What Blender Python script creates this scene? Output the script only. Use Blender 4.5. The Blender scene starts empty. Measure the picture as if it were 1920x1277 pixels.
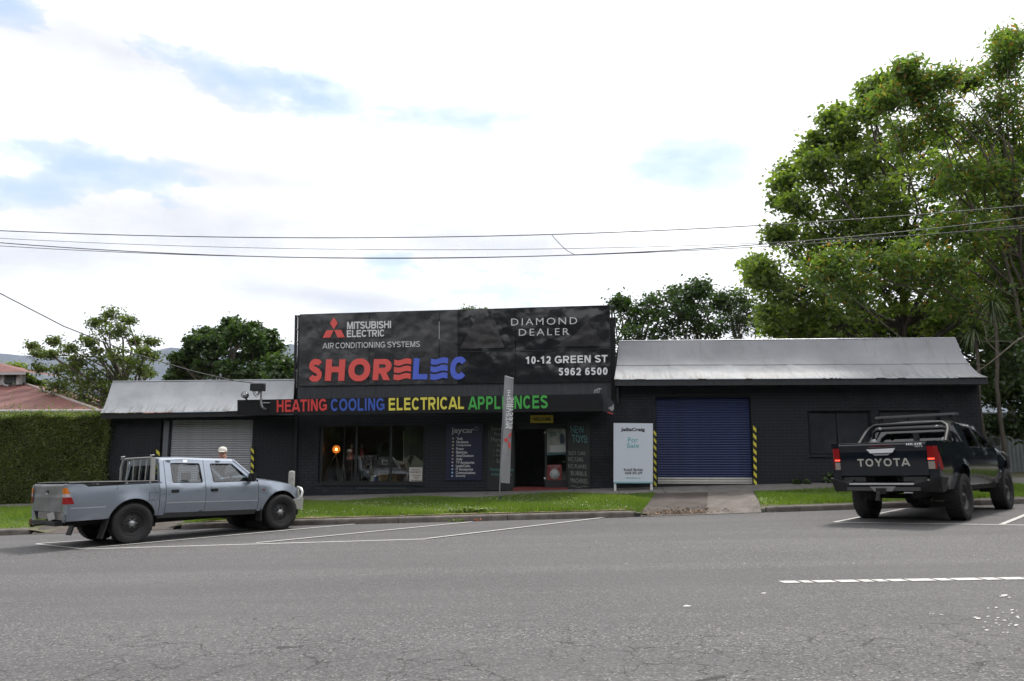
import bpy, bmesh, math, random
import numpy as np
from mathutils import Vector, Matrix, geometry
sc = bpy.context.scene
COL = sc.collection
R = math.radians

# ---------------------------------------------------------------- camera / world / sun
F, CX, CY = 1470.0, 960.0, 638.5          # focal length and centre in photo pixels (1920 wide)
PIT = math.atan(212/1470); YAW = R(5.5); EYE = 1.30
cam = bpy.data.cameras.new('camera'); camo = bpy.data.objects.new('camera', cam); COL.objects.link(camo)
cam.sensor_width = 36; cam.lens = 36*F/1920; cam.clip_end = 20000; cam.clip_start = .05
camo.location = (0, 0, EYE); camo.rotation_euler = (math.pi/2+PIT, 0, YAW)
sc.camera = camo
sc.view_settings.view_transform = 'Standard'; sc.view_settings.look = 'None'
sc.view_settings.gamma = 1; sc.view_settings.exposure = 0.75
sc.cycles.max_bounces = 8; sc.cycles.transparent_max_bounces = 24; sc.cycles.volume_bounces = 0

cp, sp = math.cos(PIT), math.sin(PIT); cw, sw = math.cos(YAW), math.sin(YAW)
def ray(px, py):
    a = (px-CX)/F; b = (CY-py)/F
    X = a; Y = cp-b*sp; Z = sp+b*cp
    return Vector((X*cw-Y*sw, X*sw+Y*cw, Z))
def onY(px, py, Y):
    r = ray(px, py); return Vector((0, 0, EYE))+r*(Y/r.y)
S_, T_ = .029, -.008
GX = S_*cw-T_*sw; GY = S_*sw+T_*cw
def plane(x, y):
    x = max(-70, min(70, x)); y = max(-40, min(60, y)); return GX*x+GY*y
def road_pt(px, py, h=0.0):
    r = ray(px, py); t = (h-EYE)/(r.z-GX*r.x-GY*r.y); return Vector((0, 0, EYE))+r*t

SUN_EL, SUN_AZ = R(58), R(32)    # azimuth measured from +Y towards +X
sun = bpy.data.lights.new('sun', 'SUN'); suno = bpy.data.objects.new('sun', sun); COL.objects.link(suno)
sun.energy = 2.5; sun.angle = R(10); sun.color = (1, .955, .89)
sd = Vector((math.sin(SUN_AZ)*math.cos(SUN_EL), math.cos(SUN_AZ)*math.cos(SUN_EL), math.sin(SUN_EL)))
suno.rotation_euler = sd.to_track_quat('Z', 'Y').to_euler(); suno.location = (0, 0, 40)

world = bpy.data.worlds.new('World'); sc.world = world; world.use_nodes = True
wn = world.node_tree; wn.nodes.clear()
def N(t, ty, **kw):
    n = t.nodes.new(ty)
    for k, v in kw.items():
        if k == 'inp':
            for kk, vv in v.items(): n.inputs[kk].default_value = vv
        else: setattr(n, k, v)
    return n
def L(t, a, b): t.links.new(a, b)
def build_world():
    t = wn
    out = N(t, 'ShaderNodeOutputWorld'); bg = N(t, 'ShaderNodeBackground'); L(t, bg.outputs[0], out.inputs[0])
    sky = N(t, 'ShaderNodeTexSky', sky_type='NISHITA', sun_disc=False, sun_elevation=SUN_EL, sun_rotation=SUN_AZ)
    sky.air_density = 1.2; sky.dust_density = 1.5; sky.altitude = 100
    tc = N(t, 'ShaderNodeTexCoord')
    def math_(op, a, b=None, c=None, clamp=False):
        n = N(t, 'ShaderNodeMath', operation=op, use_clamp=clamp)
        for i, v in enumerate((a, b, c)):
            if v is None: continue
            if isinstance(v, (int, float)): n.inputs[i].default_value = v
            else: L(t, v, n.inputs[i])
        return n.outputs[0]
    # wind-stretched noise used to fray the cloud edges
    mp = N(t, 'ShaderNodeMapping'); mp.inputs['Scale'].default_value = (2.2, 2.2, 5.5); mp.inputs['Rotation'].default_value = (0, R(18), 0)
    L(t, tc.outputs['Generated'], mp.inputs[0])
    nz = N(t, 'ShaderNodeTexNoise', inp={'Scale': 2.6, 'Detail': 9, 'Roughness': .62}); L(t, mp.outputs[0], nz.inputs['Vector'])
    nf = N(t, 'ShaderNodeTexNoise', inp={'Scale': 7.5, 'Detail': 8, 'Roughness': .65}); L(t, mp.outputs[0], nf.inputs['Vector'])
    fray = math_('ADD', math_('SUBTRACT', nz.outputs['Fac'], .5), math_('MULTIPLY', math_('SUBTRACT', nf.outputs['Fac'], .5), .9))
    def blob(px, py, rx, ry, ang):
        c = ray(px, py).normalized()
        a = (ray(px+40*math.cos(ang), py-40*math.sin(ang)).normalized()-c).normalized()
        b = c.cross(a).normalized()
        sub = N(t, 'ShaderNodeVectorMath', operation='SUBTRACT'); L(t, tc.outputs['Generated'], sub.inputs[0]); sub.inputs[1].default_value = c
        res = []
        for v, r_ in ((a, rx/F), (b, ry/F), (c, .5)):
            d = N(t, 'ShaderNodeVectorMath', operation='DOT_PRODUCT'); L(t, sub.outputs[0], d.inputs[0]); d.inputs[1].default_value = v/r_
            res.append(math_('POWER', d.outputs['Value'], 2))
        s = math_('ADD', math_('ADD', res[0], res[1]), res[2])
        return math_('SUBTRACT', 1, math_('SQRT', s))      # 1 at centre, 0 at the rim
    def union(bl):
        o = None
        for b in bl:
            v = blob(*b); o = v if o is None else math_('MAXIMUM', o, v)
        return o
    blue = union([(600, 190, 240, 40, R(-16)), (880, 228, 130, 34, R(-5)), (420, 140, 170, 28, R(-22)), (190, 310, 170, 42, R(-6)), (20, 355, 100, 32, 0),
                  (740, 505, 36, 60, R(80)), (930, 545, 150, 36, R(-3)), (1310, 305, 125, 70, R(10)), (1440, 40, 10, 10, 0), (20, 10, 60, 24, R(-20)),
                  (60, 700, 160, 30, 0)])
    bm_ = math_('ADD', math_('MULTIPLY', blue, 1.0), math_('MULTIPLY', fray, 2.6))
    bfac = math_('MULTIPLY', math_('POWER', math_('MULTIPLY_ADD', bm_, .85, -.03, clamp=True), .42), .95)
    # a few thin gaps everywhere else so the cover goes on naturally round the frame
    gap = N(t, 'ShaderNodeMapRange', inp={1: .60, 2: .78, 3: 0., 4: .5}); L(t, nz.outputs['Fac'], gap.inputs[0])
    bfac = math_('MAXIMUM', bfac, gap.outputs[0])
    grey = union([(330, 430, 360, 90, R(-6)), (900, 460, 300, 60, R(-4)), (110, 480, 300, 60, 0), (640, 560, 260, 26, R(-6)), (200, 90, 330, 60, R(-18)), (420, 330, 260, 40, R(-8))])
    gm = math_('POWER', math_('MULTIPLY_ADD', math_('ADD', grey, math_('MULTIPLY', fray, 1.5)), .9, 0, clamp=True), .35)
    cloud = N(t, 'ShaderNodeMix', data_type='RGBA'); L(t, gm, cloud.inputs[0])
    cloud.inputs[6].default_value = (.95, .95, .96, 1); cloud.inputs[7].default_value = (.535, .54, .56, 1)
    # the Nishita sky seen in the gaps
    skys = N(t, 'ShaderNodeVectorMath', operation='SCALE'); L(t, sky.outputs[0], skys.inputs[0]); skys.inputs['Scale'].default_value = .105
    veil = N(t, 'ShaderNodeMix', data_type='RGBA', inp={0: .55}); L(t, skys.outputs[0], veil.inputs[6]); veil.inputs[7].default_value = (.44, .55, .70, 1)
    mx = N(t, 'ShaderNodeMix', data_type='RGBA'); L(t, bfac, mx.inputs[0]); L(t, cloud.outputs[2], mx.inputs[6]); L(t, veil.outputs[2], mx.inputs[7])
    sep = N(t, 'ShaderNodeSeparateXYZ'); L(t, tc.outputs['Generated'], sep.inputs[0])
    low = N(t, 'ShaderNodeMapRange', inp={1: -.06, 2: 0., 3: 0., 4: 1.}); L(t, sep.outputs[2], low.inputs[0])
    fin = N(t, 'ShaderNodeMix', data_type='RGBA'); L(t, low.outputs[0], fin.inputs[0]); fin.inputs[6].default_value = (.1, .1, .09, 1); L(t, mx.outputs[2], fin.inputs[7])
    # Background strength stays in the daylight range; colours are scaled up to match it
    up = N(t, 'ShaderNodeVectorMath', operation='SCALE'); L(t, fin.outputs[2], up.inputs[0]); up.inputs['Scale'].default_value = 10
    L(t, up.outputs[0], bg.inputs[0]); bg.inputs[1].default_value = .1
build_world()

# ---------------------------------------------------------------- helpers
def tag(o, label=None, cat=None, group=None, kind=None):
    if label: o['label'] = label
    if cat: o['category'] = cat
    if group: o['group'] = group
    if kind: o['kind'] = kind
    return o
def empty(name, loc=(0, 0, 0), rot=(0, 0, 0)):
    o = bpy.data.objects.new(name, None); COL.objects.link(o); o.location = loc; o.rotation_euler = rot; return o
def link(name, me, mat=None, parent=None):
    o = bpy.data.objects.new(name, me); COL.objects.link(o)
    if mat is not None and not me.materials: me.materials.append(mat)
    if parent is not None: o.parent = parent
    return o
class MB:
    def __init__(s): s.v = []; s.f = []; s.sm = []
    def add(s, vs, fs, smooth=False):
        n = len(s.v); s.v += [tuple(v) for v in vs]; s.f += [tuple(n+i for i in f) for f in fs]; s.sm += [smooth]*len(fs); return s
    def box(s, x0, y0, z0, x1, y1, z1):
        v = [(x, y, z) for z in (z0, z1) for y in (y0, y1) for x in (x0, x1)]
        return s.add(v, [(0, 2, 3, 1), (4, 5, 7, 6), (0, 1, 5, 4), (2, 6, 7, 3), (0, 4, 6, 2), (1, 3, 7, 5)])
    def hexa(s, p):      # 8 points bottom ring then top ring (ccw)
        return s.add(p, [(3, 2, 1, 0), (4, 5, 6, 7), (0, 1, 5, 4), (1, 2, 6, 5), (2, 3, 7, 6), (3, 0, 4, 7)])
    def tube(s, pts, r, n=8, cap=True):
        pts = [Vector(p) for p in pts]; rs = r if isinstance(r, (list, tuple)) else [r]*len(pts)
        rings = []; prev = None
        for i, p in enumerate(pts):
            d = (pts[min(i+1, len(pts)-1)]-pts[max(i-1, 0)]).normalized()
            if prev is None: a = d.orthogonal().normalized()
            else:
                a = prev-d*prev.dot(d)
                a = a.normalized() if a.length > 1e-5 else d.orthogonal().normalized()
            prev = a; b = d.cross(a)
            rings.append([p+(a*math.cos(2*math.pi*k/n)+b*math.sin(2*math.pi*k/n))*rs[i] for k in range(n)])
        vs = [v for rg in rings for v in rg]; fs = []
        for i in range(len(pts)-1):
            for k in range(n): fs.append((i*n+k, i*n+(k+1) % n, (i+1)*n+(k+1) % n, (i+1)*n+k))
        s.add(vs, fs, True)
        if cap:
            s.add(rings[0], [tuple(range(n-1, -1, -1))]); s.add(rings[-1], [tuple(range(n))])
        return s
    def lathe(s, prof, o=(0, 0, 0), ax='Z', n=24, smooth=True):      # prof: (r, h)
        vs = []
        for r_, h in prof:
            for k in range(n):
                a = 2*math.pi*k/n; c, d = r_*math.cos(a), r_*math.sin(a)
                vs.append({'Z': (o[0]+c, o[1]+d, o[2]+h), 'Y': (o[0]+c, o[1]+h, o[2]+d), 'X': (o[0]+h, o[1]+c, o[2]+d)}[ax])
        fs = []
        for i in range(len(prof)-1):
            for k in range(n): fs.append((i*n+k, i*n+(k+1) % n, (i+1)*n+(k+1) % n, (i+1)*n+k))
        return s.add(vs, fs, smooth)
    def grid(s, fn, us, vs_, smooth=True):
        V = [fn(u, v) for v in vs_ for u in us]; nu = len(us)
        return s.add(V, [(j*nu+i, j*nu+i+1, (j+1)*nu+i+1, (j+1)*nu+i) for j in range(len(vs_)-1) for i in range(nu-1)], smooth)
    def prism(s, poly, h, axis='Y', at=0.0):   # poly list of 2d pts (convex or simple), thickness h
        n = len(poly)
        if axis == 'Y': a = [(x, at, z) for x, z in poly]; b = [(x, at+h, z) for x, z in poly]
        elif axis == 'X': a = [(at, y, z) for y, z in poly]; b = [(at+h, y, z) for y, z in poly]
        else: a = [(x, y, at) for x, y in poly]; b = [(x, y, at+h) for x, y in poly]
        return s.add(a+b, [tuple(range(n)), tuple(range(2*n-1, n-1, -1))]+[(i, n+i, n+(i+1) % n, (i+1) % n) for i in range(n)])
    def build(s, name, mat, parent=None, bevel=0, fix=True):
        me = bpy.data.meshes.new(name); me.from_pydata(s.v, [], s.f)
        me.polygons.foreach_set('use_smooth', s.sm)
        if fix or bevel:
            bm = bmesh.new(); bm.from_mesh(me); bmesh.ops.recalc_face_normals(bm, faces=bm.faces)
            if bevel:
                es = [e for e in bm.edges if len(e.link_faces) == 2 and e.calc_face_angle(0) > R(40)]
                if es: bmesh.ops.bevel(bm, geom=es, offset=bevel, segments=2, affect='EDGES', clamp_overlap=True)
            bm.to_mesh(me); bm.free()
        me.update(); o = link(name, me, mat, parent); return o
def rename(o, n): o.name = n; return o

# materials ---------------------------------------------------------------------------
def mat(name, col, rough=.6, metal=0, var=0, vscale=6, bump=0, bscale=40, spec=.5, coat=0, emit=None, estr=0, stretch=(1, 1, 1), col2=None, trans=0, alpha=None):
    m = bpy.data.materials.new(name); m.use_nodes = True; t = m.node_tree; p = t.nodes['Principled BSDF']
    p.inputs['Base Color'].default_value = (*col, 1); p.inputs['Roughness'].default_value = rough; p.inputs['Metallic'].default_value = metal
    p.inputs['Specular IOR Level'].default_value = spec; p.inputs['Coat Weight'].default_value = coat; p.inputs['Coat Roughness'].default_value = .06
    if emit: p.inputs['Emission Color'].default_value = (*emit, 1); p.inputs['Emission Strength'].default_value = estr
    tc = N(t, 'ShaderNodeTexCoord'); mp = N(t, 'ShaderNodeMapping'); mp.inputs['Scale'].default_value = stretch; L(t, tc.outputs['Object'], mp.inputs[0])
    if var or col2:
        nz = N(t, 'ShaderNodeTexNoise', inp={'Scale': vscale, 'Detail': 6, 'Roughness': .65}); L(t, mp.outputs[0], nz.inputs['Vector'])
        mr = N(t, 'ShaderNodeMapRange', inp={1: .3, 2: .7}); L(t, nz.outputs['Fac'], mr.inputs[0])
        mx = N(t, 'ShaderNodeMix', data_type='RGBA'); L(t, mr.outputs[0], mx.inputs[0])
        c2 = col2 or tuple(c*(1-var) for c in col); c1 = col if col2 else tuple(c*(1+var) for c in col)
        mx.inputs[6].default_value = (*c1, 1); mx.inputs[7].default_value = (*c2, 1); L(t, mx.outputs[2], p.inputs['Base Color'])
        rr = N(t, 'ShaderNodeMapRange', inp={1: .3, 2: .7, 3: max(0, rough-.08), 4: min(1, rough+.08)}); L(t, nz.outputs['Fac'], rr.inputs[0]); L(t, rr.outputs[0], p.inputs['Roughness'])
    if bump:
        nb = N(t, 'ShaderNodeTexNoise', inp={'Scale': bscale, 'Detail': 4}); L(t, mp.outputs[0], nb.inputs['Vector'])
        b = N(t, 'ShaderNodeBump', inp={'Strength': 1.0, 'Distance': bump}); L(t, nb.outputs['Fac'], b.inputs['Height']); L(t, b.outputs[0], p.inputs['Normal'])
    return m
def glassmat(name, tint=(.7, .75, .75), refl=.12, rough=0.0):
    m = bpy.data.materials.new(name); m.use_nodes = True; t = m.node_tree; t.nodes.clear()
    o = N(t, 'ShaderNodeOutputMaterial'); mx = N(t, 'ShaderNodeMixShader'); tr = N(t, 'ShaderNodeBsdfTransparent'); gl = N(t, 'ShaderNodeBsdfGlossy')
    tr.inputs[0].default_value = (*tint, 1); gl.inputs['Roughness'].default_value = rough; gl.inputs[0].default_value = (1, 1, 1, 1)
    fr = N(t, 'ShaderNodeFresnel', inp={0: 1.5}); ad = N(t, 'ShaderNodeMath', operation='MULTIPLY_ADD', use_clamp=True, inp={1: 1.1, 2: refl}); L(t, fr.outputs[0], ad.inputs[0])
    L(t, ad.outputs[0], mx.inputs[0]); L(t, tr.outputs[0], mx.inputs[1]); L(t, gl.outputs[0], mx.inputs[2]); L(t, mx.outputs[0], o.inputs[0])
    return m
def leafmat(name, c1, c2, c3=None, trans=.38, rough=.5):
    m = bpy.data.materials.new(name); m.use_nodes = True; t = m.node_tree; t.nodes.clear()
    o = N(t, 'ShaderNodeOutputMaterial'); at = N(t, 'ShaderNodeAttribute', attribute_name='tint')
    cr = N(t, 'ShaderNodeValToRGB'); e = cr.color_ramp.elements; e[0].color = (*c1, 1); e[0].position = .1; e[1].color = (*c2, 1); e[1].position = .85
    if c3: x = cr.color_ramp.elements.new(.97); x.color = (*c3, 1)
    L(t, at.outputs['Fac'], cr.inputs[0])
    d = N(t, 'ShaderNodeBsdfDiffuse'); tl = N(t, 'ShaderNodeBsdfTranslucent'); g = N(t, 'ShaderNodeBsdfGlossy', inp={'Roughness': rough})
    L(t, cr.outputs[0], d.inputs[0])
    w = N(t, 'ShaderNodeMix', data_type='RGBA', blend_type='MULTIPLY', inp={0: 1.}); L(t, cr.outputs[0], w.inputs[6]); w.inputs[7].default_value = (1.5, 1.7, .6, 1); L(t, w.outputs[2], tl.inputs[0])
    m1 = N(t, 'ShaderNodeMixShader', inp={0: trans}); L(t, d.outputs[0], m1.inputs[1]); L(t, tl.outputs[0], m1.inputs[2])
    m2 = N(t, 'ShaderNodeMixShader', inp={0: .04}); L(t, m1.outputs[0], m2.inputs[1]); L(t, g.outputs[0], m2.inputs[2]); L(t, m2.outputs[0], o.inputs[0])
    return m

def asphalt_mat():
    m = bpy.data.materials.new('asphalt'); m.use_nodes = True; t = m.node_tree; p = t.nodes['Principled BSDF']
    tc = N(t, 'ShaderNodeTexCoord'); P = tc.outputs['Object']
    def noise(sc_, d=4, r_=.6, v=P):
        n = N(t, 'ShaderNodeTexNoise', inp={'Scale': sc_, 'Detail': d, 'Roughness': r_}); L(t, v, n.inputs['Vector']); return n
    def mr(src, a, b, c=0, d=1):
        n = N(t, 'ShaderNodeMapRange', inp={1: a, 2: b, 3: c, 4: d}); L(t, src, n.inputs[0]); return n.outputs[0]
    def mul(a, b, op='MULTIPLY'):
        n = N(t, 'ShaderNodeMath', operation=op)
        for i, v in enumerate((a, b)):
            if isinstance(v, (int, float)): n.inputs[i].default_value = v
            else: L(t, v, n.inputs[i])
        return n.outputs[0]
    def mix(f, a, b):
        n = N(t, 'ShaderNodeMix', data_type='RGBA'); L(t, f, n.inputs[0])
        for i, v in ((6, a), (7, b)):
            if isinstance(v, tuple): n.inputs[i].default_value = (*v, 1)
            else: L(t, v, n.inputs[i])
        return n.outputs[2]
    # stones: bright and dark chips
    vo = N(t, 'ShaderNodeTexVoronoi', inp={'Scale': 75.}); L(t, P, vo.inputs['Vector'])
    sep = N(t, 'ShaderNodeSeparateColor'); L(t, vo.outputs['Color'], sep.inputs[0])
    base = mix(mr(sep.outputs[0], .1, .95), (.050, .049, .051), (.137, .134, .136))
    base = mix(mr(sep.outputs[1], .93, .96), base, (.25, .245, .235))
    fine = noise(160, 3)
    base = mix(mr(fine.outputs['Fac'], .35, .5, .35, 0), base, (.034, .034, .035))
    big = noise(.35, 5, .55); base = mix(mr(big.outputs['Fac'], .38, .64, 0, .40), base, (.122, .119, .120))
    # long worn wheel bands along the road
    mp = N(t, 'ShaderNodeMapping'); mp.inputs['Scale'].default_value = (.04, .9, 1); mp.inputs['Rotation'].default_value = (0, 0, R(-3)); L(t, P, mp.inputs[0])
    band = noise(1.0, 3, .5, mp.outputs[0]); base = mix(mr(band.outputs['Fac'], .42, .62, 0, .45), base, (.066, .064, .066))
    # crack network, strongest near the viewer
    wv = noise(2.2, 5); ad = N(t, 'ShaderNodeVectorMath', operation='MULTIPLY_ADD'); L(t, wv.outputs['Color'], ad.inputs[0]); ad.inputs[1].default_value = (.42, .42, 0); L(t, P, ad.inputs[2])
    masks = []
    for s_, w_ in ((1.8, .009), (4.2, .012)):
        v2 = N(t, 'ShaderNodeTexVoronoi', feature='DISTANCE_TO_EDGE', inp={'Scale': s_}); L(t, ad.outputs[0], v2.inputs['Vector']); masks.append(mr(v2.outputs['Distance'], w_*.3, w_, 1, 0))
    ck = mul(masks[0], masks[1], 'MAXIMUM')
    area = noise(.55, 3); sx = N(t, 'ShaderNodeSeparateXYZ'); L(t, P, sx.inputs[0])
    near = mr(sx.outputs[1], 5.6, 8.6, .20, -.24); am = mr(mul(area.outputs['Fac'], near, 'ADD'), .56, .66)
    brk = noise(5, 3); am = mul(am, mr(brk.outputs['Fac'], .38, .55))
    ck = mul(ck, am); base = mix(mul(ck, .8), base, (.018, .017, .017))
    L(t, base, p.inputs['Base Color']); p.inputs['Roughness'].default_value = .82; p.inputs['Specular IOR Level'].default_value = .35
    hh = mul(mul(sep.outputs[0], 1.0), mul(ck, 3.0), 'SUBTRACT')
    b = N(t, 'ShaderNodeBump', inp={'Strength': .55, 'Distance': .006}); L(t, hh, b.inputs['Height']); L(t, b.outputs[0], p.inputs['Normal'])
    return m
def roofmat(name, base=(.42, .43, .45), ribs=0, rust=.35, metal=.25, rough=.48):
    m = bpy.data.materials.new(name); m.use_nodes = True; t = m.node_tree; p = t.nodes['Principled BSDF']
    tc = N(t, 'ShaderNodeTexCoord'); mp = N(t, 'ShaderNodeMapping'); mp.inputs['Scale'].default_value = (3.0, .5, .35); L(t, tc.outputs['Object'], mp.inputs[0])
    st = N(t, 'ShaderNodeTexNoise', inp={'Scale': 2.2, 'Detail': 8, 'Roughness': .7}); L(t, mp.outputs[0], st.inputs['Vector'])
    nb = N(t, 'ShaderNodeTexNoise', inp={'Scale': .9, 'Detail': 5}); L(t, tc.outputs['Object'], nb.inputs['Vector'])
    m1 = N(t, 'ShaderNodeMapRange', inp={1: .35, 2: .7}); L(t, nb.outputs['Fac'], m1.inputs[0])
    mx = N(t, 'ShaderNodeMix', data_type='RGBA'); L(t, m1.outputs[0], mx.inputs[0]); mx.inputs[6].default_value = (*base, 1); mx.inputs[7].default_value = (*[c*.78 for c in base], 1)
    m2 = N(t, 'ShaderNodeMapRange', inp={1: .56, 2: .72, 3: 0, 4: rust}); L(t, st.outputs['Fac'], m2.inputs[0])
    mx2 = N(t, 'ShaderNodeMix', data_type='RGBA'); L(t, m2.outputs[0], mx2.inputs[0]); L(t, mx.outputs[2], mx2.inputs[6]); mx2.inputs[7].default_value = (.14, .12, .10, 1)
    # rusty / mouldy drips gathering along the lower edge
    uv = N(t, 'ShaderNodeAttribute', attribute_name='low'); m3 = N(t, 'ShaderNodeMath', operation='MULTIPLY'); L(t, uv.outputs['Fac'], m3.inputs[0])
    mp2 = N(t, 'ShaderNodeMapping'); mp2.inputs['Scale'].default_value = (9, 1, 1.2); L(t, tc.outputs['Object'], mp2.inputs[0])
    dr = N(t, 'ShaderNodeTexNoise', inp={'Scale': 1.5, 'Detail': 6, 'Roughness': .7}); L(t, mp2.outputs[0], dr.inputs['Vector'])
    m4 = N(t, 'ShaderNodeMapRange', inp={1: .46, 2: .60, 3: 0, 4: .85}); L(t, dr.outputs['Fac'], m4.inputs[0]); L(t, m4.outputs[0], m3.inputs[1])
    mx3 = N(t, 'ShaderNodeMix', data_type='RGBA'); L(t, m3.outputs[0], mx3.inputs[0]); L(t, mx2.outputs[2], mx3.inputs[6]); mx3.inputs[7].default_value = (.10, .095, .08, 1)
    L(t, mx3.outputs[2], p.inputs['Base Color']); p.inputs['Metallic'].default_value = metal; p.inputs['Roughness'].default_value = rough
    h = None
    wv = N(t, 'ShaderNodeTexNoise', inp={'Scale': 1.4, 'Detail': 2}); L(t, tc.outputs['Object'], wv.inputs['Vector'])
    b0 = N(t, 'ShaderNodeBump', inp={'Strength': 1, 'Distance': .05}); L(t, wv.outputs['Fac'], b0.inputs['Height'])
    if ribs:
        w = N(t, 'ShaderNodeTexWave', bands_direction='X', inp={'Scale': ribs, 'Distortion': 0}); L(t, tc.outputs['Object'], w.inputs['Vector'])
        b1 = N(t, 'ShaderNodeBump', inp={'Strength': .6, 'Distance': .008}); L(t, w.outputs['Fac'], b1.inputs['Height']); L(t, b0.outputs[0], b1.inputs['Normal']); L(t, b1.outputs[0], p.inputs['Normal'])
    else: L(t, b0.outputs[0], p.inputs['Normal'])
    return m
def signmat(name, col, rough=.16):
    m = mat(name, col, rough, spec=.6, var=.15, vscale=1.5)
    t = m.node_tree; p = t.nodes['Principled BSDF']; tc = N(t, 'ShaderNodeTexCoord')
    nz = N(t, 'ShaderNodeTexNoise', inp={'Scale': 1.1, 'Detail': 2.5, 'Roughness': .5}); L(t, tc.outputs['Object'], nz.inputs['Vector'])
    b = N(t, 'ShaderNodeBump', inp={'Strength': 1, 'Distance': .10}); L(t, nz.outputs['Fac'], b.inputs['Height']); L(t, b.outputs[0], p.inputs['Normal'])
    return m
M = {}
M['asphalt'] = asphalt_mat()
M['paint'] = mat('road_paint', (.46, .455, .44), .8, var=.22, vscale=25, bump=.002, bscale=120)
M['concrete'] = mat('concrete', (.135, .128, .12), .9, var=.25, vscale=3, bump=.003, bscale=60)
M['kerb'] = mat('kerb_concrete', (.13, .115, .105), .92, var=.4, vscale=3.5, bump=.006, bscale=25)
M['drive'] = mat('driveway_asphalt', (.062, .050, .044), .92, var=.35, vscale=1.6, bump=.006, bscale=50)
M['drive2'] = mat('driveway_concrete', (.118, .103, .092), .92, var=.3, vscale=2.2, bump=.004, bscale=60)
M['soil'] = mat('soil', (.12, .10, .07), .95, var=.3, vscale=5, bump=.01, bscale=30, col2=(.055, .075, .022))
M['dirt'] = mat('dirt', (.27, .20, .145), .95, var=.3, vscale=8, bump=.008, bscale=50)
M['brick'] = mat('painted_brick', (.0225, .024, .029), .7, spec=.25, var=.35, vscale=1.3, bump=.0015, bscale=90)
M['mortar'] = mat('painted_mortar', (.0125, .0135, .017), .8, spec=.2, var=.2, vscale=4)
M['darktrim'] = mat('dark_trim', (.012, .012, .015), .5, var=.2, vscale=3)
M['fascia'] = mat('fascia_paint', (.024, .026, .032), .55, var=.35, vscale=5, stretch=(5, 1, .6))
M['black'] = mat('black_paint', (.010, .010, .012), .45)
M['awn'] = mat('awning_black', (.009, .009, .011), .4, spec=.3, var=.3, vscale=1.2)
M['signblack'] = signmat('sign_black', (.014, .014, .017), .2)
M['signgrey'] = signmat('sign_grey', (.030, .030, .034), .28)
M['signfaint'] = signmat('sign_faint_grey', (.022, .020, .023), .3)
M['roofL'] = roofmat('roof_left', (.345, .362, .385), ribs=0, rust=.30, metal=.0, rough=.6)
M['roofR'] = roofmat('roof_right', (.265, .275, .295), ribs=0, rust=.45, metal=.0, rough=.62)
M['shutter'] = mat('shutter_metal', (.30, .305, .33), .5, metal=.15, var=.12, vscale=3)
M['shutterblue'] = mat('shutter_blue', (.007, .0165, .080), .45, var=.3, vscale=2.5)
M['shutterwhite'] = mat('shutter_offwhite', (.42, .41, .39), .5, var=.15, vscale=4)
M['metal'] = mat('dull_metal', (.30, .31, .33), .4, metal=.7, var=.1)
M['chrome'] = mat('chrome', (.75, .76, .78), .12, metal=1)
M['glass'] = glassmat('shop_glass', (.86, .88, .86), .0)
M['white'] = mat('white_paint', (.72, .73, .75), .5, var=.04)
M['red'] = mat('sign_red', (.60, .045, .045), .45); M['shred'] = mat('shorelec_red', (.66, .085, .075), .42)
M['blue'] = mat('sign_blue', (.035, .09, .42), .45); M['shblue'] = mat('shorelec_blue', (.07, .12, .56), .42)
M['yellow'] = mat('sign_yellow', (.68, .60, .08), .5); M['green'] = mat('sign_green', (.05, .36, .06), .5)
M['txt'] = mat('sign_white', (.60, .60, .62), .5); M['txtgrey'] = mat('sign_pale_grey', (.33, .33, .35), .5)
M['teal'] = mat('sign_teal', (.10, .42, .46), .5); M['ink'] = mat('ink', (.02, .02, .025), .6)
M['hazyel'] = mat('hazard_yellow', (.62, .56, .06), .5, var=.1); M['hazblk'] = mat('hazard_black', (.012, .012, .012), .5)
M['rubber'] = mat('rubber', (.013, .013, .014), .75, bump=.002, bscale=60)
M['under'] = mat('underbody', (.012, .011, .010), .85)
M['bark'] = mat('bark', (.085, .07, .055), .9, var=.4, vscale=6, bump=.02, bscale=14, stretch=(3, 3, .6))
M['barkpale'] = mat('bark_pale', (.15, .13, .105), .9, var=.35, vscale=5, bump=.02, bscale=12)

# text ---------------------------------------------------------------------------------
def text_mesh(s, bold=0.0, spacing=1.0, extrude=0.0):
    cu = bpy.data.curves.new('t', 'FONT'); cu.body = s; cu.offset = bold; cu.space_character = spacing; cu.extrude = extrude; cu.resolution_u = 3
    ob = bpy.data.objects.new('t', cu); COL.objects.link(ob); bpy.context.view_layer.update()
    me = bpy.data.meshes.new_from_object(ob.evaluated_get(bpy.context.evaluated_depsgraph_get()))
    bpy.data.objects.remove(ob); bpy.data.curves.remove(cu)
    return me
def text_map(s, fn, mt, parent, bold=0.0, spacing=1.0, name='lettering', thick=.004, box=None):
    """fn(u, v, w) -> point; u, v in 0..1 over the text's bounding box, w in 0..1 through its thickness"""
    me = text_mesh(s, bold, spacing, .01)
    co = np.empty(len(me.vertices)*3); me.vertices.foreach_get('co', co); co = co.reshape(-1, 3)
    mn, mxx = co.min(0), co.max(0)
    if box: mn[1], mxx[1] = box
    uvw = (co-mn)/(mxx-mn+1e-9)
    out = np.array([fn(*q) for q in uvw]); me.vertices.foreach_set('co', out.ravel())
    me.update(); me.materials.clear()
    return link(name, me, mt, parent)
def quadmap(q, Y, thick=.006):
    """q: photo corners TL, TR, BR, BL of the lettering on the vertical plane Y"""
    P = [onY(x, y, Y) for x, y in q]
    def fn(u, v, w):
        top = P[0].lerp(P[1], u); bot = P[3].lerp(P[2], u); p = bot.lerp(top, v); return (p.x, p.y-thick*w, p.z)
    return fn
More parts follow.
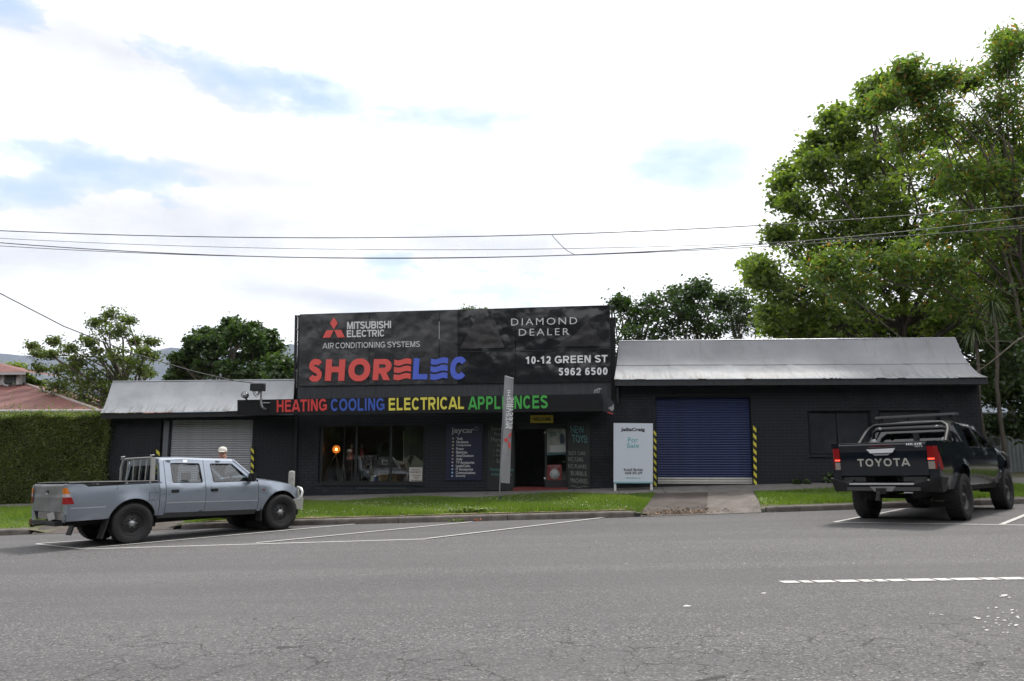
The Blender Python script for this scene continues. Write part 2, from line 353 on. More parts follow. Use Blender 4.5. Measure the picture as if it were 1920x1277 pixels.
def wall_text(s, x0, y0, x1, y1, Y, mt, parent, bold=0, spacing=1.0, slope=0.0, shear=0.0, name='lettering', box=None):
    """bounding box in photo pixels, slope = dy/dx of the line"""
    dy = slope*(x1-x0); sh = shear*(y1-y0)
    return text_map(s, quadmap([(x0+sh, y0), (x1+sh, y0+dy), (x1, y1+dy), (x0, y1)], Y), mt, parent, bold, spacing, name, box=box)
def px_poly(poly, Y, th=.006):
    return [onY(x, y, Y) for x, y in poly]
def add_px_plate(mb, poly, Y, th=.006):
    a = [onY(x, y, Y) for x, y in poly]; b = [Vector((p.x, p.y-th, p.z)) for p in a]; n = len(poly)
    mb.add(a+b, [tuple(range(n)), tuple(range(2*n-1, n-1, -1))]+[(i, n+i, n+(i+1) % n, (i+1) % n) for i in range(n)])
    return mb
def px_box(mb, x0, y0, x1, y1, Y0, Y1):
    """box whose front face on plane Y0 covers that pixel rectangle"""
    a = onY(x0, y1, Y0); b = onY(x1, y0, Y0); return mb.box(a.x, Y0, a.z, b.x, Y1, b.z)

def pip(x, z, poly):
    c = False; n = len(poly); j = n-1
    for i in range(n):
        xi, zi = poly[i]; xj, zj = poly[j]
        if (zi > z) != (zj > z) and x < (xj-xi)*(z-zi)/(zj-zi)+xi: c = not c
        j = i
    return c
# plain grotesque capitals drawn as strokes (union of ribbons, triangulated once) ------
ADV = dict(A=.722, B=.722, C=.722, D=.722, E=.667, F=.611, G=.778, H=.722, I=.278, J=.556, K=.722, L=.611, M=.833, N=.722, O=.778, P=.667, Q=.778, R=.722, S=.667, T=.611, U=.722, V=.667, W=.944, X=.667, Y=.667, Z=.611)
for _d in '0123456789': ADV[_d] = .556
ADV.update({'-': .333, ' ': .278, '/': .278})
BEAR = dict(A=.0, V=.0, Y=.0, T=.02, W=.0, X=.0, I=.07, O=.045, C=.045, G=.045, S=.045)
def _el(cx, cy, rx, ry, a0, a1, n=18, p=2.12):
    out = []
    for k in range(n+1):
        a = R(a0+(a1-a0)*k/n); c, s = math.cos(a), math.sin(a)
        out.append((cx+rx*math.copysign(abs(c)**(2/p), c), cy+ry*math.copysign(abs(s)**(2/p), s)))
    return out
def glyph(ch, w, sw):
    """strokes (points, closed) in the box w x 1"""
    h = sw/2; l, r_, b, t = h, w-h, h*.92, 1-h*.92; m = .5; cx = w/2; o = .35
    if ch == 'A': k = sw*.30; return [([(h*.95-.25*.42, -.25), (cx-k*.4, 1.0+.0)], 0), ([(w-h*.95+.25*.42, -.25), (cx+k*.4, 1.0)], 0), ([(cx-.2*w, .27), (cx+.2*w, .27)], 0)]
    if ch == 'V': k = sw*.30; return [([(h*.95-.25*.42, 1.25), (cx-k*.4, 0)], 0), ([(w-h*.95+.25*.42, 1.25), (cx+k*.4, 0)], 0)]
    if ch == 'W': return [([(h-.06, 1.25), (w*.27, 0)], 0), ([(w*.27, 0), (cx, 1.0)], 0), ([(cx, 1.0), (w*.73, 0)], 0), ([(w*.73, 0), (w-h+.06, 1.25)], 0)]
    if ch == 'X': return [([(h-.1, -.2), (w-h+.1, 1.2)], 0), ([(h-.1, 1.2), (w-h+.1, -.2)], 0)]
    if ch == 'Y': return [([(h*.9-.15, 1.3), (cx, .42), (cx, -.2)], 0), ([(w-h*.9+.15, 1.3), (cx, .42), (cx, .2)], 0)]
    if ch == 'H': return [([(l, -.1), (l, 1.1)], 0), ([(r_, -.1), (r_, 1.1)], 0), ([(l, .53), (r_, .53)], 0)]
    if ch == 'I': return [([(cx, -.1), (cx, 1.1)], 0)]
    if ch == 'L': return [([(l, -.1), (l, 1.1)], 0), ([(l, b), (w+.1, b)], 0)]
    if ch == 'E': return [([(l, -.1), (l, 1.1)], 0), ([(l, b), (w+.1, b)], 0), ([(l, t), (w*.97, t)], 0), ([(l, .52), (w*.92, .52)], 0)]
    if ch == 'F': return [([(l, -.1), (l, 1.1)], 0), ([(l, t), (w+.1, t)], 0), ([(l, .50), (w*.90, .50)], 0)]
    if ch == 'T': return [([(cx, -.1), (cx, 1-h)], 0), ([(-.1, t), (w+.1, t)], 0)]
    if ch == 'N': return [([(l, -.1), (l, 1.1)], 0), ([(r_, -.1), (r_, 1.1)], 0), ([(l-.02, 1.1), (r_+.02, -.1)], 0)]
    if ch == 'M': return [([(l, -.1), (l, 1.1)], 0), ([(r_, -.1), (r_, 1.1)], 0), ([(l+.0, 1.12), (cx, .0)], 0), ([(r_-.0, 1.12), (cx, .0)], 0)]
    if ch == 'K': return [([(l, -.1), (l, 1.1)], 0), ([(l, .36), (w-h+.02, 1.12)], 0), ([(w*.38, .6), (w-h+.06, -.12)], 0)]
    if ch == 'Z': return [([(-.1, b), (w+.1, b)], 0), ([(-.0, t), (w, t)], 0), ([(h*.9, b), (w-h*.9, t)], 0)]
    if ch == 'O' or ch == '0' or ch == 'Q': return [(_el(cx, .5, w/2-h, .5-h*.92, 0, 360, 32), 1)]+([([(w*.58, .28), (w+.02, -.05)], 0)] if ch == 'Q' else [])
    if ch == 'C': return [(_el(cx, .5, w/2-h, .5-h*.92, 38, 322, 28), 0)]
    if ch == 'G': return [(_el(cx, .5, w/2-h, .5-h*.92, 38, 318, 28), 0), ([(w*.52, .44), (r_, .44), (r_, .10)], 0)]
    if ch == 'U': return [([(l, 1.1)]+_el(cx, .36, w/2-h, .36-h*.92, 180, 360, 16)+[(r_, 1.1)], 0)]
    if ch == 'J': return [([(r_, 1.1)]+_el(cx, .34, w/2-h, .34-h*.92, 360, 190, 16), 0)]
    if ch == 'D': return [([(l, -.1), (l, 1.1)], 0), ([(l, t), (w*.42, t)]+_el(w*.42, .5, w-h-w*.42, .5-h*.92, 90, -90, 16)[1:]+[(l, b)], 0)]
    if ch in 'PR':
        s = [([(l, -.1), (l, 1.1)], 0), ([(l, t), (w*.55, t)]+_el(w*.55, (t+.45)/2, w-h-w*.55, (t-.45)/2, 90, -90, 12)[1:]+[(l, .45)], 0)]
        if ch == 'R': s.append(([(w*.50, .45), (w-h*.9, -.12)], 0))
        return s
    if ch == 'B': return [([(l, -.1), (l, 1.1)], 0), ([(l, t), (w*.55, t)]+_el(w*.55, (t+.52)/2, (w-h-w*.55)*.92, (t-.52)/2, 90, -90, 12)[1:]+[(l, .52)], 0), ([(l, .52), (w*.55, .52)]+_el(w*.55, (b+.52)/2, w-h-w*.55, (.52-b)/2, 90, -90, 12)[1:]+[(l, b)], 0)]
    if ch in 'S':
        a = _el(cx, (t+.51)/2, w/2-h, (t-.51)/2, 22, 200, 14, 2.2); c = _el(cx, (b+.50)/2, w/2-h, (.50-b)/2, 20, -160, 14, 2.2)
        return [(a[:-1]+[(w*.30, .58), (w*.70, .45)]+c[1:], 0)]
    if ch == '1': return [([(w*.62, -.1), (w*.62, 1.1)], 0), ([(w*.62, .93), (w*.12, .70)], 0)]
    if ch == '2': return [(_el(cx, .70, w/2-h, .30-h*.92, 170, -20, 14)+[(w*.72, .42), (l+.02, b+.04)], 0), ([(-.0, b), (w+.1, b)], 0)]
    if ch == '3': return [(_el(cx*.98, .735, w/2-h*1.1, .265-h*.92, 150, -90, 14), 0), (_el(cx, .27, w/2-h, .27-h*.92, 90, -155, 14), 0)]
    if ch == '5': return [([(w*.92, t), (w*.24, t), (w*.17, .52)], 0), (_el(cx, .33, w/2-h, .33-h*.92, 130, -155, 18), 0)]
    if ch == '6': return [(_el(cx, .33, w/2-h, .33-h*.92, 0, 360, 24), 1), (_el(cx+.03, .55, w/2-h+.03, .45-h*.92, 45, 190, 14), 0)]
    if ch == '9': return [(_el(cx, .67, w/2-h, .33-h*.92, 0, 360, 24), 1), (_el(cx-.03, .45, w/2-h+.03, .45-h*.92, 225, 370, 14), 0)]
    if ch == '8': return [(_el(cx, .735, w/2-h*1.1, .265-h*.92, 0, 360, 20), 1), (_el(cx, .28, w/2-h, .28-h*.92, 0, 360, 20), 1)]
    if ch == '-': return [([(0, .36), (w, .36)], 0)]
    if ch == '/': return [([(h, -.1), (w-h, 1.1)], 0)]
    return [([(l, 0), (l, 1)], 0)]
def _ribbon(pts, closed, h):
    n = len(pts); L_, R_ = [], []
    if closed: pts = pts[:-1]; n -= 1
    for i in range(n):
        p = Vector(pts[i]); a = Vector(pts[i-1]) if (closed or i) else None; c = Vector(pts[(i+1) % n]) if (closed or i < n-1) else None
        d1 = (p-a).normalized() if a is not None else None; d2 = (c-p).normalized() if c is not None else None
        d = (d1+d2).normalized() if d1 is not None and d2 is not None else (d1 or d2)
        nn = Vector((-d.y, d.x)); k = h/max(.45, nn.dot(Vector((-(d1 or d2).y, (d1 or d2).x))))
        L_.append(tuple(p+nn*k)); R_.append(tuple(p-nn*k))
    return (L_, R_) if closed else (L_+R_[::-1], None)
_gc = {}
def glyph_tris(ch, sw):
    key = (ch, round(sw, 3))
    if key in _gc: return _gc[key]
    w = (ADV[ch]-2*BEAR.get(ch, .065))/.716
    loops = []; tests = []
    for pts, cl in glyph(ch, w, sw):
        a, b = _ribbon(pts, cl, sw/2)
        if cl: loops += [a, b]; tests.append((a, b))
        else: loops.append(a); tests.append((a, None))
    box = [(0, 0), (w, 0), (w, 1), (0, 1)]; loops.append(box)
    V = []; E = []
    for lp in loops: n0 = len(V); V += lp; E += [(n0+i, n0+(i+1) % len(lp)) for i in range(len(lp))]
    ov, oe, of, *_ = geometry.delaunay_2d_cdt([Vector(p) for p in V], E, [], 0, 1e-5)
    T = []
    def ins(x, y):
        if not (0 < x < w and 0 < y < 1): return False
        for a, b in tests:
            if b is None:
                if pipnz(x, y, a): return True
            else:
                i1, i2 = pip(x, y, a), pip(x, y, b)
                if i1 != i2: return True
        return False
    for f in of:
        cx = sum(ov[i].x for i in f)/len(f); cy = sum(ov[i].y for i in f)/len(f)
        if ins(cx, cy): T.append(tuple(f))
    _gc[key] = ([(v.x, v.y) for v in ov], T, w); return _gc[key]
def pipnz(x, y, poly):
    wn_ = 0; n = len(poly)
    for i in range(n):
        x0, y0 = poly[i]; x1, y1 = poly[(i+1) % n]
        if y0 <= y:
            if y1 > y and (x1-x0)*(y-y0)-(x-x0)*(y1-y0) > 0: wn_ += 1
        elif y1 <= y and (x1-x0)*(y-y0)-(x-x0)*(y1-y0) < 0: wn_ -= 1
    return wn_ != 0
def gtext(s, fn, mt, parent, sw=.20, spacing=0.0, name='lettering'):
    """fn(u, v, w) like text_map; one mesh per word"""
    x = 0; items = []; 
    for i, ch in enumerate(s):
        if ch == ' ': x += ADV[' ']/.716+spacing; continue
        V, T, w = glyph_tris(ch, sw); b = BEAR.get(ch, .065)/.716
        items.append((x+(b if x > 0 else 0), V, T)); x += (b if x > 0 else 0)+w+b+spacing
    last = s[-1]; tot = x-BEAR.get(last, .065)/.716-spacing
    vs = []; fs = []
    for x0, V, T in items:
        used = sorted({i for t in T for i in t}); mp = {o_: k for k, o_ in enumerate(used)}; n0 = len(vs); m = len(used)
        for wv in (0, 1): vs += [fn((x0+V[i][0])/tot, V[i][1], wv) for i in used]
        ec = {}
        for t in T:
            fs.append(tuple(n0+m+mp[i] for i in t)); 
            for k in range(len(t)): e = (mp[t[k]], mp[t[(k+1) % len(t)]]); ec[e] = 1
        for (a, b_) in ec:
            if (b_, a) not in ec: fs.append((n0+a, n0+b_, n0+m+b_, n0+m+a))
    me = bpy.data.meshes.new(name); me.from_pydata([tuple(v) for v in vs], [], fs); me.update(); return link(name, me, mt, parent)
def wall_gtext(s, x0, y0, x1, y1, Y, mt, parent, sw=.2, slope=0.0, shear=0.0, spacing=0.0):
    dy = slope*(x1-x0); sh = shear*(y1-y0)
    return gtext(s, quadmap([(x0+sh, y0), (x1+sh, y0+dy), (x1, y1+dy), (x0, y1)], Y), mt, parent, sw, spacing)

# ---------------------------------------------------------------- ground
YF = 22.0
KX = [-150, -40, -12.76, -6.17, .98, 3.9, 9.35, 14, 40, 150]; KY = [11.0, 14.2, 16.3, 17.26, 17.5, 17.98, 18.85, 19.4, 19.9, 20]
def yk(x): return float(np.interp(x, KX, KY))
def sm(a, b, x):
    t = max(0, min(1, (x-a)/(b-a))); return t*t*(3-2*t)
# driveways (x ranges at the kerb)
DRV = [(-12.2, -8.98), (.98, 3.87)]
def cross(x): return max(sm(a-.05, a+.35, x)*(1-sm(b-.35, b+.05, x)) for a, b in DRV)
def H(x, y):
    k = yk(x); 
    if y <= k: return plane(x, y)
    t = min(1, (y-k)/(YF-k)); c = cross(x)*(1-t)**2
    return plane(x, y)+.135*(1-c)+.31*t
def build_ground():
    xs = [-150, -100, -60, -45, -30, -24]+list(np.arange(-20, 20.01, .33))+[24, 30, 45, 60, 100, 150]
    mb = MB(); ys = [-60, -30, -12, -4, 0, 4, 8, 11]
    mb.grid(lambda u, v: (u, v, plane(u, v)), xs, ys, False)
    tt = [0, .25, .5, .75, 1]
    mb.grid(lambda u, t: (u, 11+(yk(u)+.03-11)*t, plane(u, 11+(yk(u)+.03-11)*t)), xs, tt, False)
    tag(mb.build('road', M['asphalt'], fix=False), 'grey sealed asphalt street with a cracked near side', kind='structure')
    mb = MB(); tt = list(np.linspace(0, 1, 14))
    def g(u, t):
        y = yk(u)+.10+(YF+.6-yk(u))*t; return (u, y, H(u, y)-.012)
    mb.grid(g, xs, tt, True)
    far = [22.8, 30, 45, 60, 90]
    mb.grid(lambda u, v: (u, v, H(u, YF)-.012+GY*(min(v, 60)-YF)), xs, far, True)
    tag(mb.build('verge', M['soil'], fix=False), 'soil of the roadside verge under the grass', kind='structure')
    mb = MB(); rs = [60, 120, 300, 800, 2000, 5000, 9000]
    mb.grid(lambda a, r_: (r_*math.cos(a), r_*math.sin(a), -4.5-(.0 if r_ < 200 else 3)), list(np.linspace(0, 2*math.pi, 49)), rs, False)
    tag(mb.build('ground', M['soil'], fix=False), 'distant level ground reaching to the hills', kind='structure')
    # driveways
    for i, (a, b) in enumerate(DRV):
        fa, fb = ((-12.6, -9.6), (1.68, 4.15))[i]
        def g(u, t, a=a, b=b, fa=fa, fb=fb, u0=0):
            x0 = a+.12+(fa-a-.1)*t; x1 = b-.12+(fb-b+.1)*t; x = x0+(x1-x0)*u; y = yk(x)-.02+(20.72-yk(x))*t; return (x, y, H(x, y)+(.012 if y > yk(x) else .006))
        if i == 0:
            mb = MB(); mb.grid(g, list(np.linspace(0, 1, 14)), list(np.linspace(0, 1, 14))); o = mb.build('driveway', M['drive'], fix=False)
            tag(o, 'patched driveway to the grey roller door, behind the silver pickup', kind='structure')
        else:
            mb = MB(); mb.grid(g, list(np.linspace(0, .55, 10)), list(np.linspace(0, 1, 14))); o = mb.build('driveway', M['drive'], fix=False)
            tag(o, 'brown driveway to the blue roller door', kind='structure')
            mb = MB(); mb.grid(lambda u, t: (lambda p: (p[0], p[1], p[2]+.004))(g(u, t)), list(np.linspace(.545, 1, 8)), list(np.linspace(0, 1, 14))); c = mb.build('concrete_strip', M['drive2'], o, fix=False)
    # footpath slabs
    path = empty('footpath'); tag(path, 'concrete slab footpath along the shop front', kind='structure')
    x = -24.0
    while x < 22:
        w = 1.18; e = .007
        y0 = 20.68 if x < 5 else 20.75
        pts = [(x+e, y0), (x+w-e, y0), (x+w-e, YF-.005), (x+e, YF-.005)]
        if x > 12: pts = [(a, b+.8) for a, b in pts]
        mb = MB(); mb.hexa([(a, b, H(a, min(b, YF))-.1) for a, b in pts]+[(a, b, H(a, min(b, YF))+.014+random.uniform(-.002, .002)) for a, b in pts]); mb.build('paving_slab', M['concrete'], path)
        x += w
    # kerb stones
    kerb = empty('kerb'); tag(kerb, 'worn concrete kerb between the road and the grass', kind='structure')
    segs = [(-60, -12.2), (-8.98, .98), (3.87, 60)]
    for a, b in segs:
        x = a
        while x < b-.2:
            w = 2.4 if abs(x) < 25 else 8; x1 = min(b, x+w)
            if b-x1 < .5: x1 = b
            n = 7 if abs(x-a) > 1e-6 and abs(x1-b) > 1e-6 else 25; mb = MB(); prof = [(-.0, -.12), (-.0, .085), (.012, .112), (.035, .125), (.17, .13), (.17, -.12)]
            vs = []
            for k in range(n):
                xx = x+.006+(x1-x-.012)*k/(n-1); y = yk(xx)
                drop = 0
                if abs(x-a) < 1e-6: drop = max(drop, 1-min(1, (xx-x)/.4))
                if abs(x1-b) < 1e-6: drop = max(drop, 1-min(1, (x1-xx)/.4))
                for py, pz in prof:
                    z = pz if pz < 0 else pz-drop**4*.03
                    vs.append((xx, y+py+(drop**4*.10 if py < .05 else 0), plane(xx, y)+z))
            m = len(prof); fs = [(i*m+j, (i+1)*m+j, (i+1)*m+j+1, i*m+j+1) for i in range(n-1) for j in range(m-1)]+[tuple(range(m)), tuple(range(n*m-1, (n-1)*m-1, -1))]
            mb.add(vs, fs); mb.build('kerb_stone', M['kerb'], kerb); x = x1
    # bare dirt strip behind the kerb + dirt at the driveway
    mb = MB()
    xs2 = list(np.arange(-8.5, .95, .15)); rr = random.Random(5); wd = [.22+.34*abs(math.sin(x*1.3))*rr.uniform(.5, 1) + (.35*math.exp(-((x+2.6)/.9)**2)) for x in xs2]
    for i in range(len(xs2)-1):
        p = [(xs2[i], yk(xs2[i])+.171), (xs2[i+1], yk(xs2[i+1])+.171), (xs2[i+1], yk(xs2[i+1])+.17+wd[i+1]), (xs2[i], yk(xs2[i])+.17+wd[i])]
        mb.add([(a, b, H(a, b)+.004) for a, b in p], [(0, 1, 2, 3)])
    tag(mb.build('dirt_strip', M['dirt'], fix=False), 'bare dirt strip along the back of the kerb', kind='structure')
build_ground()

def lines():
    def stripe(mb, a, b, w=.085, z=.005, taper=None):
        d = (b-a); d.z = 0; d.normalize(); n = Vector((-d.y, d.x, 0))*w/2
        L_ = (b-a).length; k = max(2, int(L_/.25)); rr = random.Random(int(a.x*100))
        for i in range(k):
            p, q = a.lerp(b, i/k), a.lerp(b, (i+1)/k); e1, e2 = [1+rr.uniform(-.05, .05) for _ in range(2)]
            P = [p-n*e1, q-n*e2, q+n*e2, p+n*e1]; mb.add([(v.x, v.y, plane(v.x, v.y)+z) for v in P], [(0, 1, 2, 3)])
    def px(a, b): return road_pt(*a), road_pt(*b)
    mk = empty('parking_marking'); tag(mk, 'white angled parking lines under and beside the silver pickup', kind='structure')
    for a, b, z in [((150, 1030), (800, 1011), .005), ((68, 1020.5), (155, 1030), .009), ((68, 1020.5), (500, 990.5), .013), ((150, 1030), (665, 983.5), .013), ((480, 1019), (885, 979.3), .013), ((800, 1011), (1138, 970.5), .013)]:
        mb = MB(); stripe(mb, *px(a, b), z=z); mb.build('painted_line', M['paint'], mk, fix=False)
    mk = empty('parking_marking'); tag(mk, 'white angled parking lines under and beside the black pickup', kind='structure')
    for a, b, z in [((1565, 979.5), (2150, 988.5), .005), ((1565, 979.5), (1695, 954.5), .009), ((1878, 984), (1990, 939), .009)]:
        mb = MB(); stripe(mb, *px(a, b), w=.09, z=z); mb.build('painted_line', M['paint'], mk, fix=False)
    cl = empty('centre_line'); tag(cl, 'broken white centre line split by cracks across the near road', kind='structure')
    cuts = [1462, 1499, 1524, 1567, 1610, 1637, 1663, 1699, 1752, 1784, 1839, 1874, 1925, 1990, 2060, 2200]
    for a, b in zip(cuts[:-1], cuts[1:]):
        p = road_pt(a+3.2, 1092-(a-1462)*.0158); q = road_pt(b-2.4, 1092-(b-1462)*.0158); sk = .015
        mb = MB(); w = .072; mb.add([(x, y, plane(x, y)+.005) for x, y in ((p.x+sk, p.y-w), (q.x+sk*.6, q.y-w), (q.x-sk, q.y+w), (p.x-sk*1.2, p.y+w))], [(0, 1, 2, 3)]); mb.build('painted_dash', M['paint'], cl, fix=False)
    mb = MB(); rr = random.Random(8)
    fl = [(1288, 1137, 9), (1432, 1113, 5), (1884, 1117, 7), (1893, 1121, 3)]+[(rr.gauss(1885, 35), rr.gauss(1160, 26), rr.uniform(1, 5)) for _ in range(46)]+[(rr.uniform(1100, 1900), rr.uniform(990, 1060), rr.uniform(.8, 2)) for _ in range(14)]+[(rr.uniform(1730, 1770), rr.uniform(1147, 1156), 2) for _ in range(5)]
    for x, y, s in fl:
        n = 7; P = []
        for k in range(n):
            a = 2*math.pi*k/n; rad = s*rr.uniform(.4, 1.2); q = road_pt(x+rad*math.cos(a), y+.32*rad*math.sin(a)); P.append((q.x, q.y, plane(q.x, q.y)+.005))
        mb.add(P, [tuple(range(n))])
    tag(mb.build('paint_splashes', M['paint'], fix=False), 'white paint and droppings splashed on the near right of the road', 'stain', kind='stuff')
lines()

# ---------------------------------------------------------------- buildings
BP = .24; BH = .086
brick_me = {}
def brickmesh(w):
    k = round(w, 3)
    if k not in brick_me:
        mb = MB(); e = .0035
        a = (w-.010)/2; h = (BH-.010)/2
        vs = [(-a, .009, -h), (a, .009, -h), (a, .009, h), (-a, .009, h), (-a+e, 0, -h+e), (a-e, 0, -h+e), (a-e, 0, h-e), (-a+e, 0, h-e)]
        me = bpy.data.meshes.new('brick'); me.from_pydata(vs, [], [(4, 5, 6, 7), (0, 1, 5, 4), (1, 2, 6, 5), (2, 3, 7, 6), (3, 0, 4, 7)]); me.materials.append(M['brick']); brick_me[k] = me
    return brick_me[k]
def brick_wall(parent, x0, x1, ztop, holes, focus, Y=YF):
    """painted brick skin; holes: (xa, xb, za, zb)"""
    wall = empty('wall'); wall.parent = parent
    rr = random.Random(int(x0*10)+7)
    zmin = min(H(x0, YF), H(x1, YF))-.15
    # backing split into a grid by openings
    xsb = sorted({x0, x1}|{v for h in holes for v in h[:2]}); zsb = sorted({zmin, ztop}|{v for h in holes for v in h[2:]})
    mb = MB()
    for i in range(len(xsb)-1):
        for j in range(len(zsb)-1):
            cx, cz = (xsb[i]+xsb[i+1])/2, (zsb[j]+zsb[j+1])/2
            if cz > ztop or cz < zmin or cx < x0 or cx > x1: continue
            if any(h[0] < cx < h[1] and h[2] < cz < h[3] for h in holes): continue
            mb.box(xsb[i], Y+.006, zsb[j], xsb[i+1], Y+.23, zsb[j+1])
    mb.build('mortar', M['mortar'], wall)
    allb = []; n = int((ztop-zmin)/BH)+1
    for r_ in range(n):
        z = zmin+BH*(r_+.5)
        if z+BH/2 > ztop+.002: break
        off = (r_ % 2)*BP/2
        x = x0-off
        while x < x1-.02:
            a, b = max(x, x0), min(x+BP, x1); x += BP
            spans = [(a, b)]
            for h in holes:
                if h[2] < z < h[3]:
                    ns = []
                    for s, e in spans:
                        if e <= h[0] or s >= h[1]: ns.append((s, e)); continue
                        if s < h[0]: ns.append((s, h[0]))
                        if e > h[1]: ns.append((h[1], e))
                    spans = ns
            for s, e in spans:
                if e-s > .03: allb.append(((s+e)/2, z, round(e-s, 2), rr.uniform(-.0015, .0015)))
    allb = [b for b in allb if b[1] > H(b[0], YF)-.03]
    allb.sort(key=lambda b: (b[0]-focus[0])**2+(b[1]-focus[1])**2*2)
    for (x, z, w, d) in allb[:300]:
        o = bpy.data.objects.new('brick', brickmesh(w)); COL.objects.link(o); o.location = (x, Y+d, z); o.parent = wall
    mb = MB(); e = .0035
    for (x, z, w, d) in allb[300:]:
        a = (w-.010)/2; h = (BH-.010)/2
        mb.add([(x-a, Y+.009+d, z-h), (x+a, Y+.009+d, z-h), (x+a, Y+.009+d, z+h), (x-a, Y+.009+d, z+h), (x-a+e, Y+d, z-h+e), (x+a-e, Y+d, z-h+e), (x+a-e, Y+d, z+h-e), (x-a+e, Y+d, z+h-e)],
               [(4, 5, 6, 7), (0, 1, 5, 4), (1, 2, 6, 5), (2, 3, 7, 6), (3, 0, 4, 7)])
    if mb.v:
        o = mb.build('brickwork', M['brick'], wall, fix=False); o['kind'] = 'stuff'
    return wall
def roller_door(parent, x0, x1, z0, z1, Y, pitch, mats, frame=True):
    door = empty('roller_door'); door.parent = parent
    n = int((z1-z0)/pitch)
    # one curved slat profile
    prof = [(0, 0), (-.012, .12), (-.016, .4), (-.012, .72), (0, .88), (.004, .94), (0, 1.0)]
    def slat_me(w, mt):
        me = bpy.data.meshes.new('slat'); vs = [(x, y, z*pitch) for x in (0, w) for y, z in prof]; m = len(prof)
        me.from_pydata(vs, [], [(j, m+j, m+j+1, j+1) for j in range(m-1)]); me.polygons.foreach_set('use_smooth', [True]*(m-1)); me.materials.append(mt); return me
    cache = {}
    for k in range(n+1):
        mt = mats(k, n)
        if mt.name not in cache: cache[mt.name] = slat_me(x1-x0, mt)
        o = bpy.data.objects.new('slat', cache[mt.name]); COL.objects.link(o); o.location = (x0, Y, z0+k*pitch); o.parent = door
    mb = MB(); mb.box(x0-.02, Y+.02, z0-.2, x1+.02, Y+.04, z1+.1); mb.build('backing', M['black'], door)
    mb = MB(); mb.box(x0, Y-.03, z0-.03, x1, Y+.015, z0+.035); mb.build('bottom_rail', M['darktrim'], door)
    return door
def roof_skirt(parent, rows, Yprof, mt, nsheet, lap, split=None):
    """curved metal roof; rows: px left/right edge points from eave to top, Yprof: depth of each row"""
    roof = empty('roof'); roof.parent = parent
    P = [(onY(*l, Y), onY(*r_, Y)) for (l, r_), Y in zip(rows, Yprof)]
    def interp(t):
        t = min(.99999, max(0, t))*(len(P)-1); i = int(t); f = t-i
        def cr(k, s):
            a = [P[min(max(k+j, 0), len(P)-1)][s] for j in (-1, 0, 1, 2)]
            return .5*((2*a[1])+(-a[0]+a[2])*f+(2*a[0]-5*a[1]+4*a[2]-a[3])*f*f+(-a[0]+3*a[1]-3*a[2]+a[3])*f**3)
        return cr(i, 0), cr(i, 1)
    bands = [(0, 1)] if split is None else [(0, split), (split, 1)]
    rr = random.Random(3)
    for bi, (t0, t1) in enumerate(bands):
        ns = nsheet
        cuts = [0]+[(k+rr.uniform(-.12, .12))/ns for k in range(1, ns)]+[1]
        for k in range(ns):
            mb = MB(); u0, u1 = cuts[k], cuts[k+1]
            if k < ns-1: u1 += .004
            lift = .004*(k % 2)+(.010 if bi == 1 else 0)*0+(.008 if bi == 0 and split else 0)*0
            def g(u, t, lift=lift):
                a, b = interp(t); p = a.lerp(b, u); 
                wob = .012*math.sin(u*37+t*5)*(1-t)*.5
                return (p.x, p.y-lift-(.012 if bi == 1 else 0), p.z+lift+wob*.4)
            mb.grid(g, list(np.linspace(u0, u1, 7)), list(np.linspace(max(0, t0-(.012 if bi else 0)), t1, 12)))
            o = mb.build('roof_sheet', mt, roof, fix=False)
            at = o.data.attributes.new('low', 'FLOAT', 'POINT'); tv = np.repeat(np.linspace(t0, t1, 12), 7); at.data.foreach_set('value', np.clip(1-tv*3.2, 0, 1).astype(np.float32))
    # ridge capping and a flat top behind it
    mb = MB(); a, b = interp(1); mb.tube([(a.x, a.y, a.z+.005), (b.x, b.y, b.z+.005)], .022, 6); mb.build('ridge_capping', M['metal'], roof)
    mb = MB(); mb.add([(a.x, a.y+.01, a.z-.01), (b.x, b.y+.01, b.z-.01), (b.x, YF+8, b.z-.25), (a.x, YF+8, a.z-.25)], [(0, 1, 2, 3)]); mb.build('roof_top', mt, roof)
    # closed ends
    for s in (0, 1):
        pts = [interp(t)[s] for t in np.linspace(0, 1, 10)]; base = Vector((pts[-1].x, pts[-1].y, pts[0].z))
        mb = MB(); mb.add([tuple(p) for p in pts]+[tuple(base)], [tuple(range(len(pts)+1))]); mb.build('roof_end', M['fascia'], roof)
    return roof

def X_(px, py=850): return onY(px, py, YF).x
def Z_(px, py): return onY(px, py, YF).z

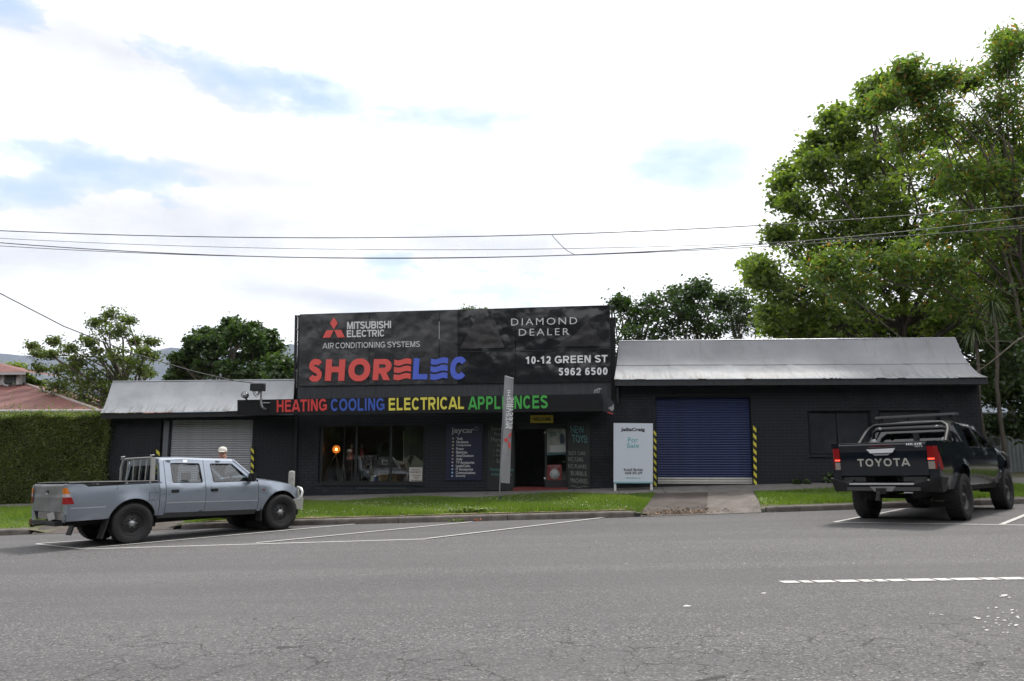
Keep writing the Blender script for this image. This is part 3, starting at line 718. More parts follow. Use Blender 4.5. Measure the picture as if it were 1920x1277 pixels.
def left_wing():
    b = empty('garage_building', (0, 0, 0)); tag(b, 'low charcoal brick garage wing with pale curved metal roof and grey roller door', 'building')
    x0, x1 = onY(204, 850, YF).x, onY(557, 850, YF).x; zt = Z_(300, 779)
    d0, d1 = onY(299, 850, YF).x, onY(471.5, 850, YF).x; zd = Z_(390, 786)
    brick_wall(b, x0, x1, zt, [(d0, d1, -3, zd)], (X_(510), 1.2))
    mb = MB(); mb.box(x0, YF+.24, -1.2, x0+.2, YF+8, zt); mb.box(x1-.25, YF+.24, -1.2, x1-.01, YF+8, zt+.8); mb.box(x0, YF+7.8, -1.2, x1, YF+8, zt); mb.build('rear_wall', M['mortar'], b)
    f0, f1 = onY(315, 850, YF).x, d1
    g = H(d0, YF)
    mb = MB(); mb.box(d0-.0, YF+.10, g-.3, f0+.01, YF+.2, zd); o = mb.build('door_jamb', M['darktrim'], b)
    a = onY(303, 850, YF).x; mb = MB(); mb.box(a, YF+.03, g-.2, f0-.04, YF+.12, zd-.04); mb.build('door_track', mat('jamb_grey', (.12, .13, .15), .5), b)
    roller_door(b, f0, f1, g+.02, zd, YF+.14, .0662, lambda k, n: M['shutter'])
    rows = [((188, 774.5), (549, 769)), ((194.5, 764), (548, 762)), ((200, 750), (549.5, 750)), ((204.5, 736), (550.8, 737)), ((208, 725), (551.5, 725)), ((211.5, 716), (552, 712.5))]
    roof_skirt(b, rows, [21.50, 21.66, 21.84, 22.0, 22.12, 22.22], M['roofL'], 7, .05)
    a, c = onY(190, 776, 21.55), onY(500, 770.5, 21.55)
    mb = MB(); mb.hexa([(a.x, 21.57, a.z-.14), (c.x, 21.57, c.z-.14), (c.x, 21.62, c.z-.14), (a.x, 21.62, a.z-.14), (a.x, 21.57, a.z), (c.x, 21.57, c.z), (c.x, 21.62, c.z), (a.x, 21.62, a.z)]); mb.build('fascia_board', M['darktrim'], b)
    mb = MB(); mb.hexa([(a.x+.15, 21.63, a.z-.10), (c.x, 21.63, c.z-.10), (c.x, YF+.02, c.z-.10), (a.x+.15, YF+.02, a.z-.10), (a.x+.15, 21.63, a.z-.08), (c.x, 21.63, c.z-.08), (c.x, YF+.02, c.z-.08), (a.x+.15, YF+.02, a.z-.08)]); mb.build('soffit', M['darktrim'], b)
    return b
LW = left_wing()

def right_wing():
    b = empty('workshop_building'); tag(b, 'long charcoal brick building with flared grey metal roof and blue roller door', 'building')
    x0, x1 = onY(1158, 850, YF).x, onY(1846, 850, YF).x; zt = Z_(1320, 719)
    d0, d1 = X_(1232), X_(1411); zd = Z_(1320, 745)
    w = [(X_(1518), X_(1637), Z_(1518, 853), Z_(1518, 770)), (X_(1653), X_(1768), Z_(1653, 853), Z_(1653, 769))]
    brick_wall(b, x0, x1, zt, [(d0, d1, -3, zd)]+w, (X_(1440), 1.8))
    mb = MB(); mb.box(x1-.23, YF+.235, -.6, x1-.002, YF+8, zt); mb.box(x0, YF+7.8, -.6, x1, YF+8, zt); mb.build('side_wall', M['mortar'], b)
    for i, h in enumerate(w):
        win = empty('boarded_window'); win.parent = b
        xm = (h[0]+h[1])/2+(-.05 if i == 0 else 0)
        for a, c in ((h[0]+.04, xm-.012), (xm+.012, h[1]-.04)):
            mb = MB(); mb.box(a, YF+.10, h[2]+.04, c, YF+.13, h[3]-.03); mb.build('panel', M['brick'] if i == 0 else M['darktrim'], win, bevel=.004)
        mb = MB()
        mb.box(h[0]-.0, YF+.06, h[2], h[0]+.045, YF+.15, h[3]); mb.box(h[1]-.045, YF+.06, h[2], h[1], YF+.15, h[3]); mb.box(h[0]+.045, YF+.06, h[3]-.045, h[1]-.045, YF+.15, h[3]); mb.box(h[0]+.045, YF+.06, h[2], h[1]-.045, YF+.15, h[2]+.045)
        mb.build('frame', M['mortar'], win)
        mb = MB(); mb.box(h[0]-.03, YF-.045, h[2]-.05, h[1]+.03, YF+.06, h[2]-.003); mb.build('sill', M['brick'], win)
    g = H((d0+d1)/2, YF)
    mb = MB(); mb.box(d0, YF+.2, g-.2, d1, YF+.23, zd); mb.build('backing', M['black'], b)
    roller_door(b, d0+.01, d1-.01, g+.03, zd+.02, YF+.14, .0675, lambda k, n: M['shutterwhite'] if k < 3 else M['shutterblue'])
    rows = [((1151.5, 711), (1853, 707.5)), ((1153.5, 700), (1834, 699.5)), ((1156, 684), (1815.5, 681)), ((1158, 668), (1803, 663)), ((1159.5, 652), (1796, 645)), ((1160.5, 640), (1791, 634))]
    roof_skirt(b, rows, [21.45, 21.85, 22.15, 22.35, 22.48, 22.56], M['roofR'], 6, .05, split=.40)
    a, c = onY(1153, 712, 21.5), onY(1852, 708.5, 21.5)
    mb = MB(); mb.hexa([(a.x, 21.5, a.z-.165), (c.x, 21.5, c.z-.165), (c.x, 21.56, c.z-.165), (a.x, 21.56, a.z-.165), (a.x, 21.5, a.z), (c.x, 21.5, c.z), (c.x, 21.56, c.z), (a.x, 21.56, a.z)]); mb.build('fascia_board', M['fascia'], b)
    mb = MB(); mb.hexa([(a.x, 21.562, a.z-.15), (c.x, 21.562, c.z-.15), (c.x, YF+.1, c.z-.15), (a.x, YF+.1, a.z-.15), (a.x, 21.562, a.z-.12), (c.x, 21.562, c.z-.12), (c.x, YF+.1, c.z-.12), (a.x, YF+.1, a.z-.12)]); mb.build('soffit', M['darktrim'], b)
    mb = MB(); mb.tube([onY(1158.5, 722, YF-.05), onY(1159, 756, YF-.05)], .035, 8); mb.build('downpipe', M['fascia'], b)
    return b
RW = right_wing()

def shop():
    b = empty('shop_building'); tag(b, 'charcoal shop with black awning lettered in four colours below a tall black billboard', 'building')
    x0, x1 = onY(557, 850, YF).x, onY(1158, 850, YF).x; zt = Z_(850, 752)
    wx0, wx1, wz0, wz1 = X_(598), X_(795), Z_(700, 906), Z_(700, 796)
    dx0, dx1, dz1 = X_(962), X_(1064), Z_(1000, 797)
    brick_wall(b, x0+.001, x1-.001, zt, [(wx0, wx1, wz0, wz1), (dx0, dx1, -3, dz1)], (X_(850), 1.3))
    mb = MB(); mb.box(x0+.001, YF+.006, zt+.001, x1-.001, YF+.2, Z_(850, 600)); mb.build('parapet', M['awn'], b)
    mb = MB(); mb.box(x0, YF+.24, zt-.5, x0+.2, YF+8, zt); mb.box(x0, YF+7.8, -.6, x1, YF+8, zt+.5); mb.box(x0, YF+.25, zt-.02, x1, YF+8, zt+.05); mb.build('rear_wall', M['mortar'], b)
    # dark room behind the glass
    fl = H((wx0+wx1)/2, YF)+.15
    mb = MB(); mb.box(x0+.3, YF+.24, fl-.1, x1-.3, YF+6, fl); mb.build('floor', mat('shop_floor', (.10, .09, .08), .6, var=.2), b)
    mb = MB(); mb.box(x0+.3, YF+3.6, fl, x1-.3, YF+3.7, zt); mb.box(x0+.21, YF+.24, fl, x0+.3, YF+6, zt); mb.build('inner_wall', mat('shop_inner', (.16, .16, .15), .8, var=.3, vscale=1.5), b)
    mb = MB(); mb.tube([onY(556, 779, YF-.06), onY(553, 936, YF-.06)], .045, 8); mb.build('downpipe', M['black'], b)
    # window
    win = empty('window'); win.parent = b
    def frame_piece(a, bb): mb = MB(); mb.box(*a, *bb); mb.build('frame', M['black'], win, bevel=.003)
    fy0, fy1 = YF+.10, YF+.16
    frame_piece((wx0, fy0-.04, wz0), (wx0+.09, fy1, wz1)); frame_piece((wx1-.04, fy0, wz0), (wx1, fy1, wz1))
    frame_piece((wx0+.09, fy0, wz1-.05), (wx1-.04, fy1, wz1)); frame_piece((wx0+.09, fy0, wz0), (wx1-.04, fy1, wz0+.05))
    m1, m2 = X_(666), X_(731)
    for m_ in (m1, m2): frame_piece((m_-.035, fy0, wz0+.05), (m_+.035, fy1, wz1-.05))
    for a, c in ((wx0+.09, m1-.035), (m1+.035, m2-.035), (m2+.035, wx1-.04)):
        mb = MB(); mb.box(a, YF+.125, wz0+.05, c, YF+.133, wz1-.05); mb.build('pane', M['glass'], win)
    mb = MB(); mb.box(wx0-.05, YF-.03, wz0-.06, wx1+.03, YF+.10, wz0-.002); mb.build('sill', M['brick'], win, bevel=.004)
    mb = MB(); px_box(mb, 668, 914, 760, 917, YF-.012, YF+.005); mb.build('pipe', M['fascia'], b)
    for x in (610, 762):
        v = empty('air_vent'); v.parent = b
        mb = MB(); px_box(mb, x-6, 917, x+6, 924, YF-.006, YF+.02); mb.build('grille', M['black'], v)
    # entrance: doorway, glass side panel, red step
    gz = H(dx0, YF)
    dr = empty('entrance'); dr.parent = b
    mb = MB(); mb.box(dx0, YF+.05, gz-.1, dx1, YF+.9, gz+.10+.0); mb.box(dx0+.0, YF-.08, gz-.1, dx1, YF+.05, gz+.10); mb.build('step', mat('red_step', (.13, .022, .02), .7, var=.2), dr)
    fx = X_(1021)
    mb = MB(); mb.box(dx0, YF+.15, gz+.1, dx0+.05, YF+.22, dz1); mb.box(fx, YF+.15, gz+.1, fx+.05, YF+.22, dz1); mb.box(dx1-.05, YF+.15, gz+.1, dx1, YF+.22, dz1); mb.box(dx0+.05, YF+.15, dz1-.1, fx, YF+.22, dz1); mb.box(fx+.05, YF+.15, dz1-.1, dx1-.05, YF+.22, dz1); mb.box(fx+.05, YF+.15, gz+.101, dx1-.05, YF+.22, gz+.3); mb.build('frame', M['darktrim'], dr)
    mb = MB(); mb.box(fx+.05, YF+.175, gz+.3, dx1-.05, YF+.185, dz1-.1); mb.build('side_pane', M['glass'], dr)
    for y in (811, 897):
        q = onY(1021.5, y, YF+.14); mb = MB(); mb.lathe([(0, -.015), (.028, -.012), (.03, 0), (.02, .01)], (q.x, q.y, q.z), 'Y', 10); mb.build('hinge', M['txt'], dr)
    # awning
    aw = empty('awning'); aw.parent = b; YA = 20.95
    TL, TR, BR, BL = onY(445, 750, YA), onY(1129, 738.5, YA), onY(1129, 771, YA), onY(445, 778.5, YA)
    def awn(u, v): return (BL.lerp(BR, u)).lerp(TL.lerp(TR, u), v)
    mb = MB(); mb.hexa([BL, BR, (BR.x, YA+.05, BR.z), (BL.x, YA+.05, BL.z), TL, TR, (TR.x, YA+.05, TR.z), (TL.x, YA+.05, TL.z)]); mb.build('awning_fascia', M['awn'], aw)
    mb = MB()
    mb.hexa([(BL.x, YA+.051, BL.z+.03), (BR.x, YA+.051, BR.z+.03), (BR.x, YF-.002, BR.z+.03), (BL.x, YF-.52, BL.z+.03), (BL.x, YA+.051, BL.z+.06), (BR.x, YA+.051, BR.z+.06), (BR.x, YF-.002, BR.z+.06), (BL.x, YF-.52, BL.z+.06)]); mb.build('soffit', M['darktrim'], aw)
    mb = MB(); mb.hexa([(TL.x, YA+.051, TL.z-.04), (TR.x, YA+.051, TR.z-.04), (TR.x, YF-.002, TR.z+.0), (TL.x, YF-.6, TL.z-.0), (TL.x, YA+.051, TL.z-.01), (TR.x, YA+.051, TR.z-.01), (TR.x, YF-.002, TR.z+.03), (TL.x, YF-.6, TL.z+.03)]); mb.build('awning_roof', M['metal'], aw)
    for a_, tt in ((TR, BR),):
        mb = MB(); mb.box(TR.x-.03, YA+.052, BR.z+.07, TR.x, YF-.003, TR.z-.05); mb.build('awning_end', M['fascia'], aw)
    for s, x, x2, yt, yb, yt2, mk in (('HEATING', 519, 613, 750.5, 773, 747.6, 'red'), ('COOLING', 620.5, 721, 747.8, 771, 746.2, 'blue'), ('ELECTRICAL', 729, 870, 746.5, 769.8, 743.6, 'yellow'), ('APPLIANCES', 878, 1027, 743.8, 768.2, 741, 'green')):
        wall_gtext(s, x, yt, x2, yb, YA-.002, M[mk], aw, sw=.195, slope=(yt2-yt)/(x2-x))
    mb = MB(); add_px_plate(mb, [(1130, 739), (1150, 753), (1151, 776), (1130, 771)], YA+.55, .02); o = mb.build('end_sign', M['fascia'], aw)
    mb = MB(); add_px_plate(mb, [(1140, 765), (1148, 761), (1151, 757), (1151, 768), (1147, 771)], YA+.52, .006); mb.build('emblem', M['txtgrey'], o)
    mb = MB(); add_px_plate(mb, [(1139, 772), (1149, 775), (1149, 777), (1139, 774)], YA+.52, .006); mb.build('emblem', M['red'], o)
    o = wall_text('...', 1115, 729, 1127, 733, YF-.1, M['txtgrey'], b, name='conduit') if 0 else None
    mb = MB()
    for dx, dy in ((0, 0), (3, -2), (6, -3), (9, -2)): mb.tube([onY(1114+dx, 737, YA+.3), onY(1115+dx, 732+dy, YA+.3), onY(1119+dx, 731+dy, YA+.3)], .01, 5)
    mb.build('cable_loop', M['txtgrey'], aw)
    # apron below the billboard
    mb = MB(); P = [(559, 723.5), (1146, 715.5), (1146, 752), (558, 760)]; add_px_plate(mb, P, 21.93, .02); mb.build('apron_panel', M['fascia'], b)
    return b
SH = shop()

def billboard():
    b = empty('billboard', (0, 0, 0)); tag(b, 'big black billboard with SHORELEC lettering standing over the shop awning', 'billboard')
    YB = 21.86
    TL, TR, BL, BR = (562, 589.2), (1143.5, 572), (559.5, 724), (1146, 716)
    def q(u, v):      # u 0..1 left to right, v 0..1 top to bottom, photo pixel
        a = (TL[0]+(TR[0]-TL[0])*u, TL[1]+(TR[1]-TL[1])*u); c = (BL[0]+(BR[0]-BL[0])*u, BL[1]+(BR[1]-BL[1])*u)
        return (a[0]+(c[0]-a[0])*v, a[1]+(c[1]-a[1])*v)
    def panel(u0, u1, v0, v1, mt, dy=0):
        mb = MB(); e = .0008
        P = lambda u, v: onY(*q(u, v), YB)
        def g(i, j):
            u = u0+e+(u1-u0-2*e)*i; v = v1+(v0-v1)*j+(.004 if j == 0 else 0)*0
            p = P(u, v); bulge = .012*math.sin(math.pi*i)*math.sin(math.pi*j)+.006*math.sin(9*u+7*v)
            return (p.x, p.y-dy-bulge, p.z)
        mb.grid(g, list(np.linspace(0, 1, 9)), list(np.linspace(0, 1, 7)))
        o = mb.build('sign_panel', mt, b, fix=False); return o
    us = [0, .225, .45]
    for k in range(2): panel(us[k], us[k+1], 0, .998, M['signgrey'], .002*k)
    panel(.45, .51, 0, .998, M['signgrey'], .003)
    panel(.51, .695, 0, .567, M['signblack']); panel(.695, 1, 0, .567, M['signblack'], .003); panel(.51, .695, .570, .998, M['signblack'], .002); panel(.695, 1, .570, .998, M['signblack'])
    # thin bright edge of the lapped sheet
    mb = MB(); a, c = onY(*q(.51, .567), YB-.02), onY(*q(1, .567), YB-.02); mb.hexa([(a.x, a.y, a.z-.012), (c.x, c.y, c.z-.012), (c.x, c.y+.01, c.z-.012), (a.x, a.y+.01, a.z-.012), (a.x, a.y, a.z), (c.x, c.y, c.z), (c.x, c.y+.01, c.z), (a.x, a.y+.01, a.z)]); mb.build('edge_strip', M['fascia'], b)
    mb = MB(); add_px_plate(mb, [(823, 603), (824.2, 603), (824.2, 636), (823, 636)], YB-.02); mb.build('edge_strip', M['txtgrey'], b)
    Yt = YB-.022
    for P in ([(861, 654), (893, 598), (925, 594), (946, 652)], [(1040, 650), (1072, 632), (1100, 603), (1138, 649)]):
        mb = MB(); add_px_plate(mb, P, Yt+.001, .003); mb.build('diamond_graphic', M['signfaint'], b)
    # backing, frame and braces
    mb = MB(); p = [onY(*q(0, 0), YB+.06), onY(*q(1, 0), YB+.06), onY(*q(1, 1), YB+.06), onY(*q(0, 1), YB+.06)]
    mb.hexa([(v.x, v.y, v.z) for v in (p[3], p[2])]+[(p[2].x, p[2].y+.04, p[2].z), (p[3].x, p[3].y+.04, p[3].z)]+[tuple(p[0]), tuple(p[1]), (p[1].x, p[1].y+.04, p[1].z), (p[0].x, p[0].y+.04, p[0].z)]); mb.build('backing', M['black'], b)
    mb = MB(); a, c = onY(555.5, 591, 22.3), onY(553, 735, 22.3); mb.tube([a, c], .05, 4); a2, c2 = onY(560.5, 591, YB+.1), onY(559, 724, YB+.1); mb.tube([a2, c2], .028, 4)
    for y in (593, 618, 642, 668, 695, 718): mb.tube([onY(555, y, 22.3), onY(560, y, YB+.1)], .03, 4)
    mb.tube([onY(555, 700, 22.3), onY(560, 660, YB+.1)], .02, 4)
    mb.build('side_frame', M['black'], b)
    mb = MB(); mb.tube([onY(1147, 574, 22.05), onY(1150, 722, 22.05)], .035, 4); mb.tube([onY(1150, 575, 22.2), onY(1158, 640, 23.4)], .025, 4); mb.tube([onY(1145, 573, YB+.08), onY(1151, 575, 22.2)], .02, 4); mb.build('brace', M['black'], b)
    # lettering
    sl = -.026
    wall_gtext('MITSUBISHI', 650.8, 603.5, 733.2, 617.2, Yt, M['txt'], b, sw=.20, slope=-.022, spacing=-.07)
    wall_gtext('ELECTRIC', 650.3, 619.3, 721.6, 632.4, Yt, M['txt'], b, sw=.20, slope=-.02, spacing=-.07)
    for w_, xa, xb in (('AIR', 605, 626), ('CONDITIONING', 629.3, 722.3), ('SYSTEMS', 726.6, 787.5)): wall_gtext(w_, xa, 643.2-.019*(xa-605), xb, 653.8-.019*(xa-605), Yt, M['txt'], b, sw=.135, slope=-.019)
    wall_text('DIAMOND', 958.5, 597.5, 1082, 610.5, Yt, M['txt'], b, bold=-.008, slope=-.022, spacing=1.3)
    wall_text('DEALER', 973, 617, 1067, 629.6, Yt, M['txt'], b, bold=-.008, slope=-.018, spacing=1.3)
    wall_gtext('10-12 GREEN ST', 985.5, 668.7, 1139, 682.5, Yt, M['white'], b, sw=.20, slope=-.021)
    wall_gtext('5962 6500', 1047.5, 690.2, 1139, 704, Yt, M['white'], b, sw=.20, slope=-.013)
    lg = empty('emblem'); lg.parent = b
    for P in ([(626.1, 594.8), (633.3, 606), (626.1, 617.6), (618.9, 606.3)], [(612, 619.4), (625.6, 619), (619.3, 633), (605, 633.4)], [(626.8, 619), (639.8, 618.6), (646.5, 632.5), (633.2, 632.8)]):
        mb = MB(); add_px_plate(mb, P, Yt, .005); mb.build('diamond', M['shred'], lg)
    # SHORELEC
    for ch, xa, xb, ya, yb, mk in (('S', 578, 605, 673.3, 715.8, 'shred'), ('H', 609, 648, 674, 714.3, 'shred'), ('O', 652, 695.5, 672.5, 715, 'shred'), ('R', 698.5, 735, 673.3, 713, 'shred'), ('L', 773.4, 803.5, 671.8, 711.6, 'shblue'), ('C', 842.8, 877.5, 669, 711.6, 'shblue')):
        wall_gtext(ch, xa, ya, xb-2.5, yb, Yt, M[mk], b, sw=.262, slope=-.006, shear=.065)
    for xa, xb, ya, yb, mk in ((738, 770, 674, 712.6, 'shred'), (806.6, 838.8, 672.2, 712, 'shblue')):
        e = empty('wave_letter'); e.parent = b
        h = (yb-ya)
        for k in range(3):
            y0 = ya+h*(k*.355); th = h*.265; n = 17; top = []; bot = []
            for i in range(n):
                u = i/(n-1); x = xa+(xb-xa)*u; w = -math.sin(u*2*math.pi)*-1.7
                top.append((x+1.5*(1-k*.4), y0+w-.6*u)); bot.append((x+1.5*(.7-k*.4), y0+th+w-.6*u))
            mb = MB(); A = [onY(*p, Yt) for p in top]; B = [onY(*p, Yt) for p in bot]; d = Vector((0, -.006, 0))
            vs = A+B+[p+d for p in A]+[p+d for p in B]
            fs = []
            for i in range(n-1): fs += [(2*n+i, 3*n+i, 3*n+i+1, 2*n+i+1), (i, i+1, n+i+1, n+i), (i, 2*n+i, 2*n+i+1, i+1), (n+i, n+i+1, 3*n+i+1, 3*n+i)]
            mb.add(vs, fs); mb.build('wave_bar', M[mk], e)
    return b
billboard()

# ---------------------------------------------------------------- signs, boards and small things on the front
def front_items():
    # dark blue trade list board
    b = empty('sign_board'); tag(b, 'dark blue board on the shop wall listing goods under the word jaycar', 'sign')
    Y = YF-.02
    mb = MB(); add_px_plate(mb, [(837.5, 795), (905.5, 794), (903, 900.5), (835.5, 901)], Y, .015); mb.build('board', mat('navy_board', (.008, .011, .038), .4), b)
    wall_text('jaycar', 846.5, 801.5, 889, 815.5, Y-.016, M['txtgrey'], b, bold=.02)
    mb = MB()
    for k in range(5):
        a = k*2*math.pi/5; p = onY(893.5+3.4*math.cos(a), 803.5-3.4*math.sin(a), Y-.016); mb.lathe([(0, -.004), (.014, -.004), (.014, 0)], (p.x, p.y, p.z), 'Y', 6)
    mb.build('star', M['txtgrey'], b)
    names = ['Tools', 'Hardware', 'Components', 'Power', 'Batteries', 'Auto/Outdoors', 'Audio', 'TV Accessories', 'Leads/Cable', 'IT Accessories', 'Communications', 'Security']
    ends = [867.5, 878, 883, 870, 876, 888, 867, 889.5, 881.5, 887, 891, 873]
    cols = [(.5, .52, .4), (.5, .52, .3), (.52, .45, .3), (.52, .4, .32), (.52, .38, .34), (.5, .36, .36), (.48, .36, .42), (.5, .42, .5), (.5, .48, .6), (.35, .55, .72), (.35, .55, .75), (.4, .6, .8)]
    for i, n in enumerate(names):
        y = 822.2+i*6.4; x = 849.6-i*.17
        p = onY(x, y, Y-.016); mb = MB(); mb.lathe([(0, -.004), (.024, -.004), (.024, 0)], (p.x, p.y, p.z), 'Y', 10); mb.build('bullet', mat('bullet_%d' % i, cols[i], .5), b)
        wall_text(n, 856.2-i*.15, y-2.5, ends[i], y+2.6, Y-.016, M['txt'], b, bold=.01)
    # chalkboards
    chalk = mat('chalk', (.19, .22, .20), .9); chalkt = mat('chalk_teal', (.10, .26, .27), .9); brd = mat('chalkboard', (.012, .013, .014), .6, var=.3, vscale=3)
    b = empty('chalkboard'); tag(b, 'black chalkboard left of the doorway, half behind the grey flag banner', 'chalkboard')
    mb = MB(); add_px_plate(mb, [(915, 791), (964, 791), (963.5, 919), (914, 919.5)], YF-.03, .02); mb.build('board', brd, b)
    for s, x0, y0, x1, y1, m_ in (('Service', 921, 800, 950, 807, chalk), ('Repairs', 927, 811, 955, 817, chalk), ('More', 921, 820, 940, 828, chalk), ('- Stereo', 926, 832, 956, 837, chalk), ('- Radio', 925, 842, 953, 847, chalk), ('- Lamps', 925, 851, 953, 856, chalk), ('- Solar', 925, 861, 950, 868, chalk), ('Fencing Available', 919, 877, 963, 884, chalkt), ('enquire within', 921, 886, 960, 893, chalkt)):
        wall_text(s, x0, y0, x1, y1, YF-.052, m_, b, bold=-.006, slope=.03)
    b = empty('chalkboard'); tag(b, 'tall black chalkboard reading NEW TOYS right of the doorway', 'chalkboard')
    mb = MB(); add_px_plate(mb, [(1064.5, 790), (1106, 790), (1106.5, 917.5), (1065, 918)], YF-.03, .02); mb.build('board', brd, b)
    for s, x0, y0, x1, y1, sl, m_ in (('NEW', 1071, 798, 1096, 812, .04, chalkt), ('TOYS!', 1074, 815, 1102, 829, .06, chalkt), ('SLOT CARS', 1066.5, 846, 1098, 852.5, .03, chalk), ('R/C CARS', 1066, 857, 1094, 864.5, .04, chalk), ('R/C PLANES', 1066, 870, 1100, 877.5, .04, chalk), ('BUBBLE', 1071, 883, 1101, 891, .05, chalk), ('MACHINES', 1071, 896, 1102, 905, .07, chalk)):
        wall_text(s, x0, y0, x1, y1, YF-.052, m_, b, bold=-.004, slope=sl, shear=-.15)
    mb = MB(); mb.tube([onY(1071, 910.5, YF-.053), onY(1078, 912, YF-.053), onY(1086, 914, YF-.053), onY(1094, 911.5, YF-.053), onY(1101, 912, YF-.053)], .008, 4); mb.build('chalk_stroke', chalk, b)
    # welcome sign
    b = empty('welcome_sign'); tag(b, 'small yellow WELCOME sign over the shop doorway', 'sign')
    mb = MB(); add_px_plate(mb, [(994.5, 779), (1037.3, 778.3), (1037.3, 792.8), (994.5, 793.2)], 21.6, .02); mb.build('plate', mat('welcome_yellow', (.42, .33, .025), .6), b)
    wall_text('WELCOME', 998.5, 782.8, 1033, 789, 21.578, mat('dark_olive', (.05, .035, .01), .6), b, bold=.03)
    # posters on the side pane
    Yp = YF+.165
    b = empty('poster'); tag(b, 'pale printed poster with dark figure taped high on the door side pane', 'poster')
    mb = MB(); add_px_plate(mb, [(1025.5, 803), (1061, 803), (1061, 852), (1026, 854)], Yp, .004); mb.build('sheet', mat('poster_pale', (.20, .22, .20), .6, var=.3, vscale=8), b)
    mb = MB(); add_px_plate(mb, [(1031, 835), (1061, 834.5), (1061, 847.5), (1031, 848)], Yp-.006, .003); mb.build('white_band', mat('poster_white', (.32, .34, .34), .6), b)
    mb = MB(); add_px_plate(mb, [(1026, 848.5), (1061, 848), (1061, 852), (1026, 854)], Yp-.006, .003); mb.build('teal_band', mat('poster_teal', (.03, .08, .085), .6), b)
    mb = MB(); add_px_plate(mb, [(1050, 816), (1053, 812), (1057, 816), (1059, 825), (1058, 832), (1050, 831)], Yp-.006, .003); mb.build('figure', mat('poster_navy', (.02, .03, .06), .6), b)
    wall_text('50', 1030, 810, 1043, 818, Yp-.006, mat('poster_ink', (.04, .09, .10), .6), b, bold=.03)
    b = empty('poster'); tag(b, 'red poster with a white disc taped low on the door side pane', 'poster')
    mb = MB(); add_px_plate(mb, [(1026, 871.5), (1053, 871), (1052.5, 905.5), (1026, 906)], Yp, .004); mb.build('sheet', mat('poster_red', (.16, .018, .02), .6, var=.15), b)
    c = onY(1040, 889.5, Yp-.006); mb = MB(); mb.lathe([(0, -.003), (.14, -.003), (.14, 0)], (c.x, c.y, c.z), 'Y', 24); mb.build('disc', mat('poster_disc', (.30, .31, .32), .6, var=.3, vscale=14), b)
    wall_text('RECYCLING', 1029, 873, 1050, 875.5, Yp-.006, M['txtgrey'], b); wall_text('HERE', 1034, 877, 1045, 880, Yp-.006, M['txtgrey'], b)
    # notice in the window
    b = empty('notice'); tag(b, 'white PRIVATE PROPERTY notice in the lower right of the shop window', 'notice')
    mb = MB(); add_px_plate(mb, [(767.5, 876.5), (792, 876.5), (791.5, 904.5), (768, 904.5)], YF+.118, .004); mb.build('sheet', mat('notice_white', (.50, .50, .48), .6), b)
    dk = mat('notice_ink', (.16, .08, .07), .6)
    for s, x0, y0, x1, y1 in (('PRIVATE', 772, 879, 788, 882.4), ('PROPERTY', 769.5, 883.8, 790.5, 887.4), ('Constant', 772, 889.5, 789, 892.6), ('Video', 775, 894.2, 786, 897.2), ('Surveillance', 770.5, 898.8, 790.5, 902)):
        wall_text(s, x0, y0, x1, y1, YF+.112, dk, b, bold=.012)
    # for sale board
    b = empty('for_sale_sign'); tag(b, 'white real estate For Sale board on two posts against the wall', 'sign')
    Ys = 21.35
    mb = MB(); add_px_plate(mb, [(1150.5, 793.3), (1224, 794), (1224, 904), (1150.3, 904)], Ys, .04); mb.build('board', mat('sale_white', (.56, .60, .68), .5), b)
    mb = MB(); add_px_plate(mb, [(1150.3, 903), (1224, 903), (1224, 906), (1150.3, 906)], Ys-.02, .03); mb.build('teal_edge', mat('sale_teal', (.22, .42, .47), .5), b)
    for xa, xb, yb in ((1151, 1155.5, 919.5), (1219, 1223.8, 916.5)):
        a, c = onY(xa, 905, Ys), onY(xb, yb, Ys); mb = MB(); mb.box(a.x, Ys-.03, c.z-.04, c.x, Ys+.03, onY(xa, 906.2, Ys).z); mb.build('leg', M['txt'], b)
    wall_text('JellisCraig', 1164, 802, 1209, 810, Ys-.041, M['ink'], b, bold=.03)
    wall_text('For', 1177.5, 820, 1196.5, 829, Ys-.041, M['teal'], b); wall_text('Sale', 1175.5, 831, 1198, 839, Ys-.041, M['teal'], b)
    wall_text('Russell Bartlett', 1170, 878, 1205.5, 882.8, Ys-.041, M['ink'], b); wall_text('0438 305 679', 1172, 884.5, 1204, 889, Ys-.041, M['ink'], b)
    wall_text('jelliscraig.com.au', 1174, 894.6, 1200, 897.2, Ys-.041, M['teal'], b)
    # hazard striped guards
    def guard(x0t, x0b, w, yt, yb, label, Yg=YF-.035):
        g = empty('corner_guard'); tag(g, label, 'corner guard', 'striped guards at the roller doors')
        n = max(3, int((yb-yt)/13.2))
        mb = MB(); add_px_plate(mb, [(x0t, yt), (x0t+w, yt), (x0b+w, yb), (x0b, yb)], Yg, .03); mb.build('strip', M['hazblk'], g)
        for k in range(n):
            t0 = yt+(k+.15)*(yb-yt)/n; h = (yb-yt)/n
            def xx(y): return x0t+(x0b-x0t)*(y-yt)/(yb-yt)
            mb = MB(); add_px_plate(mb, [(xx(t0), t0-h*.12), (xx(t0)+w, t0+h*.30), (xx(t0)+w, min(yb, t0+h*.80)), (xx(t0), t0+h*.36)], Yg-.031, .004); mb.build('yellow_stripe', M['hazyel'], g)
    guard(1225.6, 1225.8, 5, 806, 914, 'yellow and black guard between the For Sale board and blue door')
    guard(1412, 1413.2, 6, 797.5, 911.5, 'yellow and black guard on the right side of the blue door')
    guard(470.5, 470, 5.5, 838, 950, 'yellow and black guard right of the grey roller door')
    guard(293, 291, 6.5, 842, 955, 'yellow and black guard left of the grey roller door')
    # service box, conduit, lamp on the awning
    b = empty('service_box'); tag(b, 'black electrical service box on a grey bent conduit above the awning', 'electrical box')
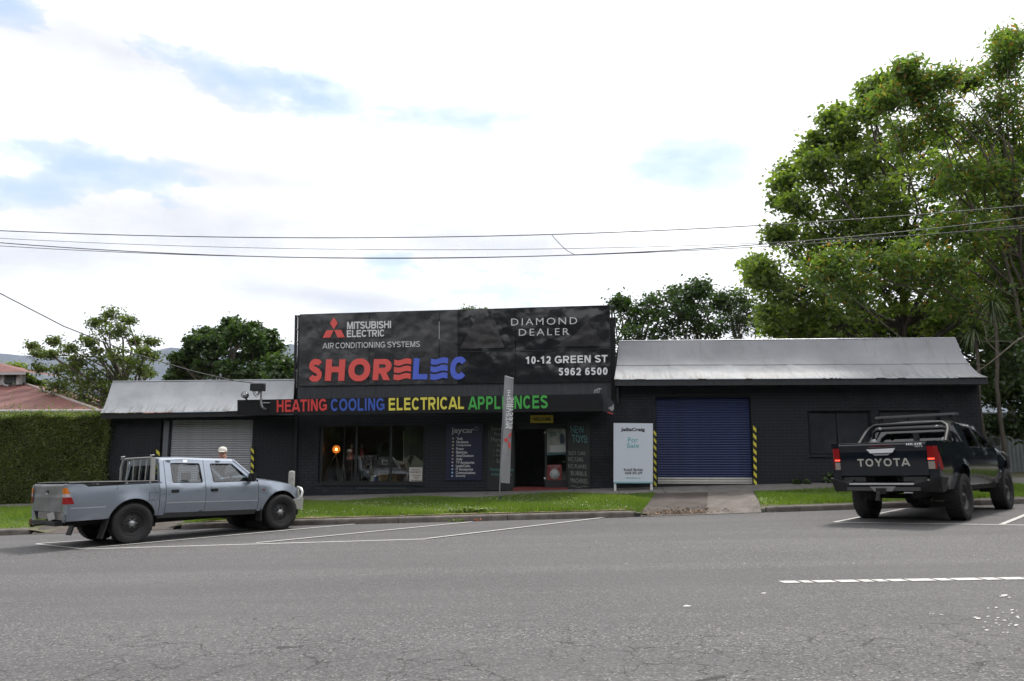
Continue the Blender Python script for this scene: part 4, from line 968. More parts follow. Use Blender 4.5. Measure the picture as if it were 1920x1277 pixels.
    Yb = 20.75
    mb = MB(); a = onY(471.5, 733.5, Yb); c = onY(495.5, 720.5, Yb); mb.box(a.x, Yb-.12, a.z, c.x, Yb+.12, c.z); mb.build('box', M['black'], b, bevel=.01)
    mb = MB(); a = onY(472.5, 720.5, Yb); c = onY(495, 718.5, Yb); mb.box(a.x, Yb-.13, a.z, c.x, Yb+.13, c.z); mb.build('lid', M['metal'], b)
    mb = MB(); mb.tube([onY(489, 733, Yb), onY(489.5, 745, Yb), onY(489.5, 756, Yb), onY(491.5, 763, Yb), onY(495, 766.5, Yb+.02), onY(499, 767.5, Yb+.18)], .032, 10); mb.build('conduit', M['metal'], b)
    mb = MB(); mb.tube([onY(490, 755.5, Yb), onY(506, 755.5, Yb+.17)], .014, 6); mb.build('bracket', M['metal'], b)
    mb = MB()
    for k, (dx, dd) in enumerate(((0, 9), (2, 12), (4, 7))): mb.tube([onY(474+dx, 733, Yb), onY(475+dx, 733+dd*.7, Yb), onY(479+dx, 733+dd, Yb), onY(484+dx*.5, 733+dd*.6, Yb), onY(485+dx*.4, 733, Yb)], .007, 5)
    mb.build('cable_loop', M['ink'], b)
    b = empty('floodlight'); tag(b, 'small caged floodlight on the left end of the awning', 'light')
    c = onY(460.5, 741.5, 20.8); mb = MB(); mb.lathe([(.0, -.09), (.05, -.08), (.085, -.03), (.09, .02), (.07, .06), (0, .07)], (c.x, c.y, c.z), 'Y', 14); mb.build('lamp_body', M['metal'], b)
    mb = MB()
    for k in range(5):
        a = k*math.pi/5; mb.tube([(c.x+.1*math.cos(a+s), c.y-.1*math.cos((s)*1.0)*.8, c.z+.1*math.sin(a+s)) for s in np.linspace(-1.5, 1.5, 7)], .005, 4)
    mb.build('cage', M['black'], b)
    mb = MB(); mb.tube([(c.x, c.y, c.z-.08), (c.x, c.y+.1, onY(460, 749.8, 20.95).z)], .02, 6); mb.build('stem', M['black'], b)
    # objects seen through the window
    fl = H(-6, YF)+.15
    b = empty('floor_lamp'); tag(b, 'glowing round globe lamp on a tripod inside the shop window', 'lamp')
    Yi = YF+.9; c = onY(630.5, 842.5, Yi); mb = MB(); mb.lathe([(.13*math.sin(a), -.13*math.cos(a)) for a in np.linspace(0, math.pi, 12)], (c.x, c.y, c.z), 'Z', 18)
    gl = glassmat('globe_glass', (1.0, .62, .30), .06); mb.build('globe', gl, b)
    mb = MB(); mb.lathe([(.038*math.sin(a), -.045*math.cos(a)) for a in np.linspace(0, math.pi, 8)], (c.x, c.y, c.z), 'Z', 10); mb.build('bulb', mat('bulb', (1, .8, .5), .5, emit=(1, .62, .28), estr=14), b)
    mb = MB(); mb.lathe([(.112*math.sin(a), -.112*math.cos(a)) for a in np.linspace(0, math.pi, 12)], (c.x, c.y, c.z), 'Z', 18)
    hz = bpy.data.materials.new('amber_glow'); hz.use_nodes = True; t = hz.node_tree; t.nodes.clear(); o_ = N(t, 'ShaderNodeOutputMaterial'); mx = N(t, 'ShaderNodeMixShader', inp={0: .35}); tr = N(t, 'ShaderNodeBsdfTransparent'); em = N(t, 'ShaderNodeEmission'); em.inputs[0].default_value = (1, .38, .08, 1); em.inputs[1].default_value = .8; L(t, tr.outputs[0], mx.inputs[1]); L(t, em.outputs[0], mx.inputs[2]); L(t, mx.outputs[0], o_.inputs[0])
    mb.build('inner_glow', hz, b)
    mb = MB()
    for dx, dy in ((-.5, -.1), (.28, -.2), (.0, .3)): mb.tube([(c.x, c.y, c.z-.13), (c.x+dx, c.y+dy, fl)], .012, 6)
    mb.build('tripod', mat('tripod_wood', (.25, .22, .18), .5), b)
    def item(name, lab, cat, x0, y0, x1, y1, Y, d, m_, bev=.01):
        mb = MB(); a, c = onY(x0, y1, Y), onY(x1, y0, Y); mb.box(a.x, Y, a.z, c.x, Y+d, c.z); o = mb.build(name, m_, bevel=bev); tag(o, lab, cat); return o
    card = mat('cardboard', (.26, .17, .09), .85, var=.15)
    item('cardboard_box', 'brown cardboard box behind the window, left of the mullion', 'box', 709, 888, 728, 904, YF+.28, .3, card); item('cardboard_box', 'brown cardboard box behind the window beside the white notice', 'box', 733, 889, 745, 904, YF+.28, .3, card)
    item('storage_jar', 'white jar on the window ledge left of the cardboard box', 'jar', 695, 892, 700.5, 903, YF+.4, .1, M['white']); item('storage_jar', 'blue jar on the window ledge between white jar and cardboard box', 'jar', 702, 893, 706.5, 903, YF+.4, .1, M['blue'])
    item('black_screen', 'flat black screen standing in the shop window', 'screen', 709, 830, 728, 868, YF+1.4, .1, M['darktrim'])
    b = empty('picture_frame'); tag(b, 'small empty white frame behind the middle window pane', 'frame')
    mb = MB()
    for P in ([(716, 862), (718, 862), (718, 871), (716, 871)], [(716, 869.5), (727, 870.5), (727, 872), (716, 871.5)], [(718, 862), (727, 864), (727, 865.5), (718, 863.5)]): add_px_plate(mb, P, YF+.7, .01)
    mb.build('frame', M['txt'], b)
    b = empty('wire_rack'); tag(b, 'pale wire mesh rack at the right of the shop window', 'rack')
    mb = MB(); Yr = YF+1.1
    for k in range(17): mb.tube([onY(760+k*2., 800, Yr), onY(760+k*2., 905, Yr)], .006, 4)
    for k in range(26): mb.tube([onY(760, 802+k*4., Yr), onY(792, 802+k*4., Yr)], .006, 4)
    mb.build('mesh', mat('rack_wire', (.30, .31, .30), .5), b)
    mb = MB(); mb.tube([onY(757, 808, Yr-.1), onY(757, 905, Yr-.1)], .016, 6); mb.build('post', M['white'], b)
    item('display_board', 'pale board leaning behind the wire rack in the window', 'board', 757, 800, 768, 872, YF+1.5, .03, mat('pale_board', (.22, .22, .2), .7))
    item('cabinet', 'dark reddish cabinet behind the right window pane', 'cabinet', 745, 865, 763, 904, YF+.8, .3, mat('cabinet', (.10, .055, .045), .6))
    item('dark_shape', 'bulky black stove in the middle of the shop window', 'stove', 672, 848, 700, 905, YF+1.8, .5, M['darktrim'])
    for k, (x, lab) in enumerate(((659.5, 'red canister with white top beside the left mullion'), (678.5, 'red canister with white top behind the middle pane'))):
        b = empty('lantern'); tag(b, lab, 'lantern', 'red canisters in the shop window')  # plain canisters standing in for two unclear red shapes with white tops
        p = onY(x, 862, YF+1.0); mb = MB(); mb.lathe([(0, 0), (.05, 0), (.055, .1), (.05, .25), (.02, .34), (0, .34)], (p.x, p.y, p.z), 'Z', 10); mb.build('body', mat('canister_red', (.28, .02, .03), .5), b)
        mb = MB(); mb.lathe([(.035, .34), (.045, .40), (.02, .46), (0, .47)], (p.x, p.y, p.z), 'Z', 10); mb.build('top', M['txtgrey'], b)
        mb = MB(); mb.tube([(p.x, p.y, p.z), (p.x+.02, p.y, fl)], .012, 6); mb.build('stand', M['txtgrey'], b)
    for x0, y0, x1, y1 in ((646.5, 800, 645, 866), (645, 870, 648.5, 904), (668.5, 882, 671, 904)):
        pass
    b = empty('easel'); tag(b, 'thin pale easel beside the globe lamp in the window', 'easel')
    mb = MB(); 
    for P in (((647, 800), (644, 866)), ((644, 868), (648.5, 904)), ((668.5, 880), (671.5, 904)), ((644, 868), (641, 904))): mb.tube([onY(*P[0], YF+.7), onY(*P[1], YF+.6)], .013, 5)
    mb.build('leg', mat('easel_pale', (.28, .28, .27), .5), b)
    # flag banner
    b = empty('flag_banner'); tag(b, 'tall grey feather flag with white lettering and red emblem on the verge', 'flag')
    Yg = 19.6; gp = onY(936.5, 940, Yg)
    mb = MB()
    def fl_(u, v):
        xl = 947+(937.8-947)*v; xr = 963+(955.8-963)*v; yt = 706+4.5*u; yb = 905+1.5*u
        p = onY(xl+(xr-xl)*u, yt+(yb-yt)*v, Yg); return (p.x, p.y-.03*math.sin(u*3.1)-.015*math.sin(v*9+u*3), p.z)
    mb.grid(fl_, list(np.linspace(0, 1, 7)), list(np.linspace(0, 1, 24))); cl = mb.build('cloth', mat('flag_cloth', (.25, .255, .27), .8, var=.1, vscale=3), b, fix=False)
    mb = MB(); mb.tube([onY(947, 705, Yg), onY(942, 800, Yg), onY(937.6, 905, Yg), onY(936.5, 936, Yg)], [.012, .016, .018, .018], 8); mb.tube([onY(947, 705, Yg), onY(963.3, 710, Yg-.02)], .01, 6); mb.build('pole', M['metal'], b)
    mb = MB(); p = onY(936.4, 929, Yg); q = onY(936, 943, Yg); mb.tube([p, (p.x+.03, p.y-.02, p.z-.06), (p.x-.03, p.y, p.z-.12), q], .018, 6); mb.build('ground_spike', M['ink'], b)
    def vfn(xa, ya, xb, yb, w0, w1):       # text running upward
        def fn(u, v, w):
            x = xa+(xb-xa)*u; y = ya+(yb-ya)*u; x += w0+(w1-w0)*(1-v); p = onY(x, y, Yg); return (p.x, p.y-.05-.004*w, p.z)
        return fn
    gtext('MITSUBISHI', vfn(948.2, 803, 951.5, 732, 0, 6.2), M['white'], b, sw=.2)
    gtext('ELECTRIC', vfn(954.6, 804, 957.6, 744, 0, 6), M['white'], b, sw=.2)
    em_ = empty('emblem'); em_.parent = b
    for P in ([(944, 824.5), (948.8, 820.5), (953, 825), (948.8, 829.5)], [(953, 822.5), (954.4, 815), (958.8, 810), (958, 817.5)], [(953, 827), (957, 832), (957.3, 843), (953, 836)]):
        mb = MB(); add_px_plate(mb, P, Yg-.05, .004); mb.build('diamond', M['red'], em_)
    # white bollard behind the silver pickup
    b = empty('bollard'); tag(b, 'short weathered white post near the front of the silver pickup', 'bollard')
    Yb = 18.6; p = onY(546.5, 905, Yb); g = H(p.x, Yb); top = onY(546.5, 882.5, Yb).z
    mb = MB(); rr_ = .075; mb.lathe([(rr_, g-.1), (rr_, top-.05), (rr_*.8, top-.01), (0, top)], (p.x, Yb, 0), 'Z', 14); mb.build('post', mat('bollard_white', (.30, .30, .29), .8, var=.25, vscale=14, bump=.004), b)
front_items()

# ---------------------------------------------------------------- pickups
def densify(poly, d=.07):
    out = []
    for i in range(len(poly)):
        a, b = poly[i], poly[(i+1) % len(poly)]; L_ = math.hypot(b[0]-a[0], b[1]-a[1]); k = max(1, int(L_/d))
        for j in range(k): out.append((a[0]+(b[0]-a[0])*j/k, a[1]+(b[1]-a[1])*j/k))
    return out
def rpoly(poly, r=.03, seg=3):
    out = []; n = len(poly)
    for i in range(n):
        p0, p, p2 = Vector(poly[i-1]), Vector(poly[i]), Vector(poly[(i+1) % n])
        a = (p0-p); b = (p2-p); rr = min(r, a.length*.45, b.length*.45); a.normalize(); b.normalize()
        A, B = p+a*rr, p+b*rr
        for k in range(seg+1):
            t = k/seg; out.append(tuple((1-t)**2*A+2*t*(1-t)*p+t*t*B))
    return out
def side_panel(name, poly, holes, yf, side, mt, parent, lip=.03, step=.07, rnd=0):
    poly = densify(rpoly(poly, rnd) if rnd else poly, step); holes = [densify(h, step) for h in holes]
    pts = []; edges = []
    for lp in [poly]+holes:
        n0 = len(pts); pts += lp; edges += [(n0+i, n0+(i+1) % len(lp)) for i in range(len(lp))]
    xs = [p[0] for p in poly]; zs = [p[1] for p in poly]
    x = min(xs)+step*.6
    while x < max(xs):
        z = min(zs)+step*.6
        while z < max(zs):
            if pip(x, z, poly) and not any(pip(x, z, h) for h in holes):
                if all((x-q[0])**2+(z-q[1])**2 > (step*.45)**2 for q in pts[:sum(len(l) for l in [poly]+holes)]): pts.append((x, z))
            z += step
        x += step
    V, E, Fc, *_ = geometry.delaunay_2d_cdt([Vector(p) for p in pts], edges, [], 0, 1e-6)
    fs = []
    for f in Fc:
        cx = sum(V[i].x for i in f)/len(f); cz = sum(V[i].y for i in f)/len(f)
        if pip(cx, cz, poly) and not any(pip(cx, cz, h) for h in holes): fs.append(list(f))
    bm = bmesh.new(); bv = [bm.verts.new((v.x, side*yf(v.x, v.y), v.y)) for v in V]
    for f in fs:
        try: bm.faces.new([bv[i] for i in f])
        except ValueError: pass
    bmesh.ops.delete(bm, geom=[v for v in bm.verts if not v.link_faces], context='VERTS')
    bmesh.ops.recalc_face_normals(bm, faces=bm.faces)
    if sum(f.normal.y*side*f.calc_area() for f in bm.faces) < 0: bmesh.ops.reverse_faces(bm, faces=bm.faces)
    for f in bm.faces: f.smooth = True
    be = [e for e in bm.edges if e.is_boundary]
    # dup boundary so the lip has a crisp edge
    r_ = bmesh.ops.extrude_edge_only(bm, edges=be); nv = [g for g in r_['geom'] if isinstance(g, bmesh.types.BMVert)]
    for v in nv: v.co.y -= side*lip
    for e in be: e.smooth = False
    me = bpy.data.meshes.new(name); bm.to_mesh(me); bm.free()
    return link(name, me, mt, parent)
def arc(cx, cz, r, a0, a1, n=14): return [(cx+r*math.cos(R(a0+(a1-a0)*k/n)), cz+r*math.sin(R(a0+(a1-a0)*k/n))) for k in range(n+1)]

def wheel(parent, x, y, z, rad, w, side, hub, rim_m):
    wl = empty('wheel', (x, y, z)); wl.parent = parent
    s = side; mb = MB(); h = w/2
    pr_ = [(rad*.60, h*.72), (rad*.66, h*.90), (rad*.80, h*1.0), (rad*.92, h*.96), (rad*.975, h*.84), (rad*.985, h*.5), (rad*.985, -h*.5), (rad*.975, -h*.84), (rad*.92, -h*.96), (rad*.80, -h), (rad*.66, -h*.9), (rad*.60, -h*.72)]
    mb.lathe(pr_, (0, 0, 0), 'Y', 40)
    n = 34
    for k in range(n):
        a = 2*math.pi*k/n
        for yy0, yy1, da in ((-h*.9, -h*.42, 0), (-h*.34, h*.30, .5), (h*.40, h*.9, 0)):
            aa = a+da*2*math.pi/n; d = .34*2*math.pi/n
            r0, r1 = rad*.97, rad*1.0
            if yy1 > h*.8 or yy0 < -h*.8: r1 = rad*.996
            c = []
            for rr_ in (r0, r1):
                for (ang, yy) in ((aa-d, yy0), (aa+d, yy0), (aa+d, yy1), (aa-d, yy1)): c.append((rr_*math.cos(ang), yy, rr_*math.sin(ang)))
            mb.hexa(c)
    mb.build('tyre', M['rubber'], wl, fix=True)
    rr_ = rad*.60; rim = MB()
    rim.lathe([(rr_*1.02, s*h*.74), (rr_*.95, s*h*.78), (rr_*.92, s*h*.50), (rr_*.84, s*h*.30), (rr_*.70, s*h*.34), (rr_*.45, s*h*.46), (rr_*.36, s*h*.48), (rr_*.34, s*h*.40), (0, s*h*.40)], (0, 0, 0), 'Y', 32)
    ro = rim.build('rim', rim_m, wl, fix=False)
    hl = MB()
    for k in range(8):
        a = 2*math.pi*k/8; hl.lathe([(0, s*h*.372), (rr_*.10, s*h*.372), (rr_*.10, s*h*.30)], (rr_*.66*math.cos(a), 0, rr_*.66*math.sin(a)), 'Y', 10)
    hl.build('vent_holes', M['black'], wl, fix=False)['kind'] = 'stuff'
    hb = MB(); hb.lathe([(rr_*.30, s*h*.40), (rr_*.30, s*h*.60), (rr_*.22, s*h*.66), (rr_*.2, s*h*.78), (rr_*.12, s*h*.84), (0, s*h*.85)], (0, 0, 0), 'Y', 16)
    for k in range(6):
        a = 2*math.pi*k/6; hb.lathe([(rr_*.045, s*h*.4), (rr_*.045, s*h*.56), (0, s*h*.57)], (rr_*.36*math.cos(a), 0, rr_*.36*math.sin(a)), 'Y', 6)
    hb.build('hub', hub, wl, fix=False)
    bk = MB(); bk.lathe([(rr_*1.0, -s*h*.7), (rr_*.8, -s*h*.3), (0, -s*h*.3)], (0, 0, 0), 'Y', 20); bk.build('brake', M['under'], wl, fix=False)
    return wl

def place(o, x, y, h):
    n = Vector((-GX, -GY, 1)).normalized(); f = Vector((math.cos(h), math.sin(h), 0)); f.z = GX*f.x+GY*f.y; f.normalize(); l = n.cross(f)
    m = Matrix((f, l, n)).transposed().to_4x4(); m.translation = Vector((x, y, GX*x+GY*y)); o.matrix_world = m
def interp1(xs, ys): return lambda x: float(np.interp(x, xs, ys))

def pickup(c):
    v = empty(c['name']); tag(v, c['label'], 'pickup truck')
    W = c['W']; P = c['paint']; belt = c['belt']; sill = c['sill']; AR = c['arch_r']; wb = c['wb']; WR = c['wr']; az = c['arch_z']
    roofz = c['roofz']; gw = c['gw']   # roof-edge half width
    def yf(x, z, bed=False):
        b = belt(x); s = sill(x)
        t = (b-z)/(b-s) if z <= b else 0
        y = W*(1-(.055 if t < .42 else .085)*((t-.42)/.58)**2)
        y -= c['crease']*(1 if z < c['moldz'](x)-.01 else 0 if z > c['moldz'](x)+.01 else .5)
        if bed and z > b: y = W*(1-.055*(.42/.58)**2)-.05*(z-b)
        elif z > b:
            yb = W*(1-.055*(.42/.58)**2)-.012; k = (z-b)/(roofz(x)-b); y = yb+(gw-yb)*(k**1.15)
        if x > c['xn']: y -= .17*((x-c['xn'])/(c['xf']-c['xn']))**2.2
        if x < c['xr']+.15: y -= .022*((c['xr']+.15-x)/.15)**2
        for ax in (0, wb):
            d = math.hypot(x-ax, z-az)
            if z < b+.05: y += c['flare']*math.exp(-((d-AR)/.075)**2) if d > AR-.05 else 0
        return y
    yb_ = lambda x, z: yf(x, z, True)
    xr, cr, d1, d2, d3, xf = c['xr'], c['cabrear'], c['door1'], c['door2'], c['door3'], c['xf']
    g = .009; bt = c['bedtop']
    aL, aR = 180-c['aang'], c['aang']
    a_b0 = sill(0)
    def archpts(ax, x0=None, x1=None):
        return [p for p in arc(ax, az, AR, 218, -38, 22)]
    for s in (-1, 1):
        # bed side
        ap = [p for p in arc(0, az, AR, 215, -35, 22) if p[1] > c['bedbot']]
        po = [(xr, c['tail_lo']), (xr+.03, c['bedbot']), (ap[0][0], c['bedbot'])]+ap+[(ap[-1][0], c['bedbot']), (cr-g, c['bedbot']), (cr-g, bt(cr))]+c['bednotch']+[(xr, bt(xr))]
        side_panel('bed_side', po, [], yb_, s, P, v)
        # pillar strip
        side_panel('cab_corner', [(cr, sill(cr)), (d1-g, sill(d1)), (d1-g, roofz(d1)-.03), (cr+c['rake'], roofz(cr)-.03), (cr, belt(cr))], [], yf, s, P, v)
        doors = [('rear_door', d1, d2, c['w1']), ('front_door', d2, d3, c['w2'])]
        for nm, a, b, wn_ in doors:
            top = [(b-g, roofz(b)-.03), (a, roofz(a)-.03)] if nm == 'rear_door' else c['fd_top']+[(a, roofz(a)-.03)]
            po = [(a, sill(a)+.035), (b-g, sill(b)+.035)]+([(b-g, belt(b))] if nm == 'front_door' else [])+top
            dr = side_panel(nm, po, [rpoly(wn_, .035)], yf, s, P, v, lip=.04)
            # glass + rubber
            side_panel('door_window', wn_, [], lambda x, z: yf(x, z)-.022, s, c['glass'], dr, lip=.004, step=.12)
            out = rpoly(wn_, .035); cxm = sum(p[0] for p in out)/len(out); czm = sum(p[1] for p in out)/len(out)
            inn = [(p[0]+(cxm-p[0])*.05, p[1]+(czm-p[1])*.07) for p in out]
            side_panel('window_seal', out, [inn], lambda x, z: yf(x, z)-.006, s, M['black'], dr, lip=.012, step=.1)
            hx = a+.17+(.0 if nm == 'rear_door' else 0); hz = c['handz'](hx)
            mb = MB(); y0 = yf(hx, hz); mb.box(hx-.075, s*(y0-.01), hz-.03, hx+.075, s*(y0+.012), hz+.03); mb.build('handle', c['handm'], dr, bevel=.008)
        # rocker
        mb = MB()
        for (xa, xb) in ((cr, d3-g),):
            mb.grid(lambda u, w: (u, s*(yf(u, sill(u)+.02)-.008-.05*w), sill(u)+.033-.09*w), list(np.linspace(xa, xb, 8)), [0, .3, 1.])
        mb.build('rocker_panel', c['rocker'], v, fix=True)
        # fender
        ap = [p for p in arc(wb, az, AR, 215, -40, 22) if p[1] > c['fbot']]
        po = [(d3, sill(d3)), (ap[0][0], sill(d3))]+[p for p in ap if p[1] > min(sill(d3), c['fbot'])]+c['nose']+[(d3, belt(d3))]
        ap1 = [p for p in ap if not (p[0] < wb and p[1] < sill(d3))]
        po = [(d3, sill(d3)), (ap1[0][0], sill(d3))]+ap1+c['nose']+[(x, c['hoodz'](x)) for x in np.linspace(c['nose'][-1][0]-.08, d3, 8)]
        side_panel('front_fender', po, [], yf, s, P, v)
        # wheel arch liner
        for ax in (0, wb):
            mb = MB(); n = 16; mb.add([(ax+(AR-.003)*math.cos(R(-15+210*k/n)), s*y_, az+(AR-.003)*math.sin(R(-15+210*k/n))) for k in range(n+1) for y_ in (W-.035, W-.40)], [(2*k, 2*k+1, 2*k+3, 2*k+2) for k in range(n)]); mb.build('arch_liner', M['under'], v)
            wheel(v, ax, s*(c['track']/2), WR, WR, c['tw'], s, c['hub'], c['rim'])
        # mirror
        mx_, mz = c['mirror']; y0 = yf(mx_, mz)
        mb = MB(); mb.box(mx_-.05, s*(y0+.02), mz-.02, mx_+.05, s*(y0+.21), mz+.15); mo = mb.build('mirror', c['mirm'], v, bevel=.02)
        mb = MB(); mb.box(mx_-.02, s*(y0-.05), mz, mx_+.05, s*(y0+.03), mz+.05); mb.build('mirror_arm', M['black'], mo)
        # A pillar
        A = Vector((c['ws'][0][0], s*c['ws'][0][1], c['ws'][0][2])); B = Vector((c['ws'][1][0], s*c['ws'][1][1], c['ws'][1][2]))
        fd = c['fd_top']; p0 = Vector((fd[0][0], s*yf(fd[0][0], fd[0][1]), fd[0][1])); p1 = Vector((fd[-1][0], s*yf(fd[-1][0], fd[-1][1]), fd[-1][1]))
        mb = MB(); mb.tube([p0.lerp(A, .6)+Vector((0, 0, -.02)), p1.lerp(B, .6)+Vector((0, 0, -.012))], [.05, .042], 10); mb.build('windscreen_pillar', P, v)
    # roof
    xs = list(np.linspace(cr+c['rake'], c['ws'][1][0], 12)); vs = list(np.linspace(-1, 1, 17))
    def rf(u, w):
        ye = yf(u, roofz(u)-.03); k = abs(w)
        zz = roofz(u)+.035*(1-k**2)-.03*max(0, (k-.86)/.14)**2
        e = (u-xs[0])/(xs[-1]-xs[0]); zz -= .03*max(0, (.06-e)/.06)
        return (u, w*ye, zz)
    mb = MB(); mb.grid(rf, xs, vs); mb.build('roof', P, v)
    # cab back with window
    xb = cr+.005; zb0 = c['bedfloor']; zr = roofz(cr)
    mb = MB(); yb = yf(cr, belt(cr))-.01; yt = yf(cr+c['rake'], zr-.04)-.005
    w0, w1 = c['bw']; xk = lambda z: xb+c['rake']*max(0, (z-belt(cr))/(zr-belt(cr)))
    mb.hexa([(xb, -yb, sill(cr)+.1), (xb, yb, sill(cr)+.1), (xb+.03, yb, sill(cr)+.1), (xb+.03, -yb, sill(cr)+.1), (xk(w0), -yb, w0), (xk(w0), yb, w0), (xk(w0)+.03, yb, w0), (xk(w0)+.03, -yb, w0)])
    for s in (-1, 1): mb.hexa([(xk(w0), s*yb, w0), (xk(w0), s*(yb-.12), w0), (xk(w0)+.03, s*(yb-.12), w0), (xk(w0)+.03, s*yb, w0), (xk(zr), s*yt, zr-.02), (xk(zr), s*(yt-.10), zr-.0), (xk(zr)+.03, s*(yt-.10), zr), (xk(zr)+.03, s*yt, zr-.02)])
    mb.hexa([(xk(w1), -yt+.06, w1), (xk(w1), yt-.06, w1), (xk(w1)+.03, yt-.06, w1), (xk(w1)+.03, -yt+.06, w1), (xk(zr), -yt+.08, zr+.01), (xk(zr), yt-.08, zr+.01), (xk(zr)+.03, yt-.08, zr+.01), (xk(zr)+.03, -yt+.08, zr+.01)])
    cb = mb.build('cab_back', P, v)
    mb = MB(); mb.add([(xk(w0)+.012, -yb+.12, w0), (xk(w0)+.012, yb-.12, w0), (xk(w1)+.012, yt-.09, w1), (xk(w1)+.012, -yt+.09, w1)], [(0, 1, 2, 3)]); mb.build('rear_window', c['glass'], cb)
    # windscreen
    (bx, by, bz), (tx, ty, tz) = c['ws']
    mb = MB(); mb.grid(lambda u, w: (bx+(tx-bx)*w+.10*(1-u*u)*(1-w*.5), u*(by+(ty-by)*w), bz+(tz-bz)*w), list(np.linspace(-1, 1, 11)), list(np.linspace(0, 1, 6))); mb.build('windscreen', c['glass'], v)
    # hood
    hx0, hx1 = d3-.03, c['nose'][-1][0]-.02
    def hood(u, w):
        ye = yf(max(u, d3+.01), c['hoodz'](u)-.01); k = abs(w); return (u+.10*(1-k*k)*(1 if u > hx1-.2 else .5), w*ye, c['hoodz'](u)+.05*(1-k**2.5)-.0)
    mb = MB(); mb.grid(hood, list(np.linspace(hx0, hx1, 10)), list(np.linspace(-1, 1, 15))); mb.build('bonnet', P, v)
    # nose block (grille), headlights
    nz0, nz1 = c['fbot'], c['hoodz'](hx1)
    ye = yf(hx1, .8)
    mb = MB(); mb.grid(lambda u, w: (hx1+.10*(1-u*u)-.02, u*(ye-.005), nz0+(nz1-nz0)*w), list(np.linspace(-1, 1, 11)), [0, .3, .6, 1]); mb.build('grille', M['black'], v)
    for s in (-1, 1):
        mb = MB(); mb.hexa([(hx1-.12, s*(ye-.02), nz1-.24), (hx1-.02, s*(ye-.28), nz1-.24), (hx1+.06, s*(ye-.28), nz1-.24), (hx1+.02, s*(ye+.01), nz1-.24), (hx1-.14, s*(ye-.01), nz1-.05), (hx1-.02, s*(ye-.28), nz1-.05), (hx1+.04, s*(ye-.28), nz1-.05), (hx1-.0, s*(ye+.012), nz1-.05)]); mb.build('headlight', c['lampglass'], v, bevel=.015)
    # bed
    bf = c['bedfloor']; ib = W-.14
    mb = MB(); mb.box(xr+.07, -ib, bf-.04, cr-.03, ib, bf)
    for s in (-1, 1):
        mb.box(xr+.07, min(s*ib, s*(ib-.03)), bf, cr-.03, max(s*ib, s*(ib-.03)), bt(0)-.03)
        mb.hexa([(xr+.02, s*(ib-.03), bt(xr)-.045), (cr-.02, s*(ib-.03), bt(cr)-.045), (cr-.02, s*(W-.045), bt(cr)-.045), (xr+.02, s*(W-.05), bt(xr)-.045), (xr+.02, s*(ib-.03), bt(xr)-.012), (cr-.02, s*(ib-.03), bt(cr)-.012), (cr-.02, s*(W-.045), bt(cr)-.012), (xr+.02, s*(W-.05), bt(xr)-.012)])
    mb.box(cr-.06, -ib, bf, cr-.03, ib, bt(cr)-.03)
    mb.build('bed_liner', M['rubber'], v)
    # chassis, axle, underside
    mb = MB()
    for s in (-1, 1): mb.box(xr+.1, s*.42-.05, WR+.02, xf-.35, s*.42+.05, WR+.16)
    mb.box(cr, -W+.12, sill(cr)+.02, d3+.1, W-.12, sill(cr)+.06); mb.box(d3, -.45, WR-.02, xf-.3, .45, WR+.3); mb.box(cr+.2, -.2, WR-.06, d3, .1, WR+.05)
    mb.box(xr+.08, -W+.16, bf-.12, cr, W-.16, bf-.045)
    mb.lathe([(.045, -c['track']/2), (.045, c['track']/2)], (0, 0, WR), 'Y', 10); mb.lathe([(.0, -.15), (.13, -.08), (.15, 0), (.13, .08), (0, .15)], (0, -.02, WR), 'Y', 14)
    mb.lathe([(.035, -c['track']/2), (.035, c['track']/2)], (wb, 0, WR), 'Y', 10)
    mb.tube([(xr+.2, .55, WR+.02), (-.2, .55, WR+.1)], .04, 8)
    mb.build('chassis', M['under'], v)
    # interior
    seat = mat(c['name']+'_seat', (.05, .055, .065), .85)
    bb = belt(1.5)
    for (sx, sy) in ((d1+.20, -.36), (d1+.20, .36), (d2+.30, -.36), (d2+.30, .36)):
        st = MB(); st.hexa([(sx, sy-.23, bb-.45), (sx+.45, sy-.23, bb-.42), (sx+.45, sy+.23, bb-.42), (sx, sy+.23, bb-.45), (sx, sy-.23, bb-.32), (sx+.45, sy-.23, bb-.28), (sx+.45, sy+.23, bb-.28), (sx, sy+.23, bb-.32)])
        st.hexa([(sx-.02, sy-.22, bb-.34), (sx+.12, sy-.22, bb-.34), (sx+.12, sy+.22, bb-.34), (sx-.02, sy+.22, bb-.34), (sx-.16, sy-.2, bb+.03), (sx-.06, sy-.2, bb+.03), (sx-.06, sy+.2, bb+.03), (sx-.16, sy+.2, bb+.03)])
        so = st.build('seat', seat, v, bevel=.03)
        st = MB(); st.box(sx-.19, sy-.12, bb+.06, sx-.09, sy+.12, bb+.22); st.tube([(sx-.13, sy-.05, bb), (sx-.14, sy-.05, bb+.08)], .008, 5); st.tube([(sx-.13, sy+.05, bb), (sx-.14, sy+.05, bb+.08)], .008, 5); st.build('headrest', seat, so, bevel=.03)
    mb = MB(); mb.hexa([(d3-.28, -W+.14, bb-.3), (d3+.1, -W+.14, bb-.3), (d3+.1, W-.14, bb-.3), (d3-.28, W-.14, bb-.3), (d3-.22, -W+.14, bb-.02), (d3+.05, -W+.14, bb-.01), (d3+.05, W-.14, bb-.01), (d3-.22, W-.14, bb-.02)]); mb.build('dashboard', seat, v, bevel=.02)
    mb = MB(); c0 = Vector((d3-.36, -.36, bb-.02)); ax1 = Vector((0, 1, 0)); ax2 = Vector((.45, 0, .9)).normalized()
